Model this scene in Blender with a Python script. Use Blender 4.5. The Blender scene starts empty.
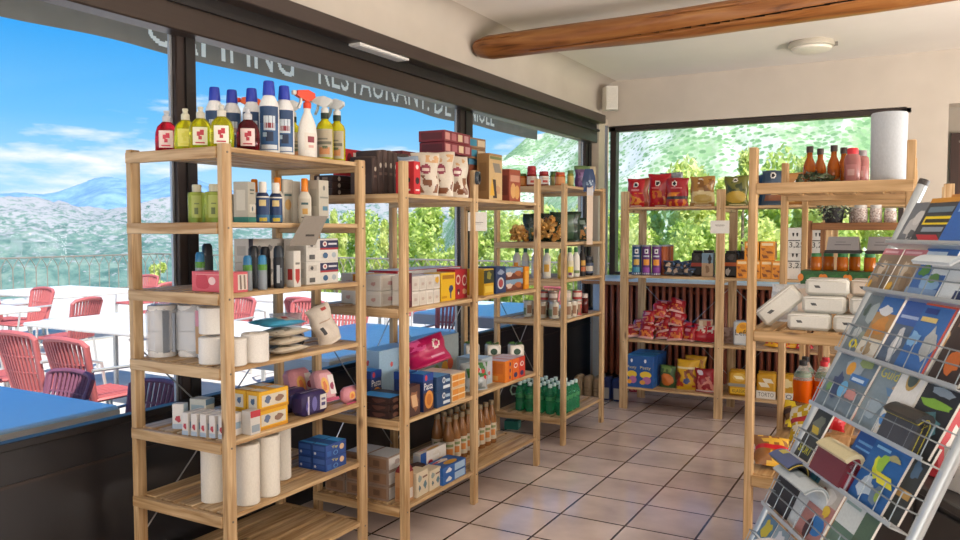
import bpy, math, random
from mathutils import Vector, Matrix, Euler
import mathutils
PI = math.pi
SC = bpy.context.scene
COL = SC.collection
RND = random.Random(7)

# ------------------------------------------------------------------ colour and material helpers
def lin(c):
    return c / 12.92 if c <= 0.04045 else ((c + 0.055) / 1.055) ** 2.4
def hx(h):
    h = h.lstrip('#')
    return tuple(lin(int(h[i:i + 2], 16) / 255) for i in (0, 2, 4)) + (1,)
_M = {}
def bsdf(m):
    return next(n for n in m.node_tree.nodes if n.type == 'BSDF_PRINCIPLED')
def newmat(name):
    m = bpy.data.materials.new(name); m.use_nodes = True
    return m
def col(h, rough=0.5, metal=0.0, vary=0.035):
    """printed card, plastic, paint: one colour with a faint procedural mottling"""
    k = ('c', h, rough, metal, vary)
    if k in _M: return _M[k]
    m = newmat('paint_' + h.strip('#')); b = bsdf(m); nt = m.node_tree
    c = hx(h)
    if vary:
        n = nt.nodes.new('ShaderNodeTexNoise'); n.inputs['Scale'].default_value = 24; n.inputs['Detail'].default_value = 2
        r = nt.nodes.new('ShaderNodeValToRGB')
        r.color_ramp.elements[0].position = .3; r.color_ramp.elements[1].position = .7
        r.color_ramp.elements[0].color = tuple(x * (1 - vary * 2) for x in c[:3]) + (1,)
        r.color_ramp.elements[1].color = tuple(min(1, x * (1 + vary)) for x in c[:3]) + (1,)
        nt.links.new(n.outputs['Fac'], r.inputs[0]); nt.links.new(r.outputs[0], b.inputs['Base Color'])
    else:
        b.inputs['Base Color'].default_value = c
    b.inputs['Roughness'].default_value = rough; b.inputs['Metallic'].default_value = metal
    _M[k] = m
    return m
def speck(h1, h2, scale=60, rough=.5, lo=.42, hi=.58):
    """two-tone printed or mottled surface"""
    k = ('s', h1, h2, scale, rough, lo, hi)
    if k in _M: return _M[k]
    m = newmat('mottle'); b = bsdf(m); nt = m.node_tree
    tc = nt.nodes.new('ShaderNodeTexCoord')
    n = nt.nodes.new('ShaderNodeTexNoise'); n.inputs['Scale'].default_value = scale; n.inputs['Detail'].default_value = 3
    nt.links.new(tc.outputs['Object'], n.inputs['Vector'])
    r = nt.nodes.new('ShaderNodeValToRGB')
    r.color_ramp.elements[0].position = lo; r.color_ramp.elements[1].position = hi
    r.color_ramp.elements[0].color = hx(h1); r.color_ramp.elements[1].color = hx(h2)
    nt.links.new(n.outputs['Fac'], r.inputs[0]); nt.links.new(r.outputs[0], b.inputs['Base Color'])
    b.inputs['Roughness'].default_value = rough
    _M[k] = m
    return m
def liquid(h, trans=.85, rough=.06, ior=1.33):
    k = ('l', h, trans, rough)
    if k in _M: return _M[k]
    m = newmat('clear_' + h.strip('#')); b = bsdf(m)
    b.inputs['Base Color'].default_value = hx(h); b.inputs['Roughness'].default_value = rough
    b.inputs['Transmission Weight'].default_value = trans; b.inputs['IOR'].default_value = ior
    _M[k] = m
    return m
def film(h='#ffffff', opac=.25):
    """thin clear wrap or window pane: mostly lets light straight through, with a slight mirror"""
    k = ('f', h, opac)
    if k in _M: return _M[k]
    m = newmat('film'); nt = m.node_tree
    out = next(n for n in nt.nodes if n.type == 'OUTPUT_MATERIAL')
    t = nt.nodes.new('ShaderNodeBsdfTransparent'); g = nt.nodes.new('ShaderNodeBsdfGlossy')
    g.inputs['Roughness'].default_value = .04; g.inputs['Color'].default_value = hx(h)
    lw = nt.nodes.new('ShaderNodeLayerWeight'); pw_ = nt.nodes.new('ShaderNodeMath'); pw_.operation = 'POWER'; pw_.inputs[1].default_value = 5
    nt.links.new(lw.outputs['Facing'], pw_.inputs[0]); fr = nt.nodes.new('ShaderNodeMapRange'); fr.inputs[3].default_value = opac * .012; fr.inputs[4].default_value = .35
    nt.links.new(pw_.outputs[0], fr.inputs[0])
    mx = nt.nodes.new('ShaderNodeMixShader')
    nt.links.new(fr.outputs[0], mx.inputs[0]); nt.links.new(t.outputs[0], mx.inputs[1]); nt.links.new(g.outputs[0], mx.inputs[2])
    nt.links.new(mx.outputs[0], out.inputs['Surface'])
    _M[k] = m
    return m
def milky(h, opac=.5):
    """cloudy plastic: part see-through, part white"""
    k = ('mk', h, opac)
    if k in _M: return _M[k]
    m = newmat('milky'); nt = m.node_tree; b = bsdf(m)
    out = next(n for n in nt.nodes if n.type == 'OUTPUT_MATERIAL')
    b.inputs['Base Color'].default_value = hx(h); b.inputs['Roughness'].default_value = .2
    t = nt.nodes.new('ShaderNodeBsdfTransparent'); mx = nt.nodes.new('ShaderNodeMixShader')
    mx.inputs[0].default_value = opac
    nt.links.new(t.outputs[0], mx.inputs[1]); nt.links.new(b.outputs[0], mx.inputs[2]); nt.links.new(mx.outputs[0], out.inputs['Surface'])
    _M[k] = m
    return m
def wood(axis='z', dark='#9c7648', light='#d8bb92', rough=.55):
    k = ('w', axis, dark, light)
    if k in _M: return _M[k]
    m = newmat('pine_' + axis); b = bsdf(m); nt = m.node_tree; L = nt.links
    tc = nt.nodes.new('ShaderNodeTexCoord'); oi = nt.nodes.new('ShaderNodeObjectInfo')
    mp = nt.nodes.new('ShaderNodeMapping')
    s = {'x': (2, 34, 34), 'y': (34, 2, 34), 'z': (34, 34, 2)}[axis]
    mp.inputs['Scale'].default_value = s
    ad = nt.nodes.new('ShaderNodeVectorMath'); ad.operation = 'ADD'
    cm = nt.nodes.new('ShaderNodeCombineXYZ'); ml = nt.nodes.new('ShaderNodeMath'); ml.operation = 'MULTIPLY'; ml.inputs[1].default_value = 37
    L.new(oi.outputs['Random'], ml.inputs[0])
    for i in range(3): L.new(ml.outputs[0], cm.inputs[i])
    L.new(tc.outputs['Object'], ad.inputs[0]); L.new(cm.outputs[0], ad.inputs[1]); L.new(ad.outputs[0], mp.inputs['Vector'])
    n = nt.nodes.new('ShaderNodeTexNoise'); n.inputs['Scale'].default_value = 1.6; n.inputs['Detail'].default_value = 5; n.inputs['Distortion'].default_value = .6
    L.new(mp.outputs[0], n.inputs['Vector'])
    r = nt.nodes.new('ShaderNodeValToRGB')
    r.color_ramp.elements[0].position = .3; r.color_ramp.elements[1].position = .72
    r.color_ramp.elements[0].color = hx(dark); r.color_ramp.elements[1].color = hx(light)
    L.new(n.outputs['Fac'], r.inputs[0])
    # knots
    kn = nt.nodes.new('ShaderNodeTexVoronoi'); kn.inputs['Scale'].default_value = 1
    mk = nt.nodes.new('ShaderNodeMapping'); mk.inputs['Scale'].default_value = {'x': (3, 11, 11), 'y': (11, 3, 11), 'z': (11, 11, 3)}[axis]
    L.new(ad.outputs[0], mk.inputs['Vector']); L.new(mk.outputs[0], kn.inputs['Vector'])
    kr = nt.nodes.new('ShaderNodeValToRGB'); kr.color_ramp.elements[0].position = .07; kr.color_ramp.elements[1].position = .13
    kr.color_ramp.elements[0].color = (.16, .08, .03, 1); kr.color_ramp.elements[1].color = (1, 1, 1, 1)
    L.new(kn.outputs['Distance'], kr.inputs[0])
    mx = nt.nodes.new('ShaderNodeMix'); mx.data_type = 'RGBA'; mx.blend_type = 'MULTIPLY'; mx.inputs[0].default_value = .8
    L.new(r.outputs[0], mx.inputs[6]); L.new(kr.outputs[0], mx.inputs[7]); L.new(mx.outputs[2], b.inputs['Base Color'])
    b.inputs['Roughness'].default_value = rough
    _M[k] = m
    return m

# ------------------------------------------------------------------ mesh builder
_TXT = {}
def text_geo(s):
    if s in _TXT: return _TXT[s]
    cu = bpy.data.curves.new('glyphs', 'FONT'); cu.body = s; cu.size = 1; cu.resolution_u = 2
    ob = bpy.data.objects.new('glyphs', cu); COL.objects.link(ob)
    dg = bpy.context.evaluated_depsgraph_get(); dg.update()
    me = bpy.data.meshes.new_from_object(ob.evaluated_get(dg))
    vs = [v.co.copy() for v in me.vertices]; fs = [tuple(p.vertices) for p in me.polygons]
    bpy.data.objects.remove(ob); bpy.data.curves.remove(cu); bpy.data.meshes.remove(me)
    x0 = min(v.x for v in vs); x1 = max(v.x for v in vs); y0 = min(v.y for v in vs); y1 = max(v.y for v in vs)
    _TXT[s] = (vs, fs, x0, y0, x1, y1)
    return _TXT[s]

class MB:
    def __init__(self):
        self.v = []; self.f = []; self.mi = []; self.mats = []
    def slot(self, m):
        if isinstance(m, str): m = col(m)
        if m not in self.mats: self.mats.append(m)
        return self.mats.index(m)
    def add(self, vs, fs, m, M=None):
        o = len(self.v); s = self.slot(m)
        for p in vs:
            p = Vector(p)
            self.v.append(M @ p if M else p)
        for f in fs:
            self.f.append(tuple(o + i for i in f)); self.mi.append(s)
        return self
    def box(self, c, s, m, b=0.0, M=None):
        """box centred at c with size s and chamfered edges b"""
        hx_, hy, hz = s[0] / 2, s[1] / 2, s[2] / 2
        if b <= 0:
            vs = [(x * hx_ + c[0], y * hy + c[1], z * hz + c[2]) for x in (-1, 1) for y in (-1, 1) for z in (-1, 1)]
            fs = [(0, 1, 3, 2), (4, 6, 7, 5), (0, 4, 5, 1), (2, 3, 7, 6), (0, 2, 6, 4), (1, 5, 7, 3)]
            return self.add(vs, fs, m, M)
        b = min(b, hx_ * .9, hy * .9, hz * .9)
        vs = []; idx = {}
        for x in (-1, 1):
            for y in (-1, 1):
                for z in (-1, 1):
                    for a in range(3):
                        q = [x * (hx_ - b), y * (hy - b), z * (hz - b)]
                        q[a] = (x * hx_, y * hy, z * hz)[a]
                        idx[(x, y, z, a)] = len(vs); vs.append((q[0] + c[0], q[1] + c[1], q[2] + c[2]))
        fs = []
        for a in range(3):
            u, w = [(1, 2), (2, 0), (0, 1)][a]
            for sgn in (-1, 1):
                k = []
                for (su, sw) in ((-1, -1), (1, -1), (1, 1), (-1, 1)):
                    q = [0, 0, 0]; q[a] = sgn; q[u] = su; q[w] = sw
                    k.append(idx[(q[0], q[1], q[2], a)])
                fs.append(tuple(k if sgn > 0 else k[::-1]))
        for a in range(3):            # edge chamfers along axis a
            u, w = [(1, 2), (2, 0), (0, 1)][a]
            for su in (-1, 1):
                for sw in (-1, 1):
                    k = []
                    for sa, ax in ((-1, u), (1, u), (1, w), (-1, w)):
                        q = [0, 0, 0]; q[a] = sa; q[u] = su; q[w] = sw
                        k.append(idx[(q[0], q[1], q[2], ax)])
                    fs.append(tuple(k if su * sw < 0 else k[::-1]))
        for x in (-1, 1):
            for y in (-1, 1):
                for z in (-1, 1):
                    k = [idx[(x, y, z, a)] for a in range(3)]
                    fs.append(tuple(k if x * y * z > 0 else k[::-1]))
        return self.add(vs, fs, m, M)
    def lathe(self, prof, m, n=20, c=(0, 0, 0), sx=1, sy=1, a0=0, a1=2 * PI, cap=True, M=None):
        full = abs(a1 - a0 - 2 * PI) < 1e-6
        k = n if full else n + 1
        vs = []; fs = []
        for (r, z) in prof:
            for i in range(k):
                a = a0 + (a1 - a0) * i / n
                vs.append((c[0] + r * sx * math.cos(a), c[1] + r * sy * math.sin(a), c[2] + z))
        for j in range(len(prof) - 1):
            for i in range(n):
                i2 = (i + 1) % k
                fs.append((j * k + i, j * k + i2, (j + 1) * k + i2, (j + 1) * k + i))
        if cap and full:
            if prof[0][0] > 1e-5: fs.append(tuple(range(k - 1, -1, -1)))
            if prof[-1][0] > 1e-5: fs.append(tuple((len(prof) - 1) * k + i for i in range(k)))
        return self.add(vs, fs, m, M)
    def tube(self, pts, r, m, n=8, M=None, closed=False):
        pts = [Vector(p) for p in pts]; vs = []; fs = []; up = None
        N = len(pts)
        for i, p in enumerate(pts):
            if closed: d = pts[(i + 1) % N] - pts[i - 1]
            else: d = (pts[min(i + 1, N - 1)] - pts[max(i - 1, 0)])
            d.normalize()
            if up is None:
                up = Vector((0, 0, 1)) if abs(d.z) < .9 else Vector((1, 0, 0))
            s = d.cross(up)
            if s.length < 1e-6: s = d.cross(Vector((0, 1, .1)))
            s.normalize(); t = s.cross(d).normalized(); up = t
            rr = r[i] if isinstance(r, (list, tuple)) else r
            for j in range(n):
                a = 2 * PI * j / n
                vs.append(p + s * (rr * math.cos(a)) + t * (rr * math.sin(a)))
        for i in range(N if closed else N - 1):
            i2 = (i + 1) % N
            for j in range(n):
                j2 = (j + 1) % n
                fs.append((i * n + j, i * n + j2, i2 * n + j2, i2 * n + j))
        if not closed:
            fs.append(tuple(range(n - 1, -1, -1))); fs.append(tuple((N - 1) * n + j for j in range(n)))
        return self.add(vs, fs, m, M)
    def prism(self, poly, axis, lo, hi, m, M=None):
        """closed 2-D outline extruded along an axis"""
        n = len(poly); vs = []
        for h in (lo, hi):
            for (a, b) in poly:
                vs.append({'x': (h, a, b), 'y': (a, h, b), 'z': (a, b, h)}[axis])
        fs = [tuple(range(n - 1, -1, -1)), tuple(range(n, 2 * n))]
        for i in range(n):
            j = (i + 1) % n; fs.append((i, j, n + j, n + i))
        return self.add(vs, fs, m, M)
    def grid(self, fn, nu, nv, mfn, M=None, wrapu=False):
        """parametric surface; mfn(u, v) gives the material of each face"""
        vs = [fn(i / nu, j / nv) for j in range(nv + 1) for i in range(nu + 1)]
        o = len(self.v)
        for p in vs:
            p = Vector(p); self.v.append(M @ p if M else p)
        for j in range(nv):
            for i in range(nu):
                a = o + j * (nu + 1) + i
                self.f.append((a, a + 1, a + nu + 2, a + nu + 1))
                self.mi.append(self.slot(mfn((i + .5) / nu, (j + .5) / nv)))
        return self
    def decal(self, O, U, V, items):
        """flat print on a face: origin, edge vectors U and V; items (kind,u0,v0,u1,v1,colour)"""
        O, U, V = Vector(O), Vector(U), Vector(V); N = U.cross(V).normalized()
        for k, (kind, u0, v0, u1, v1, c) in enumerate(items):
            e = N * (.0004 + .0003 * k)
            P = lambda u, v: O + U * u + V * v + e
            if kind == 'r': self.add([P(u0, v0), P(u1, v0), P(u1, v1), P(u0, v1)], [(0, 1, 2, 3)], c)
            elif kind == 'p': self.add([P(u0, v0), P(u1, v0), P((u0 + u1) / 2, v1)], [(0, 1, 2)], c)
            elif kind == 'd': self.add([P(u0 + (u1 - u0) * .25, v0), P(u1, v0), P(u1 - (u1 - u0) * .25, v1), P(u0, v1)], [(0, 1, 2, 3)], c)
            elif kind == 'e':
                n = 14
                self.add([P((u0 + u1) / 2 + (u1 - u0) / 2 * math.cos(2 * PI * i / n), (v0 + v1) / 2 + (v1 - v0) / 2 * math.sin(2 * PI * i / n)) for i in range(n)], [tuple(range(n))], c)
            elif kind == 'n':
                n = 14; rr = random.Random(int((u0 * 31 + v0 * 17 + u1 * 7 + len(items)) * 1000))
                self.add([P((u0 + u1) / 2 + (u1 - u0) / 2 * q * math.cos(2 * PI * i / n), (v0 + v1) / 2 + (v1 - v0) / 2 * q * math.sin(2 * PI * i / n)) for i, q in [(i, rr.uniform(.6, 1.05)) for i in range(n)]], [tuple(range(n))], c)
            elif kind.startswith('t:'):
                vs, fs, x0, y0, x1, y1 = text_geo(kind[2:])
                self.add([P(u0 + (u1 - u0) * (q.x - x0) / (x1 - x0), v0 + (v1 - v0) * (q.y - y0) / (y1 - y0)) for q in vs], fs, c)
        return self
    def mesh(self, name, smooth=True, ang=.7):
        me = bpy.data.meshes.new(name)
        me.from_pydata([tuple(p) for p in self.v], [], self.f)
        for m in self.mats: me.materials.append(m)
        me.polygons.foreach_set('material_index', self.mi)
        if smooth:
            me.polygons.foreach_set('use_smooth', [True] * len(self.f))
            me.set_sharp_from_angle(angle=ang)
        me.update()
        return me
    def build(self, name, parent=None, loc=(0, 0, 0), rot=(0, 0, 0), smooth=True, ang=.7):
        o = bpy.data.objects.new(name, self.mesh(name, smooth, ang)); COL.objects.link(o)
        o.location = loc; o.rotation_euler = rot
        if parent is not None: o.parent = parent
        return o

def tag(o, label, cat, group=None):
    o['label'] = label; o['category'] = cat
    if group: o['group'] = group
    return o
def thing(name, label, cat, loc=(0, 0, 0), rz=0, group=None):
    o = bpy.data.objects.new(name, None); COL.objects.link(o); o.empty_display_size = .05
    o.location = loc; o.rotation_euler = (0, 0, rz) if not isinstance(rz, tuple) else rz
    return tag(o, label, cat, group)
def struct(o):
    o['kind'] = 'structure'; return o
def dup(root, loc, rz=None, label=None, group=None):
    r = root.copy(); COL.objects.link(r); r.location = loc
    if rz is not None: r.rotation_euler = (0, 0, rz) if not isinstance(rz, tuple) else rz
    if label: r['label'] = label
    if group: r['group'] = group
    for ch in list(root.children):
        c = ch.copy(); COL.objects.link(c); c.parent = r
        for g in ch.children:
            d = g.copy(); COL.objects.link(d); d.parent = c
    return r
ORD = ['first', 'second', 'third', 'fourth', 'fifth', 'sixth', 'seventh', 'eighth', 'ninth', 'tenth', 'eleventh', 'twelfth']
# ------------------------------------------------------------------ camera
F_PX = 789.0; YAW = math.radians(29.1); EYE = 1.41; PITCH = math.atan(40 / F_PX)
cam = bpy.data.cameras.new('camera'); cam.sensor_width = 36; cam.lens = 36 * F_PX / 960
co = bpy.data.objects.new('camera', cam); COL.objects.link(co)
co.location = (0, 0, EYE); co.rotation_euler = (PI / 2 - PITCH, 0, YAW)
cam.clip_end = 12000; cam.clip_start = .05
cam.dof.use_dof = True; cam.dof.focus_distance = 3.6; cam.dof.aperture_fstop = 9
SC.camera = co
SC.view_settings.view_transform = 'Standard'; SC.view_settings.look = 'None'
SC.view_settings.gamma = 1; SC.view_settings.exposure = .12; SC.view_settings.use_curve_mapping = False

# ------------------------------------------------------------------ sky
w = bpy.data.worlds.new('sky'); SC.world = w; w.use_nodes = True
nt = w.node_tree; bg = nt.nodes['Background']; L = nt.links
tc = nt.nodes.new('ShaderNodeTexCoord'); sx = nt.nodes.new('ShaderNodeSeparateXYZ'); L.new(tc.outputs['Generated'], sx.inputs[0])
gr = nt.nodes.new('ShaderNodeValToRGB'); e = gr.color_ramp.elements
e[0].position = 0; e[0].color = hx('#c4e3f5'); e[1].position = 1; e[1].color = hx('#3f86cf')
for p, c in ((.06, '#a5d8f6'), (.13, '#6dbdf3'), (.22, '#3ba2ee'), (.34, '#2b93e6')):
    q = gr.color_ramp.elements.new(p); q.color = hx(c)
L.new(sx.outputs['Z'], gr.inputs[0])
mp = nt.nodes.new('ShaderNodeMapping'); mp.inputs['Scale'].default_value = (1.6, 1.6, 7.5); mp.inputs['Location'].default_value = (.35, .1, .2)
L.new(tc.outputs['Generated'], mp.inputs['Vector'])
n1 = nt.nodes.new('ShaderNodeTexNoise'); n1.inputs['Scale'].default_value = 2.6; n1.inputs['Detail'].default_value = 9; n1.inputs['Roughness'].default_value = .55
L.new(mp.outputs[0], n1.inputs['Vector'])
# clouds gather towards the horizon
zr = nt.nodes.new('ShaderNodeMapRange'); zr.inputs[1].default_value = .03; zr.inputs[2].default_value = .23; zr.inputs[3].default_value = .14; zr.inputs[4].default_value = -.16
L.new(sx.outputs['Z'], zr.inputs[0])
ad = nt.nodes.new('ShaderNodeMath'); L.new(n1.outputs['Fac'], ad.inputs[0]); L.new(zr.outputs[0], ad.inputs[1])
cr = nt.nodes.new('ShaderNodeValToRGB'); cr.color_ramp.elements[0].position = .53; cr.color_ramp.elements[1].position = .64
L.new(ad.outputs[0], cr.inputs[0])
mx = nt.nodes.new('ShaderNodeMix'); mx.data_type = 'RGBA'
L.new(cr.outputs[0], mx.inputs[0]); L.new(gr.outputs[0], mx.inputs[6]); mx.inputs[7].default_value = (.93, .95, .98, 1)
L.new(mx.outputs[2], bg.inputs['Color']); bg.inputs['Strength'].default_value = 1.05

def light(name, kind, loc, energy, color=(1, 1, 1), rot=(0, 0, 0), size=None, sizey=None):
    d = bpy.data.lights.new(name, kind); d.energy = energy; d.color = color
    o = bpy.data.objects.new(name, d); COL.objects.link(o); o.location = loc; o.rotation_euler = rot
    if kind == 'AREA':
        d.shape = 'RECTANGLE'; d.size = size; d.size_y = sizey or size
    return o
sun = light('sun', 'SUN', (5, -5, 12), 6.5, (1, .95, .86)); sun.data.angle = math.radians(.6)
sun.rotation_euler = Vector((-.62, .36, -1)).to_track_quat('-Z', 'Y').to_euler()
# added fill lamps behind and beside the camera; the walls there have no openings
light('fill_rear', 'AREA', (-.3, -2.7, 1.25), 165, (1, .97, .93), (PI / 2 + .85, 0, 0), 5.0, 2.0)
light('fill_side', 'AREA', (2.85, 3.6, 1.3), 330, (1, .96, .91), (PI / 2 + .85, 0, PI / 2), 4.0, 1.6)

# ------------------------------------------------------------------ room shell
WX = -2.75; WY = 7.40; CZ = 2.85; RX = 3.0; BY = -3.0
wallm = speck('#cabfb1', '#d3c8ba', 3, .85, .3, .7)
ceilm = speck('#efe7dc', '#f4ede2', 2, .9, .3, .7)
framem = col('#3a302d', .38, .3); framed = col('#221e1e', .45, .2)
# floor: large beige tiles with dark joints
fm = newmat('floor_tiles'); b = bsdf(fm); nt = fm.node_tree; L = nt.links
tc = nt.nodes.new('ShaderNodeTexCoord'); mp = nt.nodes.new('ShaderNodeMapping')
L.new(tc.outputs['Object'], mp.inputs['Vector'])
mp.inputs['Location'].default_value = (-.138, .096, 0)
br = nt.nodes.new('ShaderNodeTexBrick'); br.offset = 0; br.squash = 1
br.inputs['Scale'].default_value = 1; br.inputs['Brick Width'].default_value = .333; br.inputs['Row Height'].default_value = .333
br.inputs['Mortar Size'].default_value = .006; br.inputs['Mortar Smooth'].default_value = .2; br.inputs['Bias'].default_value = 0
br.inputs['Color1'].default_value = hx('#e8dedb'); br.inputs['Color2'].default_value = hx('#d6c8c2'); br.inputs['Mortar'].default_value = hx('#43342d')
L.new(mp.outputs[0], br.inputs['Vector'])
no = nt.nodes.new('ShaderNodeTexNoise'); no.inputs['Scale'].default_value = 3.5; no.inputs['Detail'].default_value = 6
L.new(tc.outputs['Object'], no.inputs['Vector'])
rr = nt.nodes.new('ShaderNodeValToRGB'); rr.color_ramp.elements[0].position = .3; rr.color_ramp.elements[1].position = .7
rr.color_ramp.elements[0].color = (.72, .68, .66, 1); rr.color_ramp.elements[1].color = (1.08, 1.04, 1.02, 1)
L.new(no.outputs['Fac'], rr.inputs[0])
mxx = nt.nodes.new('ShaderNodeMix'); mxx.data_type = 'RGBA'; mxx.blend_type = 'MULTIPLY'; mxx.inputs[0].default_value = 1
L.new(br.outputs['Color'], mxx.inputs[6]); L.new(rr.outputs[0], mxx.inputs[7]); L.new(mxx.outputs[2], b.inputs['Base Color'])
b.inputs['Roughness'].default_value = .16; b.inputs['Specular IOR Level'].default_value = .75
bp = nt.nodes.new('ShaderNodeBump'); bp.inputs['Strength'].default_value = .25; bp.inputs['Distance'].default_value = .003; bp.invert = True
L.new(br.outputs['Fac'], bp.inputs['Height']); L.new(bp.outputs[0], b.inputs['Normal'])
struct(MB().box(((WX + RX) / 2 - .05, (BY + 7.9) / 2, -.05), (RX - WX + .3, 7.9 - BY + .2, .1), fm).build('floor'))
struct(MB().box(((WX + RX) / 2, (BY + 7.9) / 2, CZ + .1), (RX - WX + .5, 7.9 - BY + .4, .2), ceilm).build('ceiling'))
# wall over the left windows, with the soft hollow curve into the ceiling
m = MB(); cv = [(WX - .15, 2.485), (WX, 2.485), (WX, 2.70)]
for i in range(1, 7):
    a = PI - (PI / 2) * i / 6; cv.append((WX + .15 + .15 * math.cos(a), 2.70 + .15 * math.sin(a)))
cv.append((WX - .15, 2.85)); m.prism(cv, 'y', BY, 7.6, wallm); struct(m.build('wall_left'))
m = MB(); m.box((.15, WY + .12, 2.635), (5.8, .24, .43), wallm); struct(m.build('wall_back'))
struct(MB().box((.03, WY + .125, 1.21), (.30, .25, 2.42), wallm).build('trim_1'))          # pier at the end of the back window
struct(MB().box((1.6, 7.86, 1.42), (2.9, .12, 2.86), col('#b9ab9c', .85)).build('wall_recess'))
struct(MB().box((RX + .06, 2.4, 1.42), (.12, 11, 2.86), wallm).build('wall_right'))
struct(MB().box((.1, BY - .06, 1.42), (6, .12, 2.86), wallm).build('wall_rear'))
# low wall under the back window, behind the radiators
struct(MB().box((-1.42, WY + .06, .47), (2.62, .12, .94), col('#4a3a33', .8)).build('wall_sill'))
# door in the recess
d = struct(MB().box((.72, 7.785, 1.07), (.9, .03, 2.14), col('#4a2a1c', .4)).build('door_1'))
MB().box((0, 0, 0), (.06, .06, 2.16), col('#3a2016', .4)).box((.98, 0, 0), (.06, .06, 2.16), col('#3a2016', .4)).box((.49, 0, 1.11), (1.04, .06, .06), col('#3a2016', .4)).build('door_frame', d, (.24, 7.77, 1.08))
for z in (.6, 1.55): MB().box((.72, 7.767, z), (.6, .012, .7), col('#5a3424', .4), .004).build('door_panel', d)

# left glazing: dark frames, four panes
paneM = film('#ffffff', .22)
ed = [-3.0, -.45, 2.29, 2.40, 4.62, 4.80, 7.0]
g1 = struct(MB().box((WX - .03, 2.05, .32), (.08, 10.1, .66), speck('#17161a', '#1f1d20', 2, .35)).build('window_1'))
MB().box((WX + .015, 2.05, .665), (.05, 10.1, .03), framed, .004).box((WX - .01, 2.05, .52), (.05, 10.1, .012), framem).build('window_sill', g1)
for (a, c) in ((-.45, -.33), (2.32, 2.43), (4.68, 4.86), (7.0, 7.16)):
    k = MB().box((WX - .035, (a + c) / 2, 1.45), (.05, c - a, 1.58), framem, .006)
    k.box((WX - .005, (a + c) / 2 + .012, 1.45), (.012, (c - a) * .4, 1.57), framed)
    k.box((WX - .04, a - .006, 1.45), (.012, .012, 1.57), col('#b9bcc0', .3, .4))
    k.build('mullion', g1)
for (a, c) in ((-3, -.45), (-.33, 2.32), (2.43, 4.68), (4.86, 7.0)):
    MB().box((WX - .03, (a + c) / 2, 1.455), (.006, c - a, 1.57), paneM).build('pane', g1)
# head of the glazing: stepped dark fascia with a track groove
h = MB()
h.box((WX + .07, 2.05, 2.445), (.16, 10.1, .08), col('#4b403b', .4, .2), .005)
h.box((WX - .02, 2.05, 2.385), (.16, 10.1, .05), framed)
h.box((WX + .02, 2.05, 2.29), (.10, 10.1, .12), col('#40352f', .35, .3), .006)
h.box((WX + .065, 2.05, 2.345), (.05, 10.1, .02), framed)
struct(h.build('trim_2'))
struct(MB().box((WX + .085, 3.62, 2.398), (.10, .46, .012), col('#f1eee8', .4)).box((WX + .085, 3.62, 2.392), (.08, .43, .004), col('#ffffff', .3)).build('trim_3'))
struct(MB().box((WX + .0, 7.28, 1.24), (.12, .24, 2.5), col('#d8c9b6', .8)).build('trim_4'))
struct(MB().lathe([(.028, 0), (.028, 2.42)], col('#767c88', .4, .2), 16, (-2.70, 7.35, 0)).build('trim_5'))
struct(MB().box((-2.63, 7.06, .475), (.1, .1, .95), col('#cfdbe8', .5)).build('trim_6'))

# back window
g2 = struct(MB().box((-1.38, WY + .05, 2.39), (2.6, .1, .05), framem, .005).build('window_2'))
MB().box((-2.635, WY + .05, 1.69), (.06, .1, 1.44), framem, .005).build('window_frame', g2)
MB().box((-.14, WY + .05, 1.69), (.04, .1, 1.44), framem, .005).build('window_frame', g2)
MB().box((-1.4, WY + .05, .985), (2.5, .08, .03), framem, .004).build('window_frame', g2)
MB().box((-1.4, WY + .06, 1.69), (2.5, .006, 1.39), paneM).build('pane', g2)
struct(MB().box((-1.42, 7.12, .955), (2.62, .56, .03), col('#c3d6e6', .35), .004).box((-1.42, 6.85, .93), (2.62, .03, .03), wood('x', '#8a5a34', '#b07c4c')).build('trim_7'))

# beam: rough rounded trunk along the ceiling with a long split
bm = newmat('beam_wood'); b = bsdf(bm); nt = bm.node_tree; L = nt.links
tc = nt.nodes.new('ShaderNodeTexCoord'); mp = nt.nodes.new('ShaderNodeMapping'); mp.inputs['Scale'].default_value = (1.5, 14, 14); L.new(tc.outputs['Object'], mp.inputs['Vector'])
n = nt.nodes.new('ShaderNodeTexNoise'); n.inputs['Scale'].default_value = 1.5; n.inputs['Detail'].default_value = 7; n.inputs['Distortion'].default_value = .8; L.new(mp.outputs[0], n.inputs['Vector'])
r = nt.nodes.new('ShaderNodeValToRGB'); L.new(n.outputs['Fac'], r.inputs[0])
r.color_ramp.elements[0].position = .28; r.color_ramp.elements[0].color = hx('#43240f'); r.color_ramp.elements[1].position = .75; r.color_ramp.elements[1].color = hx('#a87440')
q = r.color_ramp.elements.new(.45); q.color = hx('#8a5428')
L.new(r.outputs[0], b.inputs['Base Color']); b.inputs['Roughness'].default_value = .38
bpn = nt.nodes.new('ShaderNodeBump'); bpn.inputs['Strength'].default_value = .5; bpn.inputs['Distance'].default_value = .01; L.new(n.outputs['Fac'], bpn.inputs['Height']); L.new(bpn.outputs[0], b.inputs['Normal'])
m = MB(); NN = 60
def beamr(x, a):
    return 1 + .05 * math.sin(2.1 * x + a * 2) + .03 * math.sin(5 * x + a * 3)
def crack(x): return 4.2 - .30 * (x + 2.3) + .07 * math.sin(x * 2.9)
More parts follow.
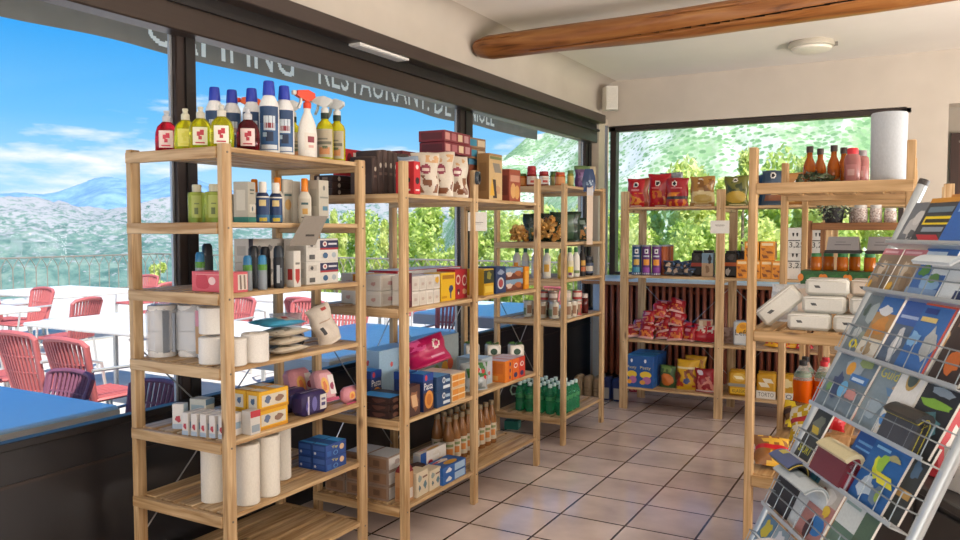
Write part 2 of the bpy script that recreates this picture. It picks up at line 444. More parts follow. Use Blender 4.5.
def beamf(u, v):
    x = -2.74 + 5.7 * u; a = 2 * PI * v
    rz = (.082 + .012 * u); ry = .12
    k = beamr(x, a)
    if u < .02: k *= (.55 + .45 * math.sqrt(min(1, u / .02)))
    k -= .35 * math.exp(-((a - crack(x)) / (.05 + .03 * math.sin(x * 3))) ** 2) if -2.3 < x < 2.8 else 0
    k -= .18 * math.exp(-((a - 2.75 - .1 * math.sin(x * 2.3)) / .05) ** 2) * max(0, math.sin(x * 4.1))
    return (x, 4.88 + ry * k * math.cos(a), 2.672 + .05 * u + .012 * math.sin(x * 1.3) + rz * k * math.sin(a))
crk = col('#1c0e07', .9)
m.grid(beamf, 200, 150, lambda u, v: crk if abs(2 * PI * v - crack(-2.74 + 5.7 * u)) < .045 and -2.2 < -2.74 + 5.7 * u < 2.7 else bm)
ends = [beamf(0, j / 32) for j in range(32)]; m.add(ends, [tuple(range(31, -1, -1))], bm)
beam = struct(m.build('trim_8', ang=1.2))

# ceiling lamp
t = thing('ceiling_lamp', 'round flat white ceiling lamp on the ceiling behind the wooden beam', 'lamp', (-.76, 6.6, CZ))
MB().lathe([(.0, 0), (.155, 0), (.165, -.012), (.165, -.04), (.15, -.046), (.0, -.046)], col('#cfc7b6', .4), 32).build('base_ring', t)
MB().lathe([(.148, -.044), (.14, -.062), (.10, -.076), (.0, -.082)], col('#f0e9da', .3), 32).build('diffuser', t)
MB().box((.17, 0, -.03), (.03, .02, .03), col('#8a8378'), .003).build('clip', t)
# speaker
t = thing('wall_speaker', 'small white loudspeaker mounted high in the corner of the two windows', 'speaker', (-2.60, 7.24, 2.55), math.radians(28))
MB().prism([(-.055, -.06), (.055, -.06), (.075, .06), (-.075, .06)], 'z', 0, .22, col('#efe9dd', .45)).build('cabinet', t)
MB().prism([(-.048, -.066), (.048, -.066), (.05, -.06), (-.05, -.06)], 'z', .015, .205, speck('#d9d3c6', '#eae4d8', 300, .6)).build('grille', t)
MB().box((.02, .085, .11), (.03, .08, .05), col('#b0a897'), .004).build('bracket', t)
# radiator under the ledge
t = thing('radiator', 'long reddish brown column radiator under the back window ledge', 'radiator', (-2.52, 6.98, 0))
pr = MB(); rm = col('#8a4a35', .45)
pr.box((0, 0, .5), (.024, .11, .80), rm, .01); pr.box((0, -.06, .5), (.034, .03, .84), rm, .012)
sec0 = pr.build('radiator_section', t)
for i in range(1, 40):
    c = sec0.copy(); COL.objects.link(c); c.parent = t; c.location = (i * .06, 0, 0)
MB().tube([(-.02, 0, .16), (2.36, 0, .16)], .02, rm).tube([(-.02, 0, .86), (2.36, 0, .86)], .02, rm).build('pipe', t)
for i in (3, 20, 36): MB().box((i * .06, 0, .06), (.03, .08, .12), rm).build('foot', t)
# ------------------------------------------------------------------ pine shelving
WZ = wood('z'); WXm = wood('x'); WYm = wood('y')
GZ = wood('z', '#94703f', '#c6a276'); GX = wood('x', '#94703f', '#c6a276'); GY = wood('y', '#94703f', '#c6a276')
def shelving(name, label, posts_u, levels, axis, front, back, H=1.71, pw=(.028, .044), mats=(WZ, WXm, WYm), ends=None, overhang=None):
    """bays between consecutive posts_u along axis; front/back are the two post lines on the other axis"""
    mz, mx_, my = mats
    if axis == 'y': c0 = ((front + back) / 2, (posts_u[0] + posts_u[-1]) / 2)
    else: c0 = ((posts_u[0] + posts_u[-1]) / 2, (front + back) / 2)
    t = thing(name, label, 'shelf', (c0[0], c0[1], 0))
    def P(u, w): return ((w - c0[0], u - c0[1]) if axis == 'y' else (u - c0[0], w - c0[1]))
    for u in posts_u:
        for w_ in (front, back):
            x, y = P(u, w_)
            sx_, sy_ = pw if axis == 'y' else (pw[1], pw[0])
            k = MB().box((x, y, H / 2), (sx_, sy_, H), mz, .003)
            sg = 1 if front > back else -1
            for zz in levels:   # screw heads
                if axis == 'y': k.lathe([(.004, 0), (.004, .002)], col('#7d7468', .4, .6), 8, M=Matrix.Translation((x + sg * (sx_ / 2) if w_ == front else x + sg * sx_ / 2, y, zz - .02)) @ Matrix.Rotation(PI / 2, 4, 'Y'))
                else: k.lathe([(.004, 0), (.004, .002)], col('#7d7468', .4, .6), 8, M=Matrix.Translation((x, y + sg * sy_ / 2, zz - .02)) @ Matrix.Rotation(PI / 2, 4, 'X'))
            k.build('post', t)
    wlo, whi = min(front, back), max(front, back)
    for a, b in zip(posts_u[:-1], posts_u[1:]):
        for z in levels:
            s = MB(); half = pw[1] / 2
            L0 = a + half if axis == 'y' or True else a
            L1 = b - half
            # two end cleats between front and rear posts
            for u in (a, b):
                if u == posts_u[0]: u -= .016
                elif u == posts_u[-1]: u += .006
                else: u += .0125 if u == a else -.0125
                x0, y0 = P(u, (front + back) / 2 - (.012 if front > back else -.012))
                if axis == 'y': s.box((x0, y0, z - .021), (whi - wlo - .004, .022, .040), mx_, .002)
                else: s.box((x0, y0, z - .021), (.022, whi - wlo - .004, .040), my, .002)
            n = 5; wid = (whi - wlo + .028) / n
            for i in range(n):
                w_ = wlo - .014 + wid * (i + .5)
                x0, y0 = P((a + b) / 2, w_)
                if axis == 'y': s.box((x0, y0, z - .009), (wid - .022, L1 - L0 + .03, .018), my, .002)
                else: s.box((x0, y0, z - .009), (L1 - L0 + .03, wid - .022, .018), mx_, .002)
            s.build('shelf_board', t)
        # thin steel cross brace at the rear
        br_ = MB()
        for (za, zb) in ((.25, .95), (.95, .25)):
            xa, ya = P(a + .02, back); xb, yb = P(b - .02, back)
            br_.tube([(xa, ya, za), (xb, yb, zb)], .003, col('#b9bcc0', .3, .8), 6)
        br_.build('cross_brace', t)
    return t
A_L = [1.70, 1.437, 1.187, .924, .66, .396, .13]
B_L = [1.57, 1.063, .565, .175]
D_L = [1.70, 1.33, 1.085, .82, .18]
E_L = [1.587, 1.055, .55, .175]
shelving('pine_shelf', 'pine shelf of seven boards nearest the camera, detergents on its top', [1.975, 2.735], A_L, 'y', -2.115, -2.595)
shelving('pine_shelf', 'pine double-bay shelf with cereal and brown cartons on top, along the window', [2.86, 3.485, 4.245], B_L, 'y', -1.975, -2.475)
shelving('pine_shelf', 'narrow pine shelf with jars on top and green bottles on its lowest board', [4.73, 5.44], D_L, 'y', -2.01, -2.50)
shelving('pine_shelf', 'wide pine shelf in front of the radiator with crisp bags on top', [-2.02, -1.285, -.56, .16], E_L, 'x', 5.965, 6.42, pw=(.03, .062))
shelving('pine_shelf', 'pine shelf holding amber bottles and a large white roll, beside the magazine rack', [3.02, 3.79, 4.52], [1.58, 1.045, .505, .16], 'y', -.535, -.03, mats=(GZ, GX, GY))
shelving('pine_shelf', 'low dark pine shelf with plant pot and jars behind the amber bottles', [4.72, 5.44], [1.45, .95, .45], 'y', -.535, -.03, H=1.46, mats=(wood('z', '#6e4526', '#94663c'), wood('x', '#6e4526', '#94663c'), wood('y', '#6e4526', '#94663c')))

# ------------------------------------------------------------------ packaging builders
def decals(m, s, D, z0=0.0):
    sx_, sy_, sz_ = s
    F = {'F': ((-sx_ / 2, -sy_ / 2, z0), (sx_, 0, 0), (0, 0, sz_)), 'B': ((sx_ / 2, sy_ / 2, z0), (-sx_, 0, 0), (0, 0, sz_)),
         'R': ((sx_ / 2, -sy_ / 2, z0), (0, sy_, 0), (0, 0, sz_)), 'L': ((-sx_ / 2, sy_ / 2, z0), (0, -sy_, 0), (0, 0, sz_)),
         'T': ((-sx_ / 2, -sy_ / 2, z0 + sz_), (sx_, 0, 0), (0, sy_, 0))}
    for f in F:
        it = [q[1:] for q in D if q[0] == f]
        if it: m.decal(*F[f], it)
    return m
def carton(name, label, cat, p, s, base, D=(), rz=0, group=None, bev=.0015, rot=None):
    m = MB().box((0, 0, s[2] / 2), s, base, bev)
    decals(m, s, D)
    o = m.build(name, None, p, rot if rot else (0, 0, rz))
    return tag(o, label, cat, group)
def lbl_band(r, z0, z1, a0, a1, c, n=14, sx=1, sy=1, extra=()):
    """wrapped label on a round body between two angles (front = -Y = -90 degrees)"""
    m = MB(); m.lathe([(r + .0006, z0), (r + .0006, z1)], c, n, (0, 0, 0), sx, sy, math.radians(a0), math.radians(a1), cap=False)
    for (f0, f1, g0, g1, cc) in extra:
        aa0 = a0 + (a1 - a0) * f0; aa1 = a0 + (a1 - a0) * f1; zz0 = z0 + (z1 - z0) * g0; zz1 = z0 + (z1 - z0) * g1
        m.lathe([(r + .0012, zz0), (r + .0012, zz1)], cc, 6, (0, 0, 0), sx, sy, math.radians(aa0), math.radians(aa1), cap=False)
    return m
def bottle(name, label, cat, p, prof, body, capprof, cap, band=None, rz=0, group=None, sx=1, sy=1, extra=(), n=20, bandname='label', capname='cap', inner=None):
    t = thing(name, label, cat, p, rz, group)
    MB().lathe(prof, body, n, (0, 0, 0), sx, sy).build('body', t)
    MB().lathe(capprof, cap, 16).build(capname, t)
    if inner: MB().lathe(inner[0], inner[1], n, (0, 0, 0), sx, sy).build('contents', t)
    if band: lbl_band(*band, sx=sx, sy=sy, extra=extra).build(bandname, t)
    return t
def pillow_mesh(w_, h, th, base, prints, seed=0, nu=26, nv=30, crimp=.04, stand=True):
    """puffed snack bag standing on its lower seam: front -Y; prints: (kind,u0,v0,u1,v1,colour) painted on faces of the front"""
    rr = random.Random(seed); ph = [rr.uniform(0, 6) for _ in range(8)]
    def th_(u, v):
        a = max(0, 1 - abs(2 * u - 1) ** 2.6) ** .6; b_ = max(0, 1 - abs(2 * v - 1) ** 3.2) ** .55
        if stand: b_ = max(b_, .55 * max(0, 1 - v / .5)) if v < .5 else b_
        return th / 2 * a * b_
    def wr(u, v):
        e = 1 - .5 * abs(2 * v - 1)
        return .045 * th * (math.sin(9 * u + ph[0] + 7 * v) + math.sin(14 * v + ph[1] - 5 * u) * .8) * e
    def xy(u, v):
        pinch = 1 - .07 * math.sin(PI * v)
        return ((u - .5) * w_ * pinch + .004 * math.sin(11 * v + ph[2]), v * h + .012 * h * math.sin(6 * u + ph[3]) * (v ** 2))
    def fr(u, v):
        x, z = xy(u, v); return (x, -th_(u, v) - wr(u, v) * (th_(u, v) / (th / 2 + 1e-6)), z)
    def bk(u, v):
        x, z = xy(1 - u, v); return (x, th_(1 - u, v) + .0006, z)
    def mf(u, v):
        c = base
        for (k, u0, v0, u1, v1, cc) in prints:
            if k == 'r' and u0 <= u <= u1 and v0 <= v <= v1: c = cc
            elif k == 'e' and ((u - (u0 + u1) / 2) / ((u1 - u0) / 2)) ** 2 + ((v - (v0 + v1) / 2) / ((v1 - v0) / 2)) ** 2 <= 1: c = cc
            elif k == 's' and u0 <= u <= u1 and v0 <= v <= v1 and mathutils.noise.noise(Vector((u * 5 + ph[4], v * 6 + ph[5], ph[6]))) > .03: c = cc
        return c
    m = MB(); m.grid(fr, nu, nv, mf); m.grid(bk, nu, nv, lambda u, v: base)
    return m
def bag(name, label, cat, p, w_, h, th, base, prints, rz=0, tilt=0, seed=0, group=None, rot=None):
    o = pillow_mesh(w_, h, th, base, prints, seed).build(name, None, p, rot if rot else (tilt, 0, rz), ang=1.3)
    return tag(o, label, cat, group)
FA = math.radians(42)     # turn of round goods on the window shelves towards the aisle
WHITE = '#ece9e3'; CARD = '#b08a5e'

# ================================================================== SHELF NEAREST THE CAMERA
# --- top board: washing-up liquids, cream cleaners, sprays
SOAP = [(.0, 0), (.036, 0), (.042, .006), (.043, .045), (.041, .075), (.034, .098), (.020, .112), (.014, .118)]
SCAP = [(.0155, .116), (.0155, .136), (.009, .142), (.009, .150), (.011, .152), (.010, .158), (.0, .159)]
def soap(label, x, y, c, cap, lab, dots):
    t = bottle('washing_up_liquid', label, 'soap', (x, y, A_L[0]), SOAP, liquid(c, .7, .08), SCAP, cap, None, FA, 'washing up liquids on the top board', 1, .62)
    m = lbl_band(.0435, .018, .082, -125, -55, lab, sx=1, sy=.62, extra=[(.3, .5, .5, .75, dots), (.5, .75, .55, .85, dots), (.4, .62, .3, .5, dots), (.2, .8, .08, .16, dots)])
    m.build('label', t)
soap('pink red washing up liquid at the window end of the board', -2.49, 2.045, '#e0203c', '#c9ccd2', '#f1d9d4', '#d8405a')
soap('yellow washing up liquid next to the pink red one', -2.388, 2.045, '#e8e21c', '#d9d6bd', '#e3dd6a', '#d7d24a')
soap('yellow washing up liquid, middle one of three', -2.302, 2.04, '#e4de1a', '#d2d0c0', '#ece8d2', '#c03a4a')
soap('yellow washing up liquid standing right above the front corner post', -2.20, 2.045, '#dcd81e', '#cfcdc2', '#eeeadc', '#b52c3c')
soap('dark raspberry washing up liquid just past the front corner post', -2.178, 2.150, '#7a1524', '#c6c8ce', '#e9d2cf', '#b03040')
CREAM = [(.0, 0), (.033, 0), (.036, .005), (.036, .165), (.033, .185), (.024, .205), (.0185, .215)]
CCAP = [(.022, .213), (.0225, .218), (.019, .262), (.017, .266), (.0, .267)]
def cream(label, x, y, s):
    t = bottle('cleaner_bottle', label, 'bottle', (x, y, A_L[0]), CREAM, '#ebebea', CCAP, col('#2a3fb0', .35), None, FA, 'blue capped cream cleaners')
    t.scale = (s, s, s)
    m = lbl_band(.036, .015, .172, -150, -30, '#2f5a8c', n=20, extra=[(.0, 1, .62, 1, '#29466e'), (.25, .8, .45, .78, '#c9d4dc'), (.35, .7, .2, .42, '#20304c'), (.1, .9, .02, .12, '#d6dde4'), (.3, .75, .5, .62, '#8c3440'), (.2, .4, .3, .4, '#a9c3d6')])
    m.build('label', t)
cream('white cleaner bottle with blue cap, rear row nearest the window post', -2.42, 2.215, 1.0)
cream('white cleaner bottle with blue cap, middle of the rear row', -2.405, 2.29, 1.0)
cream('white cleaner bottle with blue cap, rear row beside the two tall front ones', -2.335, 2.327, 1.02)
cream('tall white cleaner bottle with blue cap beside the raspberry soap', -2.205, 2.288, 1.06)
cream('tall white cleaner bottle with blue cap beside the red trigger spray', -2.205, 2.372, 1.04)
def trigger(t, z, c, nozzle):
    m = MB(); cm_ = col(c, .35)
    m.lathe([(.016, z), (.016, z + .022), (.010, z + .026), (.010, z + .034)], cm_, 14)
    m.prism([(-.05, z + .048), (-.045, z + .068), (.0, z + .074), (.03, z + .062), (.032, z + .046), (.012, z + .03), (-.012, z + .03)], 'y', -.012, .012, cm_)
    h = m.build('trigger_head', t)
    MB().box((-.058, 0, z + .058), (.018, .016, .018), nozzle, .003).build('nozzle', h)
    MB().prism([(-.03, z + .048), (-.024, z + .048), (-.026, z + .02), (-.038, z - .004), (-.044, z - .002), (-.034, z + .022)], 'y', -.007, .007, col(nozzle, .4)).build('trigger_lever', h)
    return h
SPR = [(.0, 0), (.036, 0), (.040, .008), (.041, .09), (.036, .135), (.022, .17), (.015, .185), (.014, .2)]
t = thing('trigger_spray', 'white spray bottle with bright red orange trigger on the top board', 'spray bottle', (-2.175, 2.472, A_L[0]), FA + .5)
MB().lathe(SPR, '#e9e6e0', 20, sx=1.0, sy=.7).build('body', t); lbl_band(.041, .03, .10, -130, -50, '#e4ded4', sx=1, sy=.7, extra=[(.25, .75, .45, .8, '#8a3440'), (.3, .7, .15, .3, '#d3a7a0')]).build('label', t); trigger(t, .2, '#e0421f', '#d8d4cc')
def yspray(label, x, y, rz, c='#e6d92a'):
    t = thing('trigger_spray', label, 'spray bottle', (x, y, A_L[0]), rz, 'yellow trigger sprays')
    P_ = [(.0, 0), (.034, 0), (.036, .006), (.036, .135), (.030, .152), (.016, .166), (.014, .178)]
    MB().lathe(P_, liquid(c, .6, .1), 20, sx=1, sy=.75).build('body', t)
    lbl_band(.036, .012, .128, -160, -20, '#b6aa92', n=18, sx=1, sy=.75, extra=[(.1, .9, .45, .56, '#6c6a5c'), (.2, .7, .62, .68, '#7f7d6c'), (.3, .8, .1, .35, '#c98a5a'), (.45, .7, .3, .4, '#5d6b4a')]).build('label', t)
    m = MB().lathe([(.017, .172), (.017, .196)], '#22352a', 14); m.build('collar', t); trigger(t, .192, '#d9dcda', '#b9c0be')
yspray('yellow spray bottle with clear trigger beside the white spray', -2.178, 2.583, FA - .3)
yspray('yellow spray bottle with clear trigger at the far corner of the board', -2.178, 2.662, FA - .5)
yspray('yellow spray bottle half hidden behind the white spray with the red trigger', -2.37, 2.60, FA + .3)
t = thing('trigger_spray', 'orange trigger spray bottle behind the tall blue capped cleaners', 'spray bottle', (-2.46, 2.46, A_L[0]), FA)
MB().lathe(SPR, '#d9d2c0', 20, sx=1.0, sy=.7).build('body', t); trigger(t, .195, '#e8622a', '#e0421f')

# --- second board: shower gels and sun creams
GEL = [(.0, 0), (.030, 0), (.033, .005), (.034, .108), (.031, .116), (.015, .120)]
for i, (x, y) in enumerate(((-2.42, 2.12), (-2.335, 2.125))):
    t = bottle('shower_gel', ('pale green gel bottle, window side of the pair on the second board', 'pale green gel bottle, post side of the pair on the second board')[i], 'bottle', (x, y, A_L[1]), GEL, liquid('#b9c75a', .5, .12), [(.017, .118), (.018, .14), (.016, .146), (.0, .146)], '#cfcdb4', None, FA, 'pale green gels', 1, .7)
    lbl_band(.034, .02, .104, -120, -60, '#a9b45c', sx=1, sy=.7, extra=[(.3, .7, .15, .45, '#5c6b3a'), (.3, .8, .6, .66, '#6d7a44')]).build('label', t)
def tallbox(label, x, y, s, base, D, rz=0, group='sun cream cartons', z=A_L[1], name='sun_cream_carton', cat='carton'):
    return carton(name, label, cat, (x, y, z), s, base, D, rz, group)
GREYC = '#b7b3a6'
tallbox('grey green carton with domed clear top beside the front post, second board', -2.185, 2.135, (.06, .055, .15), GREYC, [('R', 'r', 0, 0, 1, .14, '#2f7f74'), ('R', 'r', .2, .78, .8, .82, '#4c5a56'), ('R', 'r', .2, .7, .7, .73, '#5f6a64'), ('R', 'r', .1, .25, .9, .45, '#d6d2c6'), ('R', 'e', .4, .28, .6, .4, '#4c6a78'), ('F', 'r', 0, 0, 1, .14, '#2f7f74'), ('F', 'r', .2, .3, .8, .8, '#cfccbf')], .3)
SUN = [(.0, 0), (.021, 0), (.023, .004), (.023, .10), (.018, .112), (.012, .116)]
for i, (y, lab) in enumerate(((2.22, 'navy sun lotion bottle with white cap, nearer the grey green carton'), (2.29, 'navy sun lotion bottle with white cap, next to the orange capped carton'))):
    t = bottle('sun_lotion', lab, 'bottle', (-2.178, y, A_L[1]), SUN, col('#1e2f55', .3), [(.013, .114), (.015, .118), (.015, .148), (.013, .155), (.0, .155)], '#e9e6df', None, FA, 'navy sun lotions', 1.05, .7)
    m = lbl_band(.023, .004, .1, -165, -15, '#23406f', sx=1.05, sy=.7, n=18, extra=[(.3, .7, .62, .86, '#d9c489'), (.0, 1, .0, .28, '#2c6a96'), (.3, .75, .02, .16, '#d8c23a'), (0, 1, .95, 1, '#e6e2d6')]); m.build('label', t)
def suntube(label, x, y, rz=FA):
    t = bottle('sun_spray', label, 'bottle', (x, y, A_L[1]), [(.0, 0), (.022, 0), (.024, .004), (.024, .105), (.016, .122), (.012, .13)], '#d3cec0', [(.0135, .128), (.0145, .13), (.0135, .178), (.010, .182), (.0, .182)], col('#ee8a1e', .3), None, rz, 'orange capped sun sprays', 1.1, .7)
    lbl_band(.024, .01, .1, -140, -40, '#c7c1b0', sx=1.1, sy=.7, extra=[(.2, .8, .72, .82, '#3f5f63'), (.3, .75, .3, .55, '#c89a4e'), (.2, .7, .12, .18, '#6a6c66')]).build('label', t)
tallbox('grey sun cream carton with orange print behind the navy lotions', -2.275, 2.43, (.06, .06, .178), GREYC, [('R', 'r', .1, .7, .9, .98, '#cfcabd'), ('R', 'e', .2, .3, .8, .55, '#c9a063'), ('R', 'r', .15, .62, .85, .67, '#4a6a6e'), ('F', 'e', .2, .3, .8, .55, '#c9a063')])
suntube('sun spray with orange cap between the grey cartons, nearer the camera', -2.245, 2.37)
suntube('sun spray with orange cap against the last grey carton', -2.185, 2.462)
suntube('sun spray with orange cap at the back, behind the navy lotions', -2.40, 2.40)
tallbox('grey carton with blue green base at the far end of the second board', -2.185, 2.545, (.06, .062, .178), '#bdb8aa', [('R', 'r', 0, 0, 1, .12, '#2a7c84'), ('R', 'e', .4, .76, .62, .88, '#6f7470'), ('R', 'r', .1, .58, .9, .62, '#8b8c84'), ('R', 'r', .35, .3, .85, .4, '#4f7f98'), ('F', 'r', 0, 0, 1, .12, '#2a7c84'), ('F', 'r', .2, .4, .8, .8, '#aaa698')])
tallbox('pale carton leaning beside the orange capped sun spray', -2.30, 2.515, (.05, .05, .176), '#cfcabd', [('F', 'r', .2, .3, .8, .8, '#b3ae9f')])
tallbox('small grey jar carton at the rear of the second board', -2.50, 2.36, (.06, .06, .12), '#a7a79b', [('F', 'r', .2, .2, .8, .7, '#c9c6b8')])
t = bottle('small_tube', 'little black tube standing between two grey cartons on the second board', 'tube', (-2.36, 2.615, A_L[1]), [(.0, 0), (.012, 0), (.013, .03), (.010, .05)], '#2a2a2c', [(.009, .05), (.009, .066), (0, .067)], '#1a1a1c', None, 0)
# tilted paper notice hooked on the second board
m = MB(); pm = col('#8d857c', .8)
Mn = Matrix.Translation((-2.096, 2.355, 1.350)) @ Matrix.Rotation(PI / 2, 4, 'Z') @ Matrix.Rotation(math.radians(12), 4, 'X')
m.prism([(-.085, 0), (.065, 0), (.115, .118), (-.02, .118)], 'y', 0, .0012, pm, Mn); m.box((.025, -.0008, .04), (.05, .0006, .008), '#3b3734', 0, Mn)
tag(m.build('hanging_notice', None), 'grey slanted paper notice hanging from the second board of the nearest shelf', 'sign')

# --- third board: pink boxes, deodorants, cartons of wipes
def pinkbox(label, x, y, sxx, syy):
    carton('soap_box', label, 'box', (x, y, A_L[2]), (sxx, syy, .073), '#d8606a', [('F', 'n', .05, .1, .5, .9, '#c9404e'), ('F', 'e', .42, .35, .6, .75, '#efc9c4'), ('F', 'r', .1, .84, .9, .88, '#e99a9a'), ('R', 'r', .35, .12, .95, .88, '#d8cfc4'), ('R', 'd', .45, .15, .6, .85, '#7b6a60'), ('R', 'd', .7, .15, .85, .85, '#8a7a6e')])
pinkbox('long pink red box along the near end of the third board', -2.218, 2.04, .205, .075)
DEO = [(.0, 0), (.018, 0), (.0195, .004), (.0195, .105), (.016, .112)]
def deo(label, x, y, body, capc, s=1.0, ring=None, lab=None):
    t = bottle('deodorant', label, 'deodorant', (x, y, A_L[2]), DEO, body, [(.0185, .11), (.0185, .112), (.0175, .140), (.012, .150), (.0, .151)], capc, None, FA, 'deodorants on the third board')
    if ring: MB().lathe([(.0198, .085), (.0198, .110)], ring, 16, cap=False).build('collar', t)
    if lab: lab.build('label', t)
    t.scale = (s, s, s)
DL = lambda: lbl_band(.0195, .01, .1, -140, -40, '#20242c', extra=[(.3, .6, .1, .8, '#aeb4ba'), (.65, .8, .2, .7, '#6d757c')])
deo('green and blue topped deodorant behind the pink box, window side', -2.415, 2.125, '#8f99a2', col('#2f79a8', .3), .92, '#4f8f2c')
deo('dark deodorant with black cap behind the green blue one by the window', -2.475, 2.215, '#2a3138', col('#20262f', .3), 1.13)
deo('dark deodorant with black cap just past the front post', -2.225, 2.215, '#272c33', col('#1d232c', .3), 1.08)
deo('green and blue topped deodorant just past the front post', -2.165, 2.125, '#8f99a2', col('#2f79a8', .3), .86, '#4f8f2c')
deo('grey deodorant with green collar and blue cap, third board', -2.150, 2.185, '#8f9aa4', col('#3584b4', .3), .86, '#56942c')
deo('dark deodorant with black cap, second behind the grey one', -2.21, 2.262, '#272c33', col('#1d232c', .3), 1.06)
deo('black lettered deodorant can in front of the white cartons', -2.150, 2.272, '#1c1f24', col('#232d38', .3), 1.08, None, DL())
carton('gel_carton', 'slim white carton with red shield in front of the medical cartons', 'carton', (-2.142, 2.345, A_L[2]), (.04, .04, .142), '#d9d5cd', [('R', 'r', .2, .22, .8, .5, '#b33a36'), ('R', 'p', .2, .22, .8, .08, '#b33a36'), ('R', 'r', .2, .62, .8, .68, '#7f7a74'), ('F', 'r', .2, .2, .8, .5, '#b33a36')])
WIPE = [('R', 'r', .42, .58, 1, .92, '#2b2f55'), ('R', 'r', .42, .50, 1, .585, '#a5323c'), ('R', 'e', .50, .64, .64, .88, '#e4dcd8'), ('R', 'e', .54, .70, .60, .82, '#b03a40'), ('R', 'r', .68, .72, .95, .80, '#d6d6dc'), ('R', 'e', .5, .12, .66, .38, '#3a5f86'), ('R', 'e', .78, .14, .92, .38, '#a9b6c0'), ('R', 'r', .08, .1, .25, .3, '#5a5a5a'), ('R', 'r', .05, .6, .3, .85, '#c4c0b8'), ('R', 'n', .1, .62, .2, .82, '#4b4a4a'), ('F', 'r', .1, .3, .9, .7, '#c9c5bd')]
for i in range(2):
    carton('wipes_carton', ('white carton with navy band, lower one at the far end of the third board', 'white carton with navy band, upper one at the far end of the third board')[i], 'carton', (-2.225, 2.545, A_L[2] + .094 * i), (.12, .20, .0935), '#d9d6cf', WIPE, 0, 'navy banded cartons')
    carton('wipes_carton', ('white mottled carton, lower one behind the black deodorant', 'white mottled carton with a navy stripe, upper one behind the black deodorant')[i], 'carton', (-2.335, 2.39, A_L[2] + .094 * i), (.08, .26, .0935), '#d2cec6', [('R', 'r', .0, .2, .09, 1, '#2b2f45'), ('R', 'n', .15, .3, .3, .8, '#6a6868'), ('R', 'n', .4, .4, .5, .8, '#8a8886'), ('R', 'r', .6, .3, .75, .8, '#b0aca4'), ('F', 'r', .2, .3, .8, .7, '#b8b4ac')], 0, 'mottled cartons')
bag('small_pouch', 'small pinkish pouch lying past the white cartons on the third board', 'pouch', (-2.26, 2.70, A_L[2] + .012), .09, .07, .03, col('#c99a80'), [], PI / 2, -1.2, 3)

# --- fourth board: kitchen roll packs, toilet rolls, wipes, bag
def rollpack(label, x, y, rz, wr):
    t = thing('toilet_roll_pack', label, 'toilet paper', (x, y, A_L[3]), rz, 'wrapped roll packs')
    m = MB()
    for k in range(2):
        for j in range(2):
            m.lathe([(.012, 0), (.05, .001), (.052, .004), (.052, .094), (.05, .098), (.012, .099)], '#e9e7e4', 20, ((j - .5) * .1, 0, .100 * k))
    m.build('rolls', t)
    q = MB(); q.box((0, 0, .102), (.21, .112, .206), milky('#dfe3ea', .35), .03); q.decal((-.104, -.0562, 0), (.208, 0, 0), (0, 0, .2), wr); q.build('wrap', t)
rollpack('wrapped pack of white rolls with grey print nearest the window', -2.545, 2.10, math.radians(90), [('r', .05, .1, .2, .9, '#8f97a2'), ('r', .5, .1, .62, .85, '#a4a9b3')])
rollpack('wrapped pack of white rolls with pink and brown picture label', -2.40, 2.115, math.radians(3), [('r', .62, .62, 1, .92, '#cf8ea0'), ('r', .62, .1, 1, .62, '#b8926a'), ('n', .7, .2, .95, .5, '#d9c3a0'), ('e', .72, .68, .82, .82, '#6a3040'), ('r', .03, .1, .12, .85, '#9aa1ae')])
ROLL = [(.02, .003), (.02, .0), (.046, .0), (.05, .003), (.05, .097), (.046, .1), (.02, .1), (.02, .097)]
def toiletroll(label, x, y, z, s=.92):
    t = thing('toilet_roll', label, 'toilet paper', (x, y, z), 0, 'loose toilet rolls'); t.scale = (s, s, s * 1.06)
    MB().lathe(ROLL, col('#e6e2dc', .9), 24).build('paper', t); MB().lathe([(.0205, .002), (.0205, .098)], '#9b8468', 16, cap=False).build('core', t)
z1 = A_L[3] + .107
toiletroll('loose white toilet roll on the board, nearest the wrapped packs', -2.248, 2.025, A_L[3])
toiletroll('loose white toilet roll standing on top of the others', -2.262, 2.04, z1)
toiletroll('loose white toilet roll on the board, hidden partly by the front post', -2.148, 2.035, A_L[3])
toiletroll('loose white toilet roll on the board just past the front post', -2.142, 2.134, A_L[3], 1.0)
def wipes(label, k, x, y, rz):
    o = pillow_mesh(.19, .12, .032, col('#cfc3b0', .35), [('r', .55, .1, .95, .9, col('#d8d2c8', .3)), ('e', .68, .35, .86, .75, col('#b23a3c', .3)), ('s', .05, .1, .5, .9, col('#8a7a64', .3))], k, stand=False).build('wet_wipes', None, (x, y, A_L[3] + .018 + .034 * k), (-PI / 2 + .0, 0, rz), ang=1.3)
    tag(o, label, 'wipes', 'stack of wipe packs')
for k, lb in enumerate(('soft printed wipe pack at the bottom of the stack', 'soft printed wipe pack, second from the bottom of the stack', 'soft printed wipe pack, third from the bottom of the stack')):
    wipes(lb, k, -2.135 + .006 * k, 2.335, PI / 2 + .05 * k)
o = pillow_mesh(.2, .11, .03, col('#3f9cc4', .3), [('r', .5, .1, .95, .9, col('#d8d2c8', .3)), ('e', .6, .3, .78, .7, col('#b23a3c', .3))], 9, stand=False).build('wet_wipes', None, (-2.15, 2.31, A_L[3] + .121), (-PI / 2 + .06, 0, PI / 2 - .12), ang=1.3)
tag(o, 'blue edged wipe pack on top of the stack', 'wipes')
t = thing('canister', 'pale canister with black lid lying on its side beside the wipe packs', 'canister', (-2.26, 2.495, A_L[3] + .029), (PI / 2, 0, math.radians(42)))
MB().lathe([(.0, 0), (.026, 0), (.028, .004), (.028, .1), (.024, .104)], speck('#c9c2ba', '#9a6a66', 40), 18, (0, 0, -.1)).build('body', t)
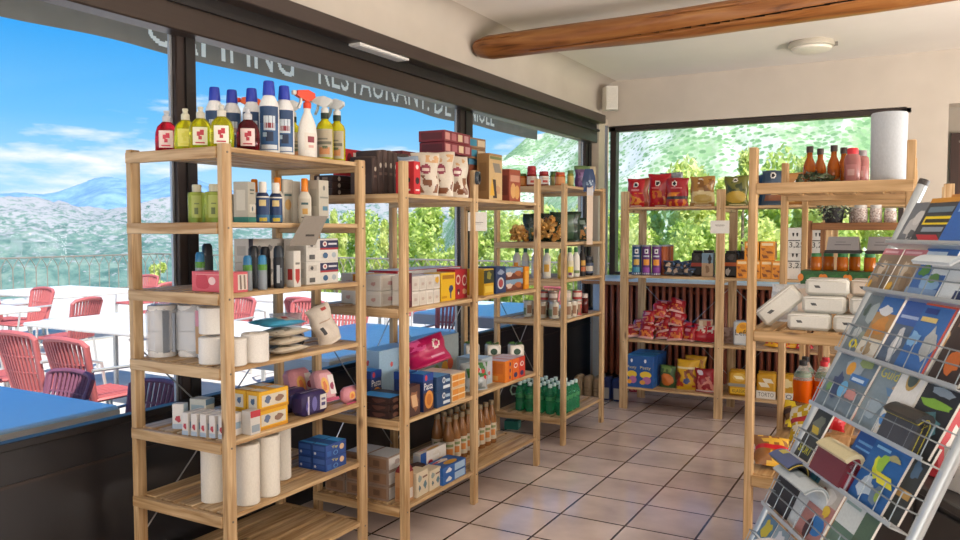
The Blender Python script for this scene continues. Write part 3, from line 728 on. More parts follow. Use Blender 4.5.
MB().lathe([(.0, 0), (.0285, 0), (.0285, .02), (.022, .024), (.019, .018), (.0, .018)], '#17171a', 18).build('lid', t)
bag('flour_bag', 'white paper bag in clear wrap leaning over at the far end of the fourth board', 'bag', (-2.19, 2.625, A_L[3] + .004), .11, .175, .065, col('#d8cdc0', .5), [('r', .55, .86, .75, .93, col('#b44a44')), ('r', .25, .3, .4, .5, col('#3e3e42')), ('r', .3, .6, .8, .63, col('#b9a08c'))], math.radians(65), 0, 5, rot=(math.radians(2), math.radians(-24), math.radians(62)))
bag('plastic_bag', 'crumpled clear plastic bag behind the leaning white paper bag', 'bag', (-2.42, 2.60, A_L[3] + .003), .14, .12, .09, milky('#e9edf2', .55), [], math.radians(40), 0, 8)
# --- fifth board: small white cartons, yellow boxes, purple packs
z = A_L[4]
SM = [('R', 'r', 0, 0, 1, .18, '#3d5f94'), ('R', 'r', .0, .7, 1, 1, '#b8ccd8'), ('R', 'n', .25, .25, .75, .65, '#c0404c'), ('F', 'r', 0, .0, 1, .2, '#aab9c8'), ('F', 'r', .1, .55, .9, .95, '#ded9d4'), ('F', 'n', .2, .25, .8, .55, '#b7424e')]
carton('toothpaste_carton', 'small white carton with red print at the window end of the fifth board', 'carton', (-2.435, 2.035, z), (.045, .035, .095), '#d9d6d2', SM, .4)
carton('baby_milk_carton', 'taller pale grey carton behind the row of small white cartons', 'carton', (-2.372, 2.085, z), (.075, .05, .112), '#bcbdb4', [('F', 'r', .1, .55, .9, .8, '#8fa3ac'), ('F', 'n', .2, .1, .8, .5, '#b08a68'), ('R', 'r', 0, .8, 1, 1, '#5d7f9c')], .15)
for i, x in enumerate((-2.335, -2.295, -2.255, -2.215, -2.175)):
    carton('plaster_carton', f'small white and red carton, {ORD[i]} in the row along the fifth board', 'carton', (x, 2.015 + .006 * i, z), (.030, .09, .082), '#d9d4d0', SM[3:] + [('R', 'r', 0, .75, 1, 1, '#ded9d4'), ('R', 'r', .1, .3, .9, .6, '#8fa8bd')], .05, 'small white cartons')
carton('plaster_carton', 'small carton with red top band just past the front post, fifth board', 'carton', (-2.138, 2.105, z), (.045, .05, .088), '#cfcac4', [('R', 'r', 0, .72, 1, 1, '#b8343e'), ('R', 'r', .1, .1, .9, .4, '#8f9aa4')])
YB = [('R', 'r', 0, 0, 1, .14, '#c98a10'), ('R', 'r', .08, .2, .92, .8, '#cfc6b4'), ('R', 'n', .15, .3, .4, .75, '#5a6a8a'), ('R', 'n', .5, .3, .85, .7, '#8a6a58'), ('F', 'r', .18, .12, .82, .8, '#d8d0c0'), ('F', 'n', .3, .25, .7, .7, '#4d6688'), ('T', 'r', .05, .1, .95, .35, '#f0ead8'), ('T', 'r', .05, .6, .95, .9, '#dfe4ea')]
k = 0
for lv in range(2):
    for i, (xx, yy) in enumerate(((-2.235, 2.215), (-2.165, 2.215))):
        carton('tea_carton', f'yellow and white carton, {("lower", "upper")[lv]} {("window", "aisle")[i]} side one beside the purple packs', 'carton', (xx + .004 * lv, yy, z + .0735 * lv), (.066, .155, .073), '#e3ac22', YB, 0, 'yellow cartons on the fifth board')
PUR = lambda: [('r', .62, .25, .85, .85, col('#cfc8c4', .3)), ('e', .40, .3, .56, .8, col('#7c7ab0', .3)), ('r', .0, .0, 1, .08, col('#241c44', .3)), ('r', .66, .4, .8, .55, col('#4a4470', .3)), ('s', .05, .1, .35, .9, col('#55488a', .3))]
def softpack(label, x, y, zz, s, base, pr, rz, seed, group, tip=0):
    m = MB(); m.box((0, 0, s[2] / 2), s, base, .018)
    sd = random.Random(seed)
    m.decal((-s[0] / 2, -s[1] / 2 - .0003, 0), (s[0], 0, 0), (0, 0, s[2]), pr)
    m.decal((s[0] / 2 + .0003, -s[1] / 2, 0), (0, s[1], 0), (0, 0, s[2]), [('n', .2, .2, .8, .8, base if isinstance(base, str) else '#8a8a9a')])
    m.decal((-s[0] / 2, -s[1] / 2, s[2] + .0002), (s[0], 0, 0), (0, s[1], 0), [('r', .12, .44, .88, .52, '#b7aec8')])
    o = m.build('soft_pack', None, (x, y, zz), (tip, 0, rz)); return tag(o, label, 'pack', group)
PP = [('e', .28, .2, .48, .85, '#6a66a4'), ('r', .60, .2, .86, .85, '#d3ccc6'), ('r', .65, .35, .81, .5, '#4a4270'), ('r', .65, .6, .81, .7, '#6a6484'), ('r', .1, .1, .16, .9, '#c9c2d2'), ('n', .02, .2, .12, .8, '#4c428a')]
softpack('dark purple wrapped pack, front one of three beside the yellow cartons', -2.165, 2.455, z, (.15, .085, .092), '#34285c', PP, PI / 2, 1, 'purple packs')
softpack('dark purple wrapped pack, middle one of three', -2.265, 2.435, z, (.17, .085, .092), '#372a60', PP, PI / 2, 2, 'purple packs')
softpack('dark purple wrapped pack, the one nearest the window', -2.37, 2.43, z, (.19, .085, .09), '#33275a', PP, PI / 2, 3, 'purple packs')
PK = [('e', .2, .25, .6, .75, '#e8b45c'), ('r', .62, .2, .92, .8, '#e4dcda'), ('n', .65, .3, .88, .6, '#a03a5a'), ('r', .0, .0, 1, .1, '#b8486a'), ('n', .25, .3, .5, .65, '#d97a4a')]
softpack('pink wrapped pack with yellow print leaning against the purple ones', -2.20, 2.60, z + .012, (.09, .07, .14), '#dba0a8', PK, PI / 2 - .3, 4, 'pink packs', -.38)
softpack('pink wrapped pack with yellow print, behind the leaning one', -2.32, 2.58, z + .012, (.12, .07, .14), '#d8949e', PK, PI / 2 - .1, 5, 'pink packs', -.3)
softpack('pink wrapped pack lying at the far end of the fifth board', -2.155, 2.70, z, (.10, .05, .07), '#cf8a96', PK, PI / 2, 6, 'pink packs')
# --- sixth board: paper towel tubes and blue boxes
z = A_L[5]
TUBE = [(.014, .003), (.014, 0), (.042, 0), (.0455, .003), (.0455, .222), (.042, .225), (.014, .225), (.014, .222)]
for i, (x, y, s, lb) in enumerate(((-2.295, 2.065, 1, 'white paper roll standing behind the front post, sixth board'), (-2.162, 2.105, 1, 'white paper roll just past the front post, sixth board'), (-2.165, 2.212, 1.03, 'tall white paper roll in the middle of the sixth board'), (-2.262, 2.385, .95, 'white paper roll set back behind the blue boxes'))):
    t = thing('kitchen_roll', lb, 'paper roll', (x, y, z), 0, 'paper rolls on the sixth board'); t.scale = (s, s, s)
    MB().lathe(TUBE, col('#e0dacf', .9), 26).build('paper', t); MB().lathe([(.0145, .002), (.0145, .223)], '#8d7a60', 14, cap=False).build('core', t)
BB = [('R', 't:Tip', .28, .58, .58, .82, '#e6d23a'), ('R', 'e', .66, .35, .88, .8, '#d8b48c'), ('R', 'e', .35, .08, .58, .45, '#5c8cc4'), ('R', 'e', .39, .13, .54, .4, '#1d3f86'), ('R', 'r', .05, .1, .25, .5, '#2c5aa2'), ('F', 'r', .1, .15, .9, .45, '#2c52a0'), ('F', 'r', .08, .55, .92, .9, '#3b62ac'), ('F', 'e', .14, .2, .3, .4, '#cfd4dc'), ('T', 'r', .02, .05, .98, .2, '#4aa3dc'), ('T', 'r', .02, .6, .98, .98, '#3f98d6')]
for i, x in enumerate((-2.262, -2.185)):
    for lv in range(2):
        carton('pastry_carton', f'deep blue carton, {("lower", "upper")[lv]} {("window", "aisle")[i]} side one of four on the sixth board', 'carton', (x, 2.60, z + .056 * lv), (.074, .135, .0555), '#1f4488', BB, 0, 'deep blue cartons')

# ================================================================== DOUBLE-BAY SHELF BY THE WINDOW
z = B_L[0]
DK = '#4a3a36'
carton('biscuit_carton', 'flat red carton standing on the brown tins past the nearest shelf', 'carton', (-2.36, 2.96, z + .094), (.03, .18, .125), '#d2303c', [('R', 'r', .05, .55, .3, .9, '#d9c6c0'), ('R', 'e', .38, .5, .56, .85, '#7a1f28'), ('R', 'r', .62, .55, .9, .88, '#e9dcd6'), ('F', 'r', .1, .1, .9, .9, '#b8222e')])
for i in range(3):
    carton('coffee_carton', f'dark brown flat carton, {("bottom", "middle", "top")[i]} of three behind the far post of the nearest shelf', 'carton', (-2.42, 2.94, z + .031 * i), (.13, .2, .03), '#3b2a27', [('F', 'e', .3, .15, .42, .85, '#cfc3b4'), ('F', 'r', .55, .3, .8, .7, '#8d7a6c'), ('R', 'e', .2, .15, .3, .85, '#cfc3b4')], 0, 'stacked coffee cartons')
for i in range(5):
    x = -2.20
    hgt = (.17, .20, .205, .205, .20)[i]
    y = 2.872 + .040 * i
    carton('coffee_pack', f'tall dark brown coffee pack, {ORD[i]} from the near post on the top board', 'coffee pack', (x - .0, y, z), (.13, .036, hgt), DK, [('F', 'e', .42, .60, .58, .74, '#cfc6b8'), ('F', 'r', .3, .45, .7, .52, '#7c675c'), ('R', 'e', .3, .60, .72, .72, '#cfc6b8'), ('R', 'r', .2, .44, .8, .5, '#7c675c')], 0, 'brown coffee packs', .006)
carton('coffee_pack', 'broad dark brown pack behind the coffee packs and red carton', 'coffee pack', (-2.22, 3.095, z), (.18, .09, .198), '#43342f', [('R', 'e', .2, .55, .3, .68, '#cfc6b8')], 0, 'brown coffee packs', .008)
carton('rusk_carton', 'bright red carton with dark emblem beside the near post on the top board', 'carton', (-2.015, 3.085 - .13, z), (.10, .05, .145), '#c3272f', [('F', 'e', .3, .74, .7, .88, '#e4d6cf'), ('F', 'e', .2, .32, .8, .55, '#2a1a20'), ('F', 'r', .2, .1, .8, .16, '#e4d6cf'), ('R', 'e', .25, .76, .7, .9, '#e4d6cf'), ('R', 'e', .2, .3, .8, .52, '#2b1c22'), ('R', 'r', .2, .1, .8, .15, '#e4d6cf')])
bag('nut_bag', 'narrow blue and grey bag between the red carton and the cereal bags', 'bag', (-2.05, 3.008, z), .10, .175, .035, col('#8fa0b4', .3), [('r', .1, .1, .9, .5, col('#4d6a94', .3)), ('r', .2, .6, .8, .9, col('#d0d4d8', .3))], math.radians(15), 0, 11)
MU = lambda i: [('e', .35, .5, .75, .72, col('#8a2d44', .3)), ('r', .0, .35, .28, .52, col('#7d2a40', .3)), ('s', .3, .08, .95, .45, col('#7a4a2c', .3)), ('s', .5, .78, .95, .94, col('#c79a6a', .3)), ('r', .42, .58, .68, .63, col('#d9c3b8', .3))]
for i, (y, h_) in enumerate(((3.115, .2), (3.235, .213), (3.355, .203))):
    bag('cereal_bag', f'pale muesli bag with maroon oval, {ORD[i]} from the red carton on the top board', 'bag', (-2.03 + .01 * i, y + .0, z), .135, h_, .055, col('#cfc3b2', .35), MU(i), math.radians((36, 30, 38)[i]), 0, 20 + i, 'muesli bags')
CT = [('R', 'r', .1, .55, .92, .9, '#d8cfca'), ('R', 'r', .2, .66, .8, .78, '#5a3a3c'), ('R', 'r', .1, .1, .9, .45, '#8a3440'), ('F', 'r', .15, .2, .85, .8, '#5a2a2e')]
for i in range(5):
    carton('biscuit_carton', f'maroon and white carton, {ORD[i]} of the row behind the muesli bags', 'carton', (-2.225, 3.20 + .10 * i, z), (.09, .098, .222), '#6d2f36', CT, 0, 'maroon cartons')
ST = lambda: [('R', 'r', .03 + .24 * k, .18, .03 + .24 * k + .17, .82, c_) for k, c_ in enumerate(('#c98f88', '#a8636a', '#d2bb9a', '#b88a8c'))] + [('F', 'r', .1, .2, .9, .8, '#5a2228')]
zt = z + .224
for lv in range(2):
    carton('cereal_bar_box', ('long maroon box with pale panels, lower one on the row of cartons', 'long maroon box with pale panels, topmost one of the pile')[lv], 'box', (-2.14, 3.475 + .01 * (1 - lv), zt + .056 * lv), (.15, .27, .055), '#7a2a34', ST(), .03 * lv, 'long maroon boxes')
    carton('cereal_bar_box', ('tan box end with blue patch, lower one by the window post', 'tan box end with blue patch, upper one by the window post')[lv], 'box', (-2.17, 3.745, zt + .056 * lv), (.14, .17, .055), '#8a6a4e', [('R', 'r', .05, .2, .5, .85, '#2f7f9c'), ('R', 'r', .55, .2, .95, .8, '#c9b79a'), ('F', 'r', .1, .2, .9, .8, '#a58a68')], -.1, 'tan boxes')
carton('biscuit_carton', 'dark carton carrying the tan boxes, with a blue strip along its top', 'carton', (-2.18, 3.74, z), (.14, .14, .222), '#7a3f28', [('R', 'r', 0, .86, 1, 1, '#4a7f9c'), ('R', 'n', .2, .2, .8, .7, '#b4703c'), ('F', 'r', 0, .86, 1, 1, '#4a7f9c')])
carton('flake_carton', 'tall tan and black carton with a yellow bowl picture on the top board', 'carton', (-2.05, 3.79, z), (.075, .15, .25), '#a07c4e', [('R', 'r', .0, .0, 1, .95, '#c7a878'), ('R', 'd', .2, .05, .6, .45, '#3c2f2c'), ('R', 'd', .25, .6, .95, .8, '#8b8276'), ('R', 'p', .05, .1, .4, .5, '#d9a83c'), ('R', 'n', .5, .1, .9, .35, '#b98f68'), ('R', 'r', .05, .88, .95, .94, '#6f7a4a'), ('F', 'r', .2, .2, .8, .8, '#8d6c42')])
carton('biscuit_carton', 'smaller rust brown carton at the far end of the top board', 'carton', (-2.06, 4.06, z), (.06, .14, .185), '#9a4a34', [('R', 'r', .08, .62, .92, .82, '#c48f78'), ('R', 'e', .1, .1, .55, .58, '#d3a468'), ('R', 'e', .45, .08, .9, .52, '#cf9c5c'), ('F', 'r', .2, .2, .8, .8, '#7d3a28')])
# roll of tape hanging on the middle post, price card under it
t = thing('tape_roll', 'small dark roll of clear tape stuck on top of the middle post', 'tape', (-1.952, 3.485, 1.672), (0, PI / 2, .3))
MB().lathe([(.022, -.009), (.034, -.009), (.034, .009), (.022, .009), (.022, -.009)], liquid('#5f6a74', .4, .15), 20, cap=False).build('tape', t); MB().lathe([(.0185, -.01), (.0222, -.01), (.0222, .01), (.0185, .01), (.0185, -.01)], '#26262a', 20, cap=False).build('core', t)
def card(label, x, y, z0, w_, h_, rz, lines):
    m = MB(); m.box((0, 0, h_ / 2), (w_, .0015, h_), col('#d7d4ce', .8))
    m.decal((-w_ / 2, -.0009, 0), (w_, 0, 0), (0, 0, h_), lines)
    return tag(m.build('hanging_price_card', None, (x, y, z0), (0, 0, rz)), label, 'sign')
card('white price card taped to the middle post of the double-bay shelf', -1.953, 3.483, 1.405, .095, .095, math.radians(32), [('r', .2, .44, .8, .47, '#6a6662'), ('r', .25, .36, .7, .38, '#8d8985')])

# --- second board of the double bay
z = B_L[1]
WB = [('R', 'r', .1, .15, .9, .8, '#cdc6bd'), ('R', 'n', .3, .3, .7, .6, '#c08f8f'), ('F', 'r', .1, .2, .9, .75, '#d5cfc6'), ('F', 'n', .3, .25, .7, .6, '#c39a92')]
k = 0
for i, (x, y) in enumerate(((-2.36, 3.03), (-2.26, 2.99), (-2.16, 2.96))):
    for lv in range(2):
        if i == 1 and lv == 1:
            carton('sugar_box', 'yellow carton on top between white sugar cartons, by the near post', 'carton', (x, y, z + .072), (.085, .15, .07), '#dba92a', [('F', 'r', .1, .6, .9, .9, '#b9682a'), ('R', 'r', .1, .2, .9, .8, '#e9d9a0')])
        else:
            carton('sugar_box', f'white sugar carton, {("lower", "upper")[lv]}, {("window side", "middle", "aisle side")[i]} of the stack near the near post', 'carton', (x, y, z + .072 * lv), (.085, .15, .07), '#d9d4cc', WB, 0, 'white sugar cartons')
for j in range(4):
    for lv in range(2):
        carton('sugar_box', f'white carton, {("lower", "upper")[lv]} one, {ORD[j]} before the yellow box on the second board', 'carton', (-2.055, 2.99 + .060 * j, z + .069 * lv), (.11, .057, .067), ('#dcd7cf', '#d4cdc4')[(j + lv) % 2], [('R', 'r', .12, .12, .88, .85, '#cbc4ba'), ('R', 'n', .25, .3, .75, .6, '#b9a79c')] + ([('R', 'n', .2, .3, .9, .9, '#d9a92c')] if j == 3 and lv else []), 0, 'white cartons on the second board')
carton('dark_carton', 'narrow maroon carton standing beside the near post on the second board', 'carton', (-2.005, 2.915, z), (.04, .05, .155), '#5a1f2a', [('R', 'r', .2, .2, .8, .7, '#7d3a44')])
carton('cocoa_box', 'bright yellow box with dark blue figure beside the red crates', 'carton', (-2.065, 3.30, z), (.10, .135, .138), '#e2b41e', [('R', 'r', .1, .78, .9, .92, '#a8741c'), ('R', 'n', .5, .25, .85, .6, '#33406e'), ('R', 'r', .62, .08, .7, .3, '#33406e'), ('R', 'r', .05, .1, .4, .18, '#c48e16')])
RB = [('R', 'e', .05, .48, .42, .82, '#d9c0b4'), ('R', 'e', .1, .54, .36, .76, '#a8242e'), ('R', 'e', .55, .42, .95, .8, '#d9c0b4'), ('R', 'e', .6, .48, .9, .74, '#a8242e'), ('R', 'n', .1, .12, .4, .38, '#5c1820'), ('R', 'n', .55, .1, .95, .36, '#c9906a'), ('R', 'e', .2, .15, .28, .25, '#e0d0c0')]
carton('tomato_crate', 'red carton with white swirls in front of the middle post, second board', 'carton', (-2.075, 3.435, z), (.11, .12, .15), '#a81f2a', RB)
carton('tomato_crate', 'long red box with white top at the back of the second board', 'carton', (-2.29, 3.44, z), (.17, .62, .148), '#b5222c', [('T', 'r', .02, .02, .98, .98, '#dfe2e6'), ('F', 'r', .1, .6, .9, .95, '#d43a40'), ('R', 'r', .02, .86, .98, .98, '#d9dce0')])
carton('yellow_crate', 'yellow and dark carton just past the middle post on the second board', 'carton', (-2.06, 3.70, z), (.11, .11, .14), '#cfa322', [('R', 'r', 0, .45, 1, .95, '#2f3a2c'), ('R', 'n', .2, .55, .8, .9, '#8f8a3a'), ('R', 'r', .1, .1, .9, .35, '#e0c04a')])
carton('rice_carton', 'dark blue carton with white ring between yellow and chocolate cartons', 'carton', (-2.06, 3.84, z), (.11, .12, .146), '#243a66', [('R', 'e', .15, .15, .8, .6, '#c9cdd4'), ('R', 'e', .25, .22, .7, .53, '#a04448'), ('R', 'n', .15, .65, .85, .92, '#8c9ab4')])
for i in range(2):
    carton('chocolate_box', f'chocolate brown and blue flat carton, {("lower", "upper")[i]} one at the far bay of the second board', 'carton', (-2.08, 4.03, z + .066 * i), (.12, .23, .065), '#6d3a2a', [('R', 'r', .0, .55, 1, 1, '#7f9eb8'), ('R', 'n', .05, .15, .45, .75, '#d5c3b8'), ('R', 'n', .5, .2, .95, .8, '#a9643a'), ('T', 'r', .02, .02, .98, .98, '#6fa3cc')], 0, 'chocolate cartons')
carton('orange_carton', 'slim bright orange carton at the very end of the second board', 'carton', (-2.07, 4.19, z), (.11, .055, .132), '#e8921c', [('R', 'r', .1, .2, .9, .8, '#f0b24a')])

# --- third board: biscuits, pasta, pink bag, salad pack, orange cartons, flower pots
z = B_L[2]
for lv in range(3):
    carton('biscuit_pack', f'brown and black biscuit pack with blue top, {("lowest", "middle", "top")[lv]} of the pile at the near post', 'biscuits', (-2.135, 2.925, z + .032 * lv), (.18, .16, .031), '#35211f', [('F', 'r', .05, .2, .3, .8, '#8a6a5c'), ('F', 'n', .4, .1, .9, .9, '#5c3a30'), ('R', 'n', .1, .2, .5, .9, '#7a5242'), ('R', 'e', .55, .2, .7, .8, '#c9c0b4'), ('T', 'r', .02, .05, .98, .6, '#3f9ad6')], 0, 'dark biscuit packs')
PA = lambda wd: [('R', 'r', 0, .8, 1, 1, '#1a3f8c'), ('R', 'e', .15, .82, .4, .97, '#c03a44'), ('R', 't:Pasta', .08, .58, .92, .76, '#e6e4de'), ('R', 'r', .0, .0, 1, .5, '#4a2a24'), ('R', 'e', .12, .06, .95, .55, '#cf8a3c'), ('R', 'e', .3, .14, .8, .46, '#b56a2a'), ('F', 'r', 0, .8, 1, 1, '#1a3f8c'), ('F', 'r', .2, .2, .8, .7, '#253a70'), ('T', 'r', .05, .05, .95, .95, '#2f86c8')]
for i, (x, y) in enumerate(((-2.285, 3.02), (-2.12, 3.08), (-2.025, 3.075))):
    carton('pasta_box', f'tall blue box with golden pasta picture, {("one by the window", "middle one", "one at the aisle edge")[i]} of three', 'pasta', (x, y, z), (.075, .085, .176), '#1d3468', PA(0), 0, 'tall pasta boxes')
carton('crisp_roll_pack', 'brown box with loaf picture leaning in front of the pasta boxes', 'biscuits', (-2.008, 2.955, z), (.045, .095, .14), '#4a2f28', [('R', 'n', .1, .1, .9, .9, '#8a5a3c'), ('R', 'd', .2, .3, .8, .7, '#c9a27a'), ('F', 'n', .1, .2, .9, .8, '#6d4634')])
for j in range(2):
    for lv in range(2):
        carton('cracker_box', f'navy blue box with white print, {("lower", "upper")[lv]}, {("aisle", "window")[j]} side of the pile by the toast boxes', 'carton', (-2.025 - .10 * j, 3.195, z + .074 * lv), (.095, .125, .073), '#1f3f66', [('R', 'e', .4, .5, .62, .9, '#cfd3d6'), ('R', 'e', .45, .58, .57, .82, '#1f3f66'), ('R', 'r', .65, .55, .95, .75, '#9ab0c4'), ('R', 'r', .45, .15, .95, .35, '#c8ced4'), ('F', 'r', .2, .2, .8, .5, '#2b557f'), ('T', 'r', .02, .02, .98, .98, '#3f98d0')], 0, 'navy cracker boxes')
        carton('toast_box', f'cream box with golden toast picture, {("lower", "upper")[lv]}, {("aisle", "window")[j]} side one beside the navy boxes', 'carton', (-2.025 - .10 * j, 3.335, z + .070 * lv), (.095, .13, .069), '#d2b48c', [('R', 'r', .05, .1, .5, .9, '#c9802f'), ('R', 'r', .52, .12, .95, .88, '#d08c3a'), ('R', 'r', .0, .44, 1, .52, '#e4d0ac'), ('T', 'r', .02, .02, .98, .98, '#d9cdbb')], 0, 'toast boxes')
MG = '#c0195a'
bag('sweets_bag', 'crumpled magenta bag with round logo lying behind the toast boxes', 'bag', (-2.20, 3.43, z + .145), .24, .15, .10, col(MG, .3), [('e', .62, .45, .8, .8, col('#ead9d2', .3)), ('e', .66, .52, .76, .73, col(MG, .3)), ('s', .0, .5, .45, 1, col('#e65a94', .3)), ('r', .5, .2, .85, .28, col('#dc8aa8', .3))], math.radians(52), 0, 30, rot=(-.35, -.25, math.radians(55)))
carton('display_carton', 'large pale blue carton under the magenta bag, near the near post', 'carton', (-2.40, 3.32, z), (.12, .30, .24), '#9fc0d8', [('F', 'n', .3, .65, .5, .8, '#d05a5c'), ('F', 'r', .2, .5, .6, .54, '#8a97a4'), ('R', 'n', .3, .6, .4, .75, '#cf5c5e'), ('T', 'r', .02, .02, .98, .98, '#a9d2ec')])
carton('fruit_carton', 'grey carton printed with fruit and handwriting behind the magenta bag', 'carton', (-2.395, 3.72, z), (.13, .42, .25), '#8f9a9c', [('R', 't:Posti', .2, .62, .62, .85, '#2c3234'), ('R', 'e', .55, .15, .72, .42, '#d9a03c'), ('R', 'e', .7, .2, .85, .48, '#c9563c'), ('R', 'n', .3, .1, .5, .4, '#6f8a4c'), ('F', 'r', .1, .2, .9, .8, '#a4b4bc'), ('T', 'r', .02, .02, .98, .98, '#9cc4dc')])
bag('salad_pack', 'clear pack with green leaves and red tomatoes in grey wrap', 'bag', (-2.04, 3.60, z), .17, .15, .10, col('#a3aaab', .25), [('s', .1, .5, .95, .95, col('#2f6a2c', .4)), ('e', .2, .62, .35, .8, col('#b5252a', .3)), ('e', .42, .68, .56, .86, col('#b5252a', .3)), ('e', .62, .6, .76, .78, col('#b5252a', .3)), ('e', .7, .4, .82, .55, col('#b5252a', .3)), ('s', .0, .05, 1, .4, col('#7f898c', .25))], math.radians(62), 0, 31)
carton('drink_carton_pack', 'grey blue carton behind the salad pack beside the middle post', 'carton', (-2.13, 3.765, z), (.16, .12, .148), '#9fb0bb', [('R', 'r', .1, .2, .9, .85, '#b4bcc2'), ('R', 'n', .55, .3, .8, .5, '#b4666a'), ('F', 'r', .1, .1, .9, .9, '#a9c0d0'), ('T', 'r', .02, .02, .98, .98, '#b4d0e4')])
OB = [('R', 'e', .62, .1, .8, .28, '#2e2f5a'), ('R', 'e', .62, .42, .82, .62, '#332f58'), ('R', 'e', .62, .72, .82, .92, '#2e2f5a'), ('R', 'r', .5, .0, .6, 1, '#d25a24'), ('F', 'r', .3, .08, .7, .3, '#d89a4c'), ('F', 'r', .1, .4, .9, .9, '#cd6a1c'), ('T', 'r', .05, .05, .95, .95, '#d8c4cc')]
for i in range(3):
    carton('juice_carton_pack', f'orange carton of small drinks, {ORD[i]} from the grey carton', 'carton', (-2.055, (3.885, 3.975, 4.055)[i], z), (.15, .082, .118), ('#d8761c', '#d2601e', '#c03a28')[i], OB if i == 0 else [('R', 'e', .2, .1, .75, .35, '#2e2f5a'), ('R', 'e', .2, .55, .75, .8, '#e0d4cc'), ('R', 'e', .3, .6, .65, .75, '#b3262c'), ('T', 'r', .05, .05, .95, .95, '#d8c4cc')], 0, 'orange drink cartons')
for i, (x, y) in enumerate(((-2.31, 4.05), (-2.19, 4.09), (-2.07, 4.155))):
    t = thing('yoghurt_pot', f'white carton with green leaf top, {ORD[i]} from the window behind the orange cartons', 'carton', (x, y, z), math.radians(40), 'green topped cartons')
    m = MB(); m.box((0, 0, .085), (.085, .07, .17), '#d6cfc0', .006); decals(m, (.085, .07, .17), [('F', 'e', .1, .58, .9, .98, '#e4e0d6'), ('F', 'e', .25, .66, .75, .88, '#2f4f3c'), ('F', 'n', .2, .1, .9, .5, '#a83a34'), ('F', 'd', .1, .2, .9, .34, '#5a7a3c'), ('R', 'n', .1, .1, .9, .5, '#a8463c'), ('R', 'd', .1, .55, .9, .75, '#5a7a3c')]); m.build('body', t)
    m = MB()
    for q in range(7):
        a = q * .9; m.add([(0, 0, .168), (.03 * math.cos(a), .03 * math.sin(a), .185), (.045 * math.cos(a + .3), .04 * math.sin(a + .3), .178), (.03 * math.cos(a + .6), .03 * math.sin(a + .6), .172)], [(0, 1, 2, 3)], col('#4f7a3a', .5))
    m.build('leaves', t)
# --- lowest board: long-life cartons, cream boxes, blue boxes, juice bottles
z = B_L[3]
GB = [('F', 'r', .08, .15, .92, .85, '#8a6a52'), ('F', 'r', .3, .3, .6, .7, '#6f5442'), ('R', 'r', .05, .1, .95, .9, '#c9c6c2'), ('R', 'n', .3, .3, .7, .7, '#9a8a84'), ('T', 'r', .02, .02, .98, .98, '#c6cbd2')]
for c_ in range(3):
    for lv in range(3 if c_ else 2):
        carton('milk_carton', f'grey and brown carton, {("lowest", "middle", "top")[lv]} of the {("window side", "middle", "aisle side")[c_]} stack on the lowest board', 'carton', (-2.39 + .125 * c_, 2.955, z + .068 * lv), (.118, .15, .067), '#8f7a6c', GB, 0, 'brown and grey cartons')
carton('milk_carton', 'carton with dark red gable top standing beside the near post', 'carton', (-2.03, 2.935, z), (.055, .07, .135), '#b88a60', [('R', 'r', .1, .1, .9, .45, '#cfc8c0'), ('F', 'r', .1, .1, .9, .5, '#a9774c')])
m = MB(); m.prism([(-.0275, .135), (.0275, .135), (.004, .172), (-.004, .172)], 'y', -.034, .034, col('#7a1f28', .5)); g_ = m.build('gable_top', None, (-2.03, 2.935, z)); 
_p = [o for o in COL.objects if o.get('label') == 'carton with dark red gable top standing beside the near post'][0]; g_.parent = _p; g_.location = (0, 0, 0)
CR = [('R', 'n', .05, .55, .45, .9, '#8f9a94'), ('R', 'n', .15, .2, .35, .5, '#4f6a74'), ('R', 'n', .55, .2, .9, .6, '#5a7a86'), ('R', 'r', .5, .7, .9, .78, '#7d5a4c'), ('F', 'r', .1, .2, .9, .8, '#d2c4aa')]
for i in range(2):
    carton('egg_pack', f'cream box with small blue print, {("nearer the near post", "nearer the blue boxes")[i]}, lowest board', 'carton', (-2.03, 3.032 + .112 * i, z), (.07, .105, .095 + .02 * (1 - i)), '#d6c8ae', CR, .05, 'cream boxes')
carton('biscuit_pack', 'dark brown pack with orange picture between cream and blue boxes', 'biscuits', (-2.105, 3.145, z), (.055, .075, .10), '#3a241e', [('R', 'e', .2, .1, .95, .55, '#c9703c'), ('R', 'n', .2, .6, .7, .9, '#6d4636')], -.2)
BL = [('R', 'r', 0, 0, .22, 1, '#1f4f96'), ('R', 'n', .25, .08, .5, .6, '#c02a36'), ('R', 'n', .45, .5, .8, .9, '#d6cfc4'), ('R', 'e', .6, .15, .92, .5, '#d9a43c'), ('R', 'r', .24, .62, .7, .72, '#e4e0da'), ('F', 'r', .1, .1, .9, .9, '#c9d0d8'), ('T', 'n', .1, .2, .5, .8, '#d7ccc0'), ('T', 'e', .5, .3, .9, .8, '#d8a23c'), ('T', 'n', .2, .1, .35, .5, '#c02a36')]
for lv in range(2):
    carton('biscuit_box', f'blue and white box, {("lower", "upper")[lv]} one lying near the aisle edge of the lowest board', 'carton', (-2.035, 3.30, z + .043 * lv), (.11, .22, .042), '#235da8', [('R', 'r', .5, .1, .95, .9, '#9fbcd8'), ('R', 'n', .1, .2, .4, .8, '#d6dbe0')] + BL[6:] + [('F', 'r', .2, .2, .8, .8, '#c5d3e2')], 0, 'flat blue boxes')
    carton('biscuit_box', f'blue and white box, {("lower", "upper")[lv]} one lying at the window side behind the cream boxes', 'carton', (-2.215, 3.112, z + .043 * lv), (.12, .152, .042), '#2a5aa0', BL[5:], 0, 'flat blue boxes by the window')
carton('biscuit_box', 'blue edged white box standing upright behind the flat blue boxes', 'carton', (-2.135, 3.315, z + .02), (.045, .24, .115), '#dcd8d2', BL, 0)
carton('biscuit_box', 'blue and white box lying under the upright one', 'carton', (-2.155, 3.315, z), (.10, .24, .019), '#2a5aa0', [])
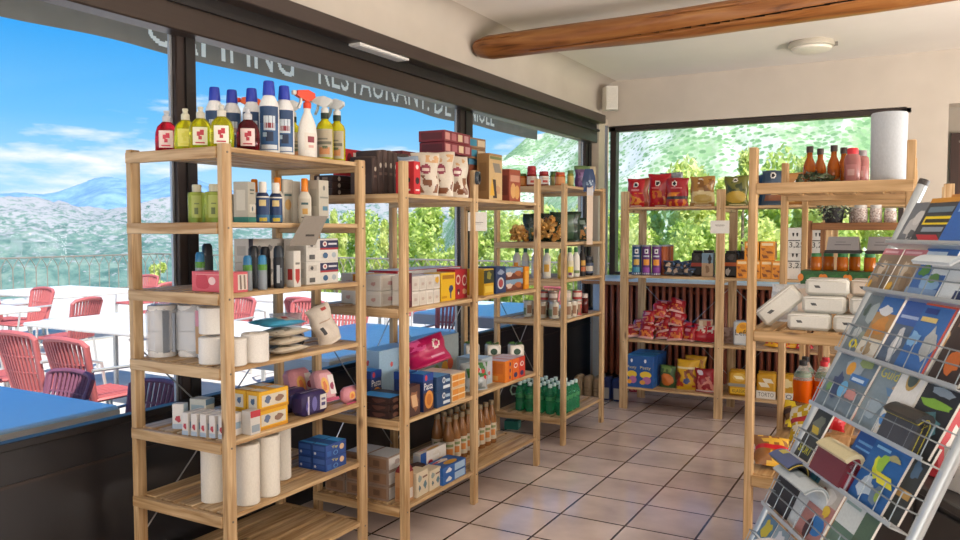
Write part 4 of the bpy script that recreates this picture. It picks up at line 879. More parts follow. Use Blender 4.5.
JB = [(.0, 0), (.028, 0), (.031, .005), (.031, .13), (.028, .16), (.016, .205), (.0135, .225)]
protoj = None; k = 0
for col_ in range(2):
    for j in range(8):
        x = -2.155 - .085 * col_; y = 3.53 + .068 * j + (.02 if col_ else 0)
        if col_ and j > 6: continue
        lb = f'brown juice bottle with pale label, {ORD[j]} of the {("aisle", "window")[col_]} side row on the lowest board'
        if protoj is None:
            protoj = bottle('juice_bottle', lb, 'bottle', (x, y, z), JB, liquid('#a87446', .35, .12), [(.0150, .222), (.0155, .224), (.0155, .243), (.013, .247), (.0, .247)], '#8d7a5c', None, FA, 'brown juice bottles')
            lbl_band(.031, .025, .12, -170, -10, '#cbbfa8', n=18, extra=[(.3, .7, .25, .6, '#c9803c'), (.25, .75, .7, .85, '#7d8a5a')]).build('label', protoj)
        else:
            dup(protoj, (x, y, z), FA, lb)
# ================================================================== NARROW SHELF WITH JARS AND WATER
z = D_L[0]
def jar(label, x, y, zz, r, h, glass, lid, lab, group, cat='jar', nm='jar', rz=FA, ex=()):
    t = thing(nm, label, cat, (x, y, zz), rz, group)
    MB().lathe([(.0, 0), (r * .93, 0), (r, .004), (r, h * .74), (r * .84, h * .82)], glass, 18).build('body', t)
    MB().lathe([(r * .88, h * .80), (r * .9, h * .82), (r * .9, h * .98), (r * .86, h), (.0, h)], lid, 18).build('lid', t)
    if lab: lbl_band(r, h * .12, h * .66, -165, -15, lab, n=16, extra=ex).build('label', t)
    return t
EXJ = [(.3, .7, .2, .5, '#b4473c'), (.25, .75, .6, .85, '#c9b7a4')]
jar('red topped jar with white label, the one nearest the wall of cereal cartons', -2.41, 4.76, z, .034, .09, liquid('#8a2c22', .2), '#a3262c', '#d8d5d2', 'jars on the top board', ex=EXJ)
jar('small jar with orange contents between two red topped jars', -2.335, 4.79, z, .026, .088, liquid('#d9702a', .2), '#5c7a3c', '#e0954c', 'jars on the top board')
jar('red topped jar with white label under the stacked little jar', -2.262, 4.77, z, .035, .097, liquid('#8a2c22', .2), '#9c2228', '#d4c6b8', 'jars on the top board', ex=EXJ)
jar('little red jar stacked on top of another jar', -2.262, 4.77, z + .0975, .029, .036, '#a8262e', '#b22a30', None, 'jars on the top board')
jar('red topped jar with white label beside the near post', -2.18, 4.785, z, .033, .096, liquid('#8a2c22', .2), '#9c2228', '#dcd8d4', 'jars on the top board', ex=EXJ)
jar('orange jar with tan label past the near post', -2.085, 4.835, z, .034, .09, liquid('#c9602a', .2), '#b4472c', '#c98a54', 'jars on the top board')
jar('slim green topped jar between the orange jar and the blue packet', -2.06, 4.95, z, .022, .11, liquid('#8a8f3c', .3), '#4f6f34', '#b0a05a', 'jars on the top board')
jar('green topped jar standing at the back of the top board', -2.20, 5.0, z, .03, .11, liquid('#7a8a3c', .3), '#54733a', '#a8a468', 'jars on the top board')
bag('coffee_bag', 'dark purple and green bag behind the blue packet on the top board', 'bag', (-2.10, 5.27, z), .12, .165, .05, col('#5a3a68', .3), [('r', 0, .82, 1, 1, col('#5f7a4a', .3)), ('s', .1, .1, .9, .7, col('#7d5a8a', .3))], math.radians(40), 0, 41)
carton('tea_carton', 'pale beige carton with green corner at the far end of the top board', 'carton', (-2.09, 5.395, z), (.07, .06, .165), '#c9b694', [('F', 'r', 0, .8, .4, 1, '#5f7a3c'), ('R', 'r', .1, .2, .9, .7, '#b89f7a'), ('F', 'n', .3, .2, .8, .6, '#a98d68')], .2)
t = thing('sample_strip', 'dark blue rounded packet with a long pale paper strip hanging from the board edge', 'packet', (-1.978, 5.08, z - .03), math.radians(38))
m = MB(); m.grid(lambda u, v: ((u - .5) * .085 * math.sin(PI * min(1, .25 + v * .62)) ** .6 * 1.1, -.014 * math.sin(PI * u) * math.sin(PI * v), .155 * v), 14, 14, lambda u, v: col('#8fa6bc', .3) if .3 < v < .5 and .3 < u < .8 and (u + v) % .3 < .15 else col('#1c3a66', .3))
m.grid(lambda u, v: ((.5 - u) * .085 * math.sin(PI * min(1, .25 + v * .62)) ** .6 * 1.1, .010 * math.sin(PI * u) * math.sin(PI * v), .155 * v), 8, 10, lambda u, v: col('#1c3a66', .3)); m.build('packet', t)
MB().box((.006, -.006, -.16), (.042, .003, .40), col('#d9c4b0', .7)).box((.006, -.008, .0), (.045, .002, .05), col('#c9c6c8', .6)).build('strip', t)
z = D_L[1]
# pasta in clear bags, dark green frozen-style bags behind
def pastabag(label, x, y, w_, h_, seed):
    t = thing('pasta_bag', label, 'pasta', (x, y, z), math.radians(18), 'clear pasta bags'); rr = random.Random(seed)
    m = MB(); c1 = [col('#d9a455', .5), col('#cf9444', .5), col('#e2b66c', .5)]
    for q in range(95):
        a = rr.uniform(0, 2 * PI); r_ = math.sqrt(rr.random()); zz = rr.uniform(.012, h_ * .92)
        k_ = math.sqrt(max(.05, 1 - (zz / h_) ** 2))
        px, py = r_ * math.cos(a) * (w_ / 2 - .012) * k_, r_ * math.sin(a) * .042 * k_
        M = Matrix.Translation((px, py, zz)) @ Euler((rr.uniform(0, 3), rr.uniform(0, 3), rr.uniform(0, 3))).to_matrix().to_4x4()
        m.lathe([(.011, -.012), (.012, 0), (.010, .012)], rr.choice(c1), 7, cap=False, M=M)
    o = m.build('pasta', t); o['kind'] = 'stuff'
    q = pillow_mesh(w_ * 1.04, h_ * 1.08, .115, film('#ffffff', .35), [], seed); q.build('wrap', t)
pastabag('clear bag of golden pasta shells, the fuller one at the front', -2.18, 4.85, .23, .18, 51)
pastabag('clear bag of golden pasta shells slumped at the window end', -2.385, 4.83, .16, .115, 52)
DG = '#24382c'
bag('pasta_sack', 'dark green bag standing behind the clear pasta bags', 'bag', (-2.34, 5.02, z), .2, .195, .07, col(DG, .25), [('r', .1, .1, .4, .5, col('#4a5c3c', .3)), ('s', .5, .5, .95, .95, col('#4a4f44', .3))], math.radians(22), 0, 53)
bag('pasta_sack', 'large dark green bag with window behind the near front post', 'bag', (-2.13, 5.03, z), .22, .205, .08, col(DG, .25), [('r', .55, .1, .75, .9, col('#3d5a44', .3)), ('e', .2, .2, .5, .6, col('#9a7a3c', .3))], math.radians(30), 0, 54)
bag('pasta_sack', 'smaller dark bag with orange pieces at the far end of the second board', 'bag', (-2.09, 5.28, z), .13, .165, .06, col('#22342a', .25), [('s', .2, .1, .95, .6, col('#b07a3c', .3)), ('r', .1, .75, .5, .9, col('#7d8f84', .3))], math.radians(40), 0, 55)
z = D_L[2]
DB = [(.0, 0), (.024, 0), (.027, .004), (.027, .12), (.024, .145), (.013, .165), (.012, .175)]
protod = None
WBL = [('white bottle', '#e2e0da', '#2f7a44'), ('white bottle', '#dedbd2', '#2f6a5a'), ('white and blue bottle', '#d5d6d8', '#27704a'), ('white bottle', '#e0ddd4', '#2c7444'), ('yellow green bottle', '#c9a63c', '#37753a'), ('white bottle', '#dcd9d0', '#3a6f46'), ('white bottle', '#e0ddd4', '#2f7a44')]
pos = [(-2.40, 4.83), (-2.345, 4.85), (-2.265, 4.84), (-2.185, 4.85), (-2.10, 4.90), (-2.095, 5.03), (-2.09, 5.13)]
for i, ((x, y), (nm, c_, cc)) in enumerate(zip(pos, WBL)):
    t = bottle('sauce_bottle', f'{nm} with green cap, {ORD[i]} from the window on the third board', 'bottle', (x, y, z), DB, c_, [(.0135, .172), (.014, .174), (.014, .2), (.010, .206), (.0, .206)], cc, None, FA, 'green capped bottles')
    ex = [[(.1, .5, .3, .9, '#e0932c'), (.5, .9, .1, .5, '#3a5f94')], [(.2, .8, .1, .4, '#30568c')], [(.2, .8, .5, .9, '#e09a3c'), (.2, .8, .05, .4, '#2f5488')], [(.1, .6, .3, .8, '#d9a43c')], [(.3, .7, .2, .9, '#e6d44c'), (.4, .8, .1, .3, '#3f6a3c')], [(.2, .8, .2, .6, '#d9d23c'), (.3, .6, .0, .2, '#7d3a68')], [(.2, .8, .1, .3, '#7a8f5c')]][i]
    lbl_band(.027, .015, .115, -165, -15, ('#e6e3dc', '#cfd6dc', '#e0e0e0', '#e6e0cc', '#cbb24a', '#ddd6b8', '#e0dcd2')[i], n=18, extra=ex).build('label', t)
t = bottle('sauce_bottle', 'nearly black sauce bottle at the far end of the third board', 'bottle', (-2.085, 5.235, z), [(.0, 0), (.025, 0), (.026, .004), (.026, .14), (.012, .17), (.011, .2)], '#1c1614', [(.0125, .195), (.0125, .218), (.0, .219)], '#17120f', None, FA)
lbl_band(.026, .03, .12, -150, -30, '#3a2a1e', extra=[(.2, .8, .5, .9, '#c99a3c'), (.2, .8, .05, .4, '#b8602c')]).build('label', t)
jar('dark jar with navy label beside the black sauce bottle', -2.085, 5.345, z, .04, .135, liquid('#23262c', .1), '#2c2f36', '#31405c', None, ex=[(.2, .8, .2, .7, '#c2b8a8')])
z = D_L[3]
CANP = [(.0, .002), (.030, .0), (.033, .003), (.033, .105), (.031, .11), (.029, .107), (.0, .107)]
def can(label, x, y, zz, base, lab, ex, group='food cans', r=1.0, h=1.0):
    t = thing('food_can', label, 'can', (x, y, zz), FA, group); t.scale = (r, r, h)
    MB().lathe(CANP, base, 20).build('body', t); lbl_band(.033, .006, .1, -200, 20, lab, n=24, extra=ex).build('label', t)
TINM = col('#b9b7b0', .3, .7)
PAT = [(.05, .3, .1, .6, '#7d8a64'), (.35, .6, .2, .8, '#8f6a4c'), (.65, .95, .1, .5, '#5a3f34'), (.4, .7, .8, .95, '#c8c0b0')]
for i, (x, y, lab) in enumerate(((-2.32, 4.85, '#c4c2b4'), (-2.21, 4.835, '#b8b09a'), (-2.12, 4.83, '#c2bdaa'), (-2.055, 4.90, '#b5ab94'), (-2.05, 4.985, '#c8bca8'))):
    can(f'printed food can, {ORD[i]} from the window on the fourth board', x, y, z, TINM, lab, PAT)
for i, (x, y, lab) in enumerate(((-2.24, 4.92, '#9a3a34'), (-2.165, 4.91, '#a8684a'), (-2.10, 4.99, '#8f8a78'), (-2.055, 5.07, '#b04a40'))):
    can(f'food can at the back of the fourth board, {ORD[i]} from the window', x, y, z, TINM, lab, PAT)
    can(f'food can stacked on the back row, {ORD[i]} from the window', x, y, z + .1105, TINM, ('#b3403a', '#8a6a58', '#c0b6a2', '#a8322f')[i], [(.2, .7, .3, .8, '#d9c9bc')], 'stacked food cans', 1, .62)
jar('tall dark red jar with pale lid at the far end of the fourth board', -2.065, 5.235, z, .026, .14, liquid('#5a1f1c', .2), '#cdbfb6', None, None)
# green water bottles, four deep
z = D_L[4]
WB_ = [(.0, .004), (.022, 0), (.030, .006), (.0305, .06), (.028, .075), (.0305, .09), (.0305, .12), (.026, .145), (.014, .168), (.0125, .18)]
protow = None; k = 0
for j in range(5):
    for i in range(5):
        x = -2.36 + .075 * i; y = 4.80 + .066 * j
        if protow is None:
            protow = bottle('water_bottle', 'x', 'bottle', (x, y, z), WB_, liquid('#45c890', .75, .08), [(.0142, .176), (.0146, .178), (.0146, .196), (.012, .199), (.0, .199)], '#cfe6e2', None, 0, 'green water bottles')
            m = lbl_band(.0307, .092, .118, 0, 360, '#3f8f5a', n=20); m.build('label', protow)
            o = protow
        else: o = dup(protow, (x, y, z))
        row = ('front', 'second', 'third', 'fourth', 'rear')[j]
        o['label'] = f'green water bottle in the {row} row, {ORD[i]} from the window side'
        if j == 2 and i == 2: pass
t = thing('carry_handle', 'loop of clear wrap handle at the window side of the green bottles', 'wrap', (-2.405, 4.845, z + .12))
MB().tube([(0.0, 0, -.02), (-.035, 0, -.03), (-.05, 0, .0), (-.035, 0, .035), (0.0, 0, .03)], .006, milky('#bfe0d0', .6), 8).build('loop', t)
# on the floor by the corner
def sack(label, x, y, s, c, D, rz):
    m = MB(); m.box((0, 0, s[2] / 2), s, c, .022); decals(m, s, D)
    return tag(m.build('flour_pack', None, (x, y, 0), (0, 0, rz)), label, 'pack', 'packs on the floor in the corner')
KR = '#a48e72'
for i, (x, y) in enumerate(((-2.49, 6.22), (-2.41, 6.23), (-2.33, 6.24))):
    sack(f'brown paper pack on the floor, {ORD[i]} from the window', x, y, (.075, .13, .185), KR, [('F', 'r', .2, .3, .8, .35, '#8a765e'), ('F', 'r', .2, .45, .7, .5, '#8a765e'), ('R', 'r', .2, .3, .8, .8, '#957f65')], 0)
for i, (x, y) in enumerate(((-2.24, 6.22), (-2.15, 6.22))):
    sack(f'dark blue and grey pack on the floor, {("nearer the brown packs", "nearer the crisp shelf")[i]}', x, y, (.085, .14, .185), '#26366a', [('F', 'r', .3, .1, .9, .6, '#a9a6a2'), ('R', 'r', .2, .2, .8, .8, '#6a6c84')], 0)
bag('crisp_bag', 'red and pink bag lying on the floor behind the crisp shelf post', 'bag', (-2.13, 6.62, .0), .12, .12, .05, col('#b02a44', .3), [('s', .1, .1, .9, .9, col('#d9909a', .3))], .3, 0, 60)
carton('teal_carton', 'small teal box on the floor under the green bottles', 'box', (-2.50, 4.97, 0), (.1, .09, .06), '#2a7f74', [('R', 'r', .2, .2, .7, .7, '#68a89c')], .2)

# ================================================================== CRISP SHELF BY THE RADIATOR
z = E_L[0]
def crisp(label, x, y, w_, h_, base, pr, rz, seed, th=.06, zz=None, group=None, rot=None):
    w_ *= 1.1; h_ *= 1.17
    return bag('crisp_bag', label, 'crisps', (x, y, z if zz is None else zz), w_, h_, th, base, pr, rz, 0, seed, group, rot)
LOGO = lambda u, v, r=.13: [('e', u - r, v - r * .7, u + r, v + r * .7, col('#e9e4dc', .3)), ('e', u - r * .6, v - r * .42, u + r * .6, v + r * .42, col('#26262a', .3))]
RED = col('#b81d28', .28)
crisp('bright red crisp bag with gold picture, outermost at the window corner', -1.945, 6.06, .165, .195, RED, LOGO(.42, .78) + [('s', .15, .1, .75, .5, col('#d38a34', .3)), ('r', .25, .58, .6, .64, col('#d98a8a', .3)), ('r', .2, .03, .7, .07, col('#e0c9b8', .3)), ('r', .8, 0, 1, 1, col('#8a3a1c', .3))], .0, 61)
crisp('second bright red crisp bag, taller and tilted, beside the outermost one', -1.795, 6.135, .165, .225, RED, LOGO(.42, .72) + [('s', .2, .1, .85, .5, col('#cf7a2c', .3)), ('r', .15, .56, .5, .61, col('#d98a8a', .3)), ('r', .3, .03, .8, .07, col('#e0c9b8', .3))], .05, 62)
o = crisp('silver backed crisp bag behind the tilted red one', -1.72, 6.20, .16, .235, col('#9aa4b0', .25, .5), [], .1, 63)
crisp('dark red and black crisp bag with orange curls, third from the corner', -1.635, 6.06, .16, .19, col('#a3202a', .28), LOGO(.42, .8) + [('s', .0, .05, 1, .5, col('#d98224', .3)), ('r', .0, .28, 1, .36, col('#2b2328', .3)), ('r', .25, .62, .75, .68, col('#d98a8a', .3))], -.04, 64)
crisp('tan brown crisp bag with pale wave, left of the post with the card', -1.445, 6.06, .17, .195, col('#a3783c', .28), LOGO(.42, .84) + [('e', -.2, .1, 1.2, .52, col('#cdbb86', .3)), ('e', .1, .12, .9, .4, col('#b89a4a', .3)), ('s', .3, .5, .95, .9, col('#7d5222', .3)), ('r', .2, .03, .9, .07, col('#e0d2b0', .3))], .04, 65)
crisp('olive green crisp bag just past the post with the card', -1.195, 6.06, .16, .19, col('#6a6a2a', .28), LOGO(.5, .86, .1) + [('s', .1, .5, .9, .8, col('#3a4426', .3)), ('e', .05, .1, .95, .5, col('#b89a3c', .3)), ('r', .2, .03, .9, .07, col('#d8cfa0', .3))], -.02, 66)
crisp('navy and yellow crisp bag turned sideways next to the olive one', -1.055, 6.18, .15, .2, col('#23446a', .28), LOGO(.4, .85, .1) + [('s', .1, .1, .9, .6, col('#c9a63c', .3)), ('r', .0, .0, .2, 1, col('#d9c84a', .3))], -.7, 67)
crisp('dark blue crisp bag with sliced loaf picture behind the tall near post', -.93, 6.04, .15, .215, col('#33465a', .28), LOGO(.45, .85, .12) + [('s', .2, .25, .9, .6, col('#c9a878', .3)), ('r', .1, .12, .9, .3, col('#7a4a2c', .3))], .08, 68)
crisp('golden brown crisp bag leaning at the far bay of the top board', -.78, 6.08, .15, .2, col('#9a6a34', .28), LOGO(.4, .7, .1) + [('s', .1, .1, .9, .6, col('#d9b878', .3))], .5, 69)
# second board: crisp tubes, nut pouches, coffee packs, orange boxes, white cartons, green cartons
z = E_L[1]
TUB = [(.0, .0), (.036, 0), (.037, .003), (.037, .225), (.0355, .228)]
TC = [('#23466e', '#c9a24c', '#3b86a0'), ('#5a2a6a', '#e0922c', '#8a3a9a'), ('#5a2468', '#e0902a', '#7d2f8c')]
for i, x in enumerate((-2.03 + .065, -1.885, -1.805)):
    base, mid, low = TC[i]
    t = thing('crisp_tube', f'{("blue", "purple", "purple")[i]} crisp tube with picture label, {ORD[i]} from the outer post', 'crisps', (x, 6.10, z), .25, 'crisp tubes')
    MB().lathe(TUB, base, 24).build('body', t); MB().lathe([(.0375, .224), (.0375, .235), (.034, .237), (.0, .237)], '#8a8f96', 24).build('lid', t)
    lbl_band(.037, .004, .222, -160, -20, base, n=24, extra=[(.25, .75, .34, .55, mid), (.2, .8, .08, .26, low), (.35, .65, .76, .92, '#dfe2e4'), (.42, .58, .8, .88, '#23303c'), (.25, .75, .64, .69, '#b8c2cc'), (0, 1, 0, .06, '#c9cdd2')]).build('label', t)
for i in range(3):
    t = thing('crisp_tube', f'orange brown crisp tube behind the purple ones, {ORD[i]} from the front', 'crisps', (-1.775 + .0 * i, 6.185 + .078 * i, z), 0, 'crisp tubes')
    MB().lathe(TUB, ('#a8501e', '#8f3f22', '#b8601e')[i], 20).build('body', t); MB().lathe([(.0375, .224), (.0375, .235), (.034, .237), (.0, .237)], '#8a8f96', 20).build('lid', t)
rr = random.Random(5)
for i in range(18):
    lay = i // 9; n_ = i % 9
    x = -1.690 + .060 * (n_ % 3) - .01 * lay + rr.uniform(-.008, .008); yy = 6.06 + .09 * (n_ // 3) + .04 * lay
    o = pillow_mesh(.088, .08, .035, col('#2c3038', .3), [('e', .15, .15, .65, .7, col('#bfa68e', .3)), ('s', .5, .5, 1, 1, col('#4a6a94', .3)), ('r', 0, .8, 1, 1, col('#3d5578', .3))], 70 + i, 10, 10, stand=False).build('nut_pouch', None, (x, yy, z + .006 + .040 * lay), (-.75 + rr.uniform(-.3, .2), rr.uniform(-.25, .25), rr.uniform(-.4, .4)), ang=1.3)
    tag(o, 'small dark pouch with tan picture in the heap between crisp tubes and coffee packs', 'pouch', 'heap of dark pouches on the second board')
def brick(label, x, y, sx_, h, base, D, rz=0, group='vacuum coffee packs'):
    m = MB(); m.box((0, 0, h / 2), (sx_, .08, h), base, .012); decals(m, (sx_, .0806, h), D); m.box((0, 0, h + .006), (sx_ * .9, .03, .014), base, .004)
    tag(m.build('coffee_brick', None, (x, y, z), (0, 0, rz)), label, 'coffee', group)
brick('black coffee pack with red band before the post', -1.50, 6.18, .085, .185, '#2a2625', [('F', 'r', 0, .40, 1, .55, '#b3402a'), ('F', 'n', .2, .6, .8, .9, '#4a4644')])
brick('coffee pack with pale blue top and tan front next to the post', -1.40, 6.10, .085, .19, '#3c3836', [('F', 'r', 0, .0, 1, .55, '#b89a7a'), ('F', 'r', 0, .55, 1, .95, '#7d98ac'), ('F', 'n', .3, .1, .7, .5, '#8a6a4c'), ('F', 'n', .5, .5, .9, .9, '#2c2a2a')])
brick('black coffee pack with orange band just past the post', -1.235, 6.14, .10, .185, '#2b2726', [('F', 'r', 0, .45, 1, .6, '#c4602c'), ('F', 'n', .1, .05, .5, .4, '#c8c2bc'), ('F', 'n', .2, .65, .8, .95, '#4a4644')])
brick('black coffee pack behind, beside the orange boxes', -1.20, 6.24, .10, .185, '#322c2a', [('F', 'r', 0, .45, 1, .6, '#c4602c')])
OX = [('F', 'r', .1, .78, .9, .92, '#e2c79a'), ('F', 'd', .1, .1, .6, .3, '#8a4a1c'), ('F', 'd', .35, .35, .95, .5, '#8f4a18'), ('F', 'd', .05, .5, .5, .65, '#99541c'), ('F', 'n', .1, .05, .9, .75, '#c97f22'), ('F', 'd', .15, .12, .6, .26, '#7d4418'), ('F', 'd', .4, .36, .9, .48, '#7d4418'), ('R', 'r', .1, .1, .9, .9, '#b06a1c')]
for i, (x, y, zz, w_, h_) in enumerate(((-1.135, 6.06, 0, .078, .135), (-1.05, 6.07, 0, .085, .135), (-.965, 6.07, 0, .08, .135), (-.885, 6.06, 0, .085, .13), (-1.075, 6.09, .136, .10, .135), (-.965, 6.09, .136, .10, .135))):
    carton('cracker_carton', f'orange snack carton, {("first on the board", "second on the board", "third on the board", "fourth on the board", "upper one nearer the corner", "upper one nearer the white cartons")[i]}', 'carton', (x, y, z + zz), (w_, .12, h_), '#d98c26', OX, 0, 'orange snack cartons')
PRC = [('F', 't:"', .3, .83, .6, .9, '#2c2a28'), ('F', 'r', .1, .74, .7, .76, '#4a4846'), ('F', 't:3,25', .15, .6, .9, .72, '#2a2826'), ('F', 't:"', .3, .43, .6, .5, '#2c2a28'), ('F', 'r', .1, .34, .7, .36, '#4a4846'), ('F', 't:3,25', .15, .2, .9, .32, '#2a2826'), ('F', 'r', 0, .5, 1, .505, '#8a8884')]
carton('white_carton', 'tall white carton with black lettering beside the orange cartons', 'carton', (-.775, 6.12, z), (.135, .10, .372), '#d3d2cc', PRC)
carton('white_carton', 'tall white carton with black lettering behind the dark shelf post', 'carton', (-.625, 6.12, z), (.12, .10, .372), '#d3d2cc', PRC)
# third board: heap of red snack bags
z = E_L[2]; rr = random.Random(12); k = 0
RB2 = lambda: [('s', .15, .15, .85, .5, col('#c9702c', .3)), ('e', .3, .55, .7, .8, col('#c98a8a', .25)), ('r', .0, .0, 1, .08, col('#d9a8a4', .3))]
heap = [(-1.97, 6.06, 0), (-1.86, 6.02, 0), (-1.75, 6.04, 0), (-1.64, 6.03, 0), (-1.53, 6.05, 0), (-1.92, 6.16, 0), (-1.80, 6.16, 0), (-1.68, 6.16, 0), (-1.57, 6.17, 0),
        (-1.95, 6.08, 1), (-1.84, 6.07, 1), (-1.73, 6.07, 1), (-1.61, 6.08, 1), (-1.88, 6.18, 1), (-1.76, 6.18, 1), (-1.64, 6.18, 1),
        (-1.86, 6.10, 2), (-1.75, 6.09, 2), (-1.64, 6.10, 2), (-1.80, 6.17, 2), (-1.69, 6.17, 2), (-1.80, 6.12, 3), (-1.70, 6.12, 3), (-1.75, 6.14, 4), (-1.66, 6.13, 4)]
for (x, y, lay) in heap:
    o = pillow_mesh(.122, .118, .046, col(rr.choice(('#a01a26', '#931722', '#aa222c')), .22), RB2(), 100 + k, 10, 10, stand=False).build('snack_bag', None, (x + rr.uniform(-.012, .012), y + rr.uniform(-.01, .01), z + .008 + .052 * lay), (-.55 + rr.uniform(-.35, .25), rr.uniform(-.35, .35), rr.uniform(-.5, .5)), ang=1.3); k += 1
    tag(o, 'crumpled shiny red snack bag in the heap on the third board of the crisp shelf', 'snack bag', 'heap of red snack bags')
for i, (x, lb) in enumerate(((-1.435, 'red and white snack bag lying apart beside the post, under the cream one'), (-1.37, 'red and white snack bag half behind the post of the crisp shelf'))):
    o = pillow_mesh(.15, .14, .07, col('#ab2430', .22), [('s', 0, .3, 1, .9, col('#cfc4b6', .3))], 140 + i, 10, 10, stand=False).build('snack_bag', None, (x, 6.06, z + .01), (-.5, .1 - .2 * i, .15 - .4 * i), ang=1.3); tag(o, lb, 'snack bag')
carton('cream_box', 'small open cream and red box on the red bags beside the post', 'box', (-1.42, 6.13, z + .11), (.10, .07, .06), '#b89a7c', [('F', 'r', .05, .1, .3, .9, '#d2c2a8'), ('F', 'r', .6, .2, .9, .9, '#a02a30'), ('T', 'r', .05, .1, .95, .9, '#c9b296')], .1)
bag('nut_bag', 'pale pinkish bag behind the post beside the yellow disc', 'bag', (-1.265, 6.14, z), .10, .12, .05, col('#b0958a', .35), [('s', .1, .1, .9, .8, col('#8f7466', .35))], .1, 0, 150)
t = thing('beer_pack', 'clear fronted grey pack with a round yellow label', 'pack', (-1.135, 6.10, z), 0)
m = MB(); m.box((0, 0, .09), (.13, .10, .18), '#b3b9bd', .008); decals(m, (.13, .1005, .18), [('F', 'e', .15, .3, .98, .98, '#e0a21c'), ('F', 'r', .1, .1, .95, .5, '#c9cccd'), ('F', 't:Leffe', .12, .42, .98, .66, '#2a221c'), ('F', 'e', .35, .7, .7, .9, '#c8861a')]); m.build('body', t)
for i, (x, c_) in enumerate(((-.93, '#e0a424'), (-.86, '#d92b34'), (-.78, '#d9a02a'), (-.70, '#c4262e'))):
    o = pillow_mesh(.12, .10, .05, col(c_, .25), [('s', .1, .1, .9, .8, col(('#b3302c', '#e0c0b8', '#b8402c', '#d8b0a8')[i], .3))], 155 + i, 10, 10, stand=False).build('snack_bag', None, (x, 6.04, z + .01), (-.9, .0, .2 * i - .3), ang=1.3)
    tag(o, f'{("yellow and red", "red and white", "golden", "dark red")[i]} snack bag lying under the white packages, {ORD[i]} from the round yellow label', 'snack bag')
# lowest board
z = E_L[3]
BBX = [('F', 'e', .40, .78, .56, .9, '#d9dde4'), ('F', 't:Pasty', .15, .56, .85, .68, '#d9c98a'), ('F', 'e', .12, .3, .9, .52, '#dfc03c'), ('F', 'e', .3, .12, .88, .36, '#b06a9a'), ('F', 'e', .12, .1, .5, .24, '#d99a3c'), ('R', 'r', .1, .2, .9, .3, '#2f66a8'), ('T', 'r', .02, .02, .98, .98, '#3f9ad8')]
for i, x in enumerate((-1.955, -1.845)):
    for j in range(3):
        carton('cracker_box', f'tall blue carton with fruit picture, {ORD[j]} from the front in the {("outer", "inner")[i]} file', 'carton', (x, 6.03 + .125 * j, z), (.105 if i == 0 else .12, .115, .25), '#1e5296', BBX, 0, 'tall blue cartons')
crisp('small dark green snack bag between the blue cartons and the yellow bag', -1.70, 6.09, .12, .15, col('#3f5a34', .28), [('e', .1, .1, .9, .65, col('#c9702c', .3)), ('s', .1, .7, .9, .95, col('#6a8a4a', .3))], -.05, 80)
crisp('yellow snack bag with orange pictures, crimped top folded', -1.54, 6.08, .155, .2, col('#d9a826', .28), [('s', .0, .4, 1, .7, col('#8a4a34', .3)), ('s', .0, .1, 1, .4, col('#b8402c', .3)), ('e', .3, .2, .6, .4, col('#3a4a84', .3)), ('r', 0, .7, 1, .76, col('#e0d2a8', .3))], .05, 81)
crisp('second yellow snack bag behind the first on the lowest board', -1.51, 6.19, .15, .215, col('#c9982a', .28), [('s', .1, .3, .9, .9, col('#a86a2c', .3))], .1, 82)
crisp('red snack bag with white curls leaning beside the post on the lowest board', -1.395, 6.05, .15, .155, col('#9c1f2c', .28), [('e', .12, .72, .4, .95, col('#d9d2dc', .3)), ('s', .1, .1, .95, .7, col('#d98a7c', .3)), ('r', .05, .02, .95, .1, col('#d4c0c0', .3))], .05, 83)
YP = lambda t_: [('F', 'e', .2, .58, .8, .92, '#d9b450'), ('F', 'd', .25, .68, .75, .8, '#f0e4c0'), ('F', 'r', .0, .38, 1, .5, '#8d8d86'), ('F', 'r', .1, .1, .9, .32, '#e0b420'), ('F', t_, .2, .15, .8, .28, '#4a3c1c')]
def ypack(label, x, y, w_, D):
    m = MB(); m.box((0, 0, .095), (w_, .10, .185), '#c9961c', .016); decals(m, (w_, .1005, .19), D); m.box((0, 0, .19), (w_ * .92, .03, .012), '#a87c18', .003)
    tag(m.build('crisp_multipack', None, (x, y, z), (0, 0, 0)), label, 'pack', 'yellow packs on the lowest board')
ypack('deep yellow pack with grey band just past the post', -1.145, 6.06, .155, YP('t:KLASSIK'))
ypack('deep yellow pack with white base band, middle one', -.955, 6.07, .135, [('F', 'd', .1, .45, .7, .62, '#e6dcc4'), ('F', 'd', .3, .62, .9, .78, '#e6dcc4'), ('F', 'r', .0, .0, 1, .3, '#d9d6cf'), ('F', 't:TORTO', .1, .08, .9, .24, '#4a4a4a')])
ypack('deep yellow pack with white base band behind the orange drinks', -.815, 6.07, .11, [('F', 'n', .2, .4, .9, .9, '#e0cf9c'), ('F', 'r', .0, .0, 1, .3, '#d9d6cf'), ('F', 't:TO', .15, .08, .85, .24, '#4a4a4a')])
card('small white price card taped to the post of the crisp shelf', -1.287, 5.947, 1.385, .135, .095, math.radians(6), [('r', .25, .62, .75, .66, '#55524e'), ('r', .3, .54, .7, .56, '#8d8985')])

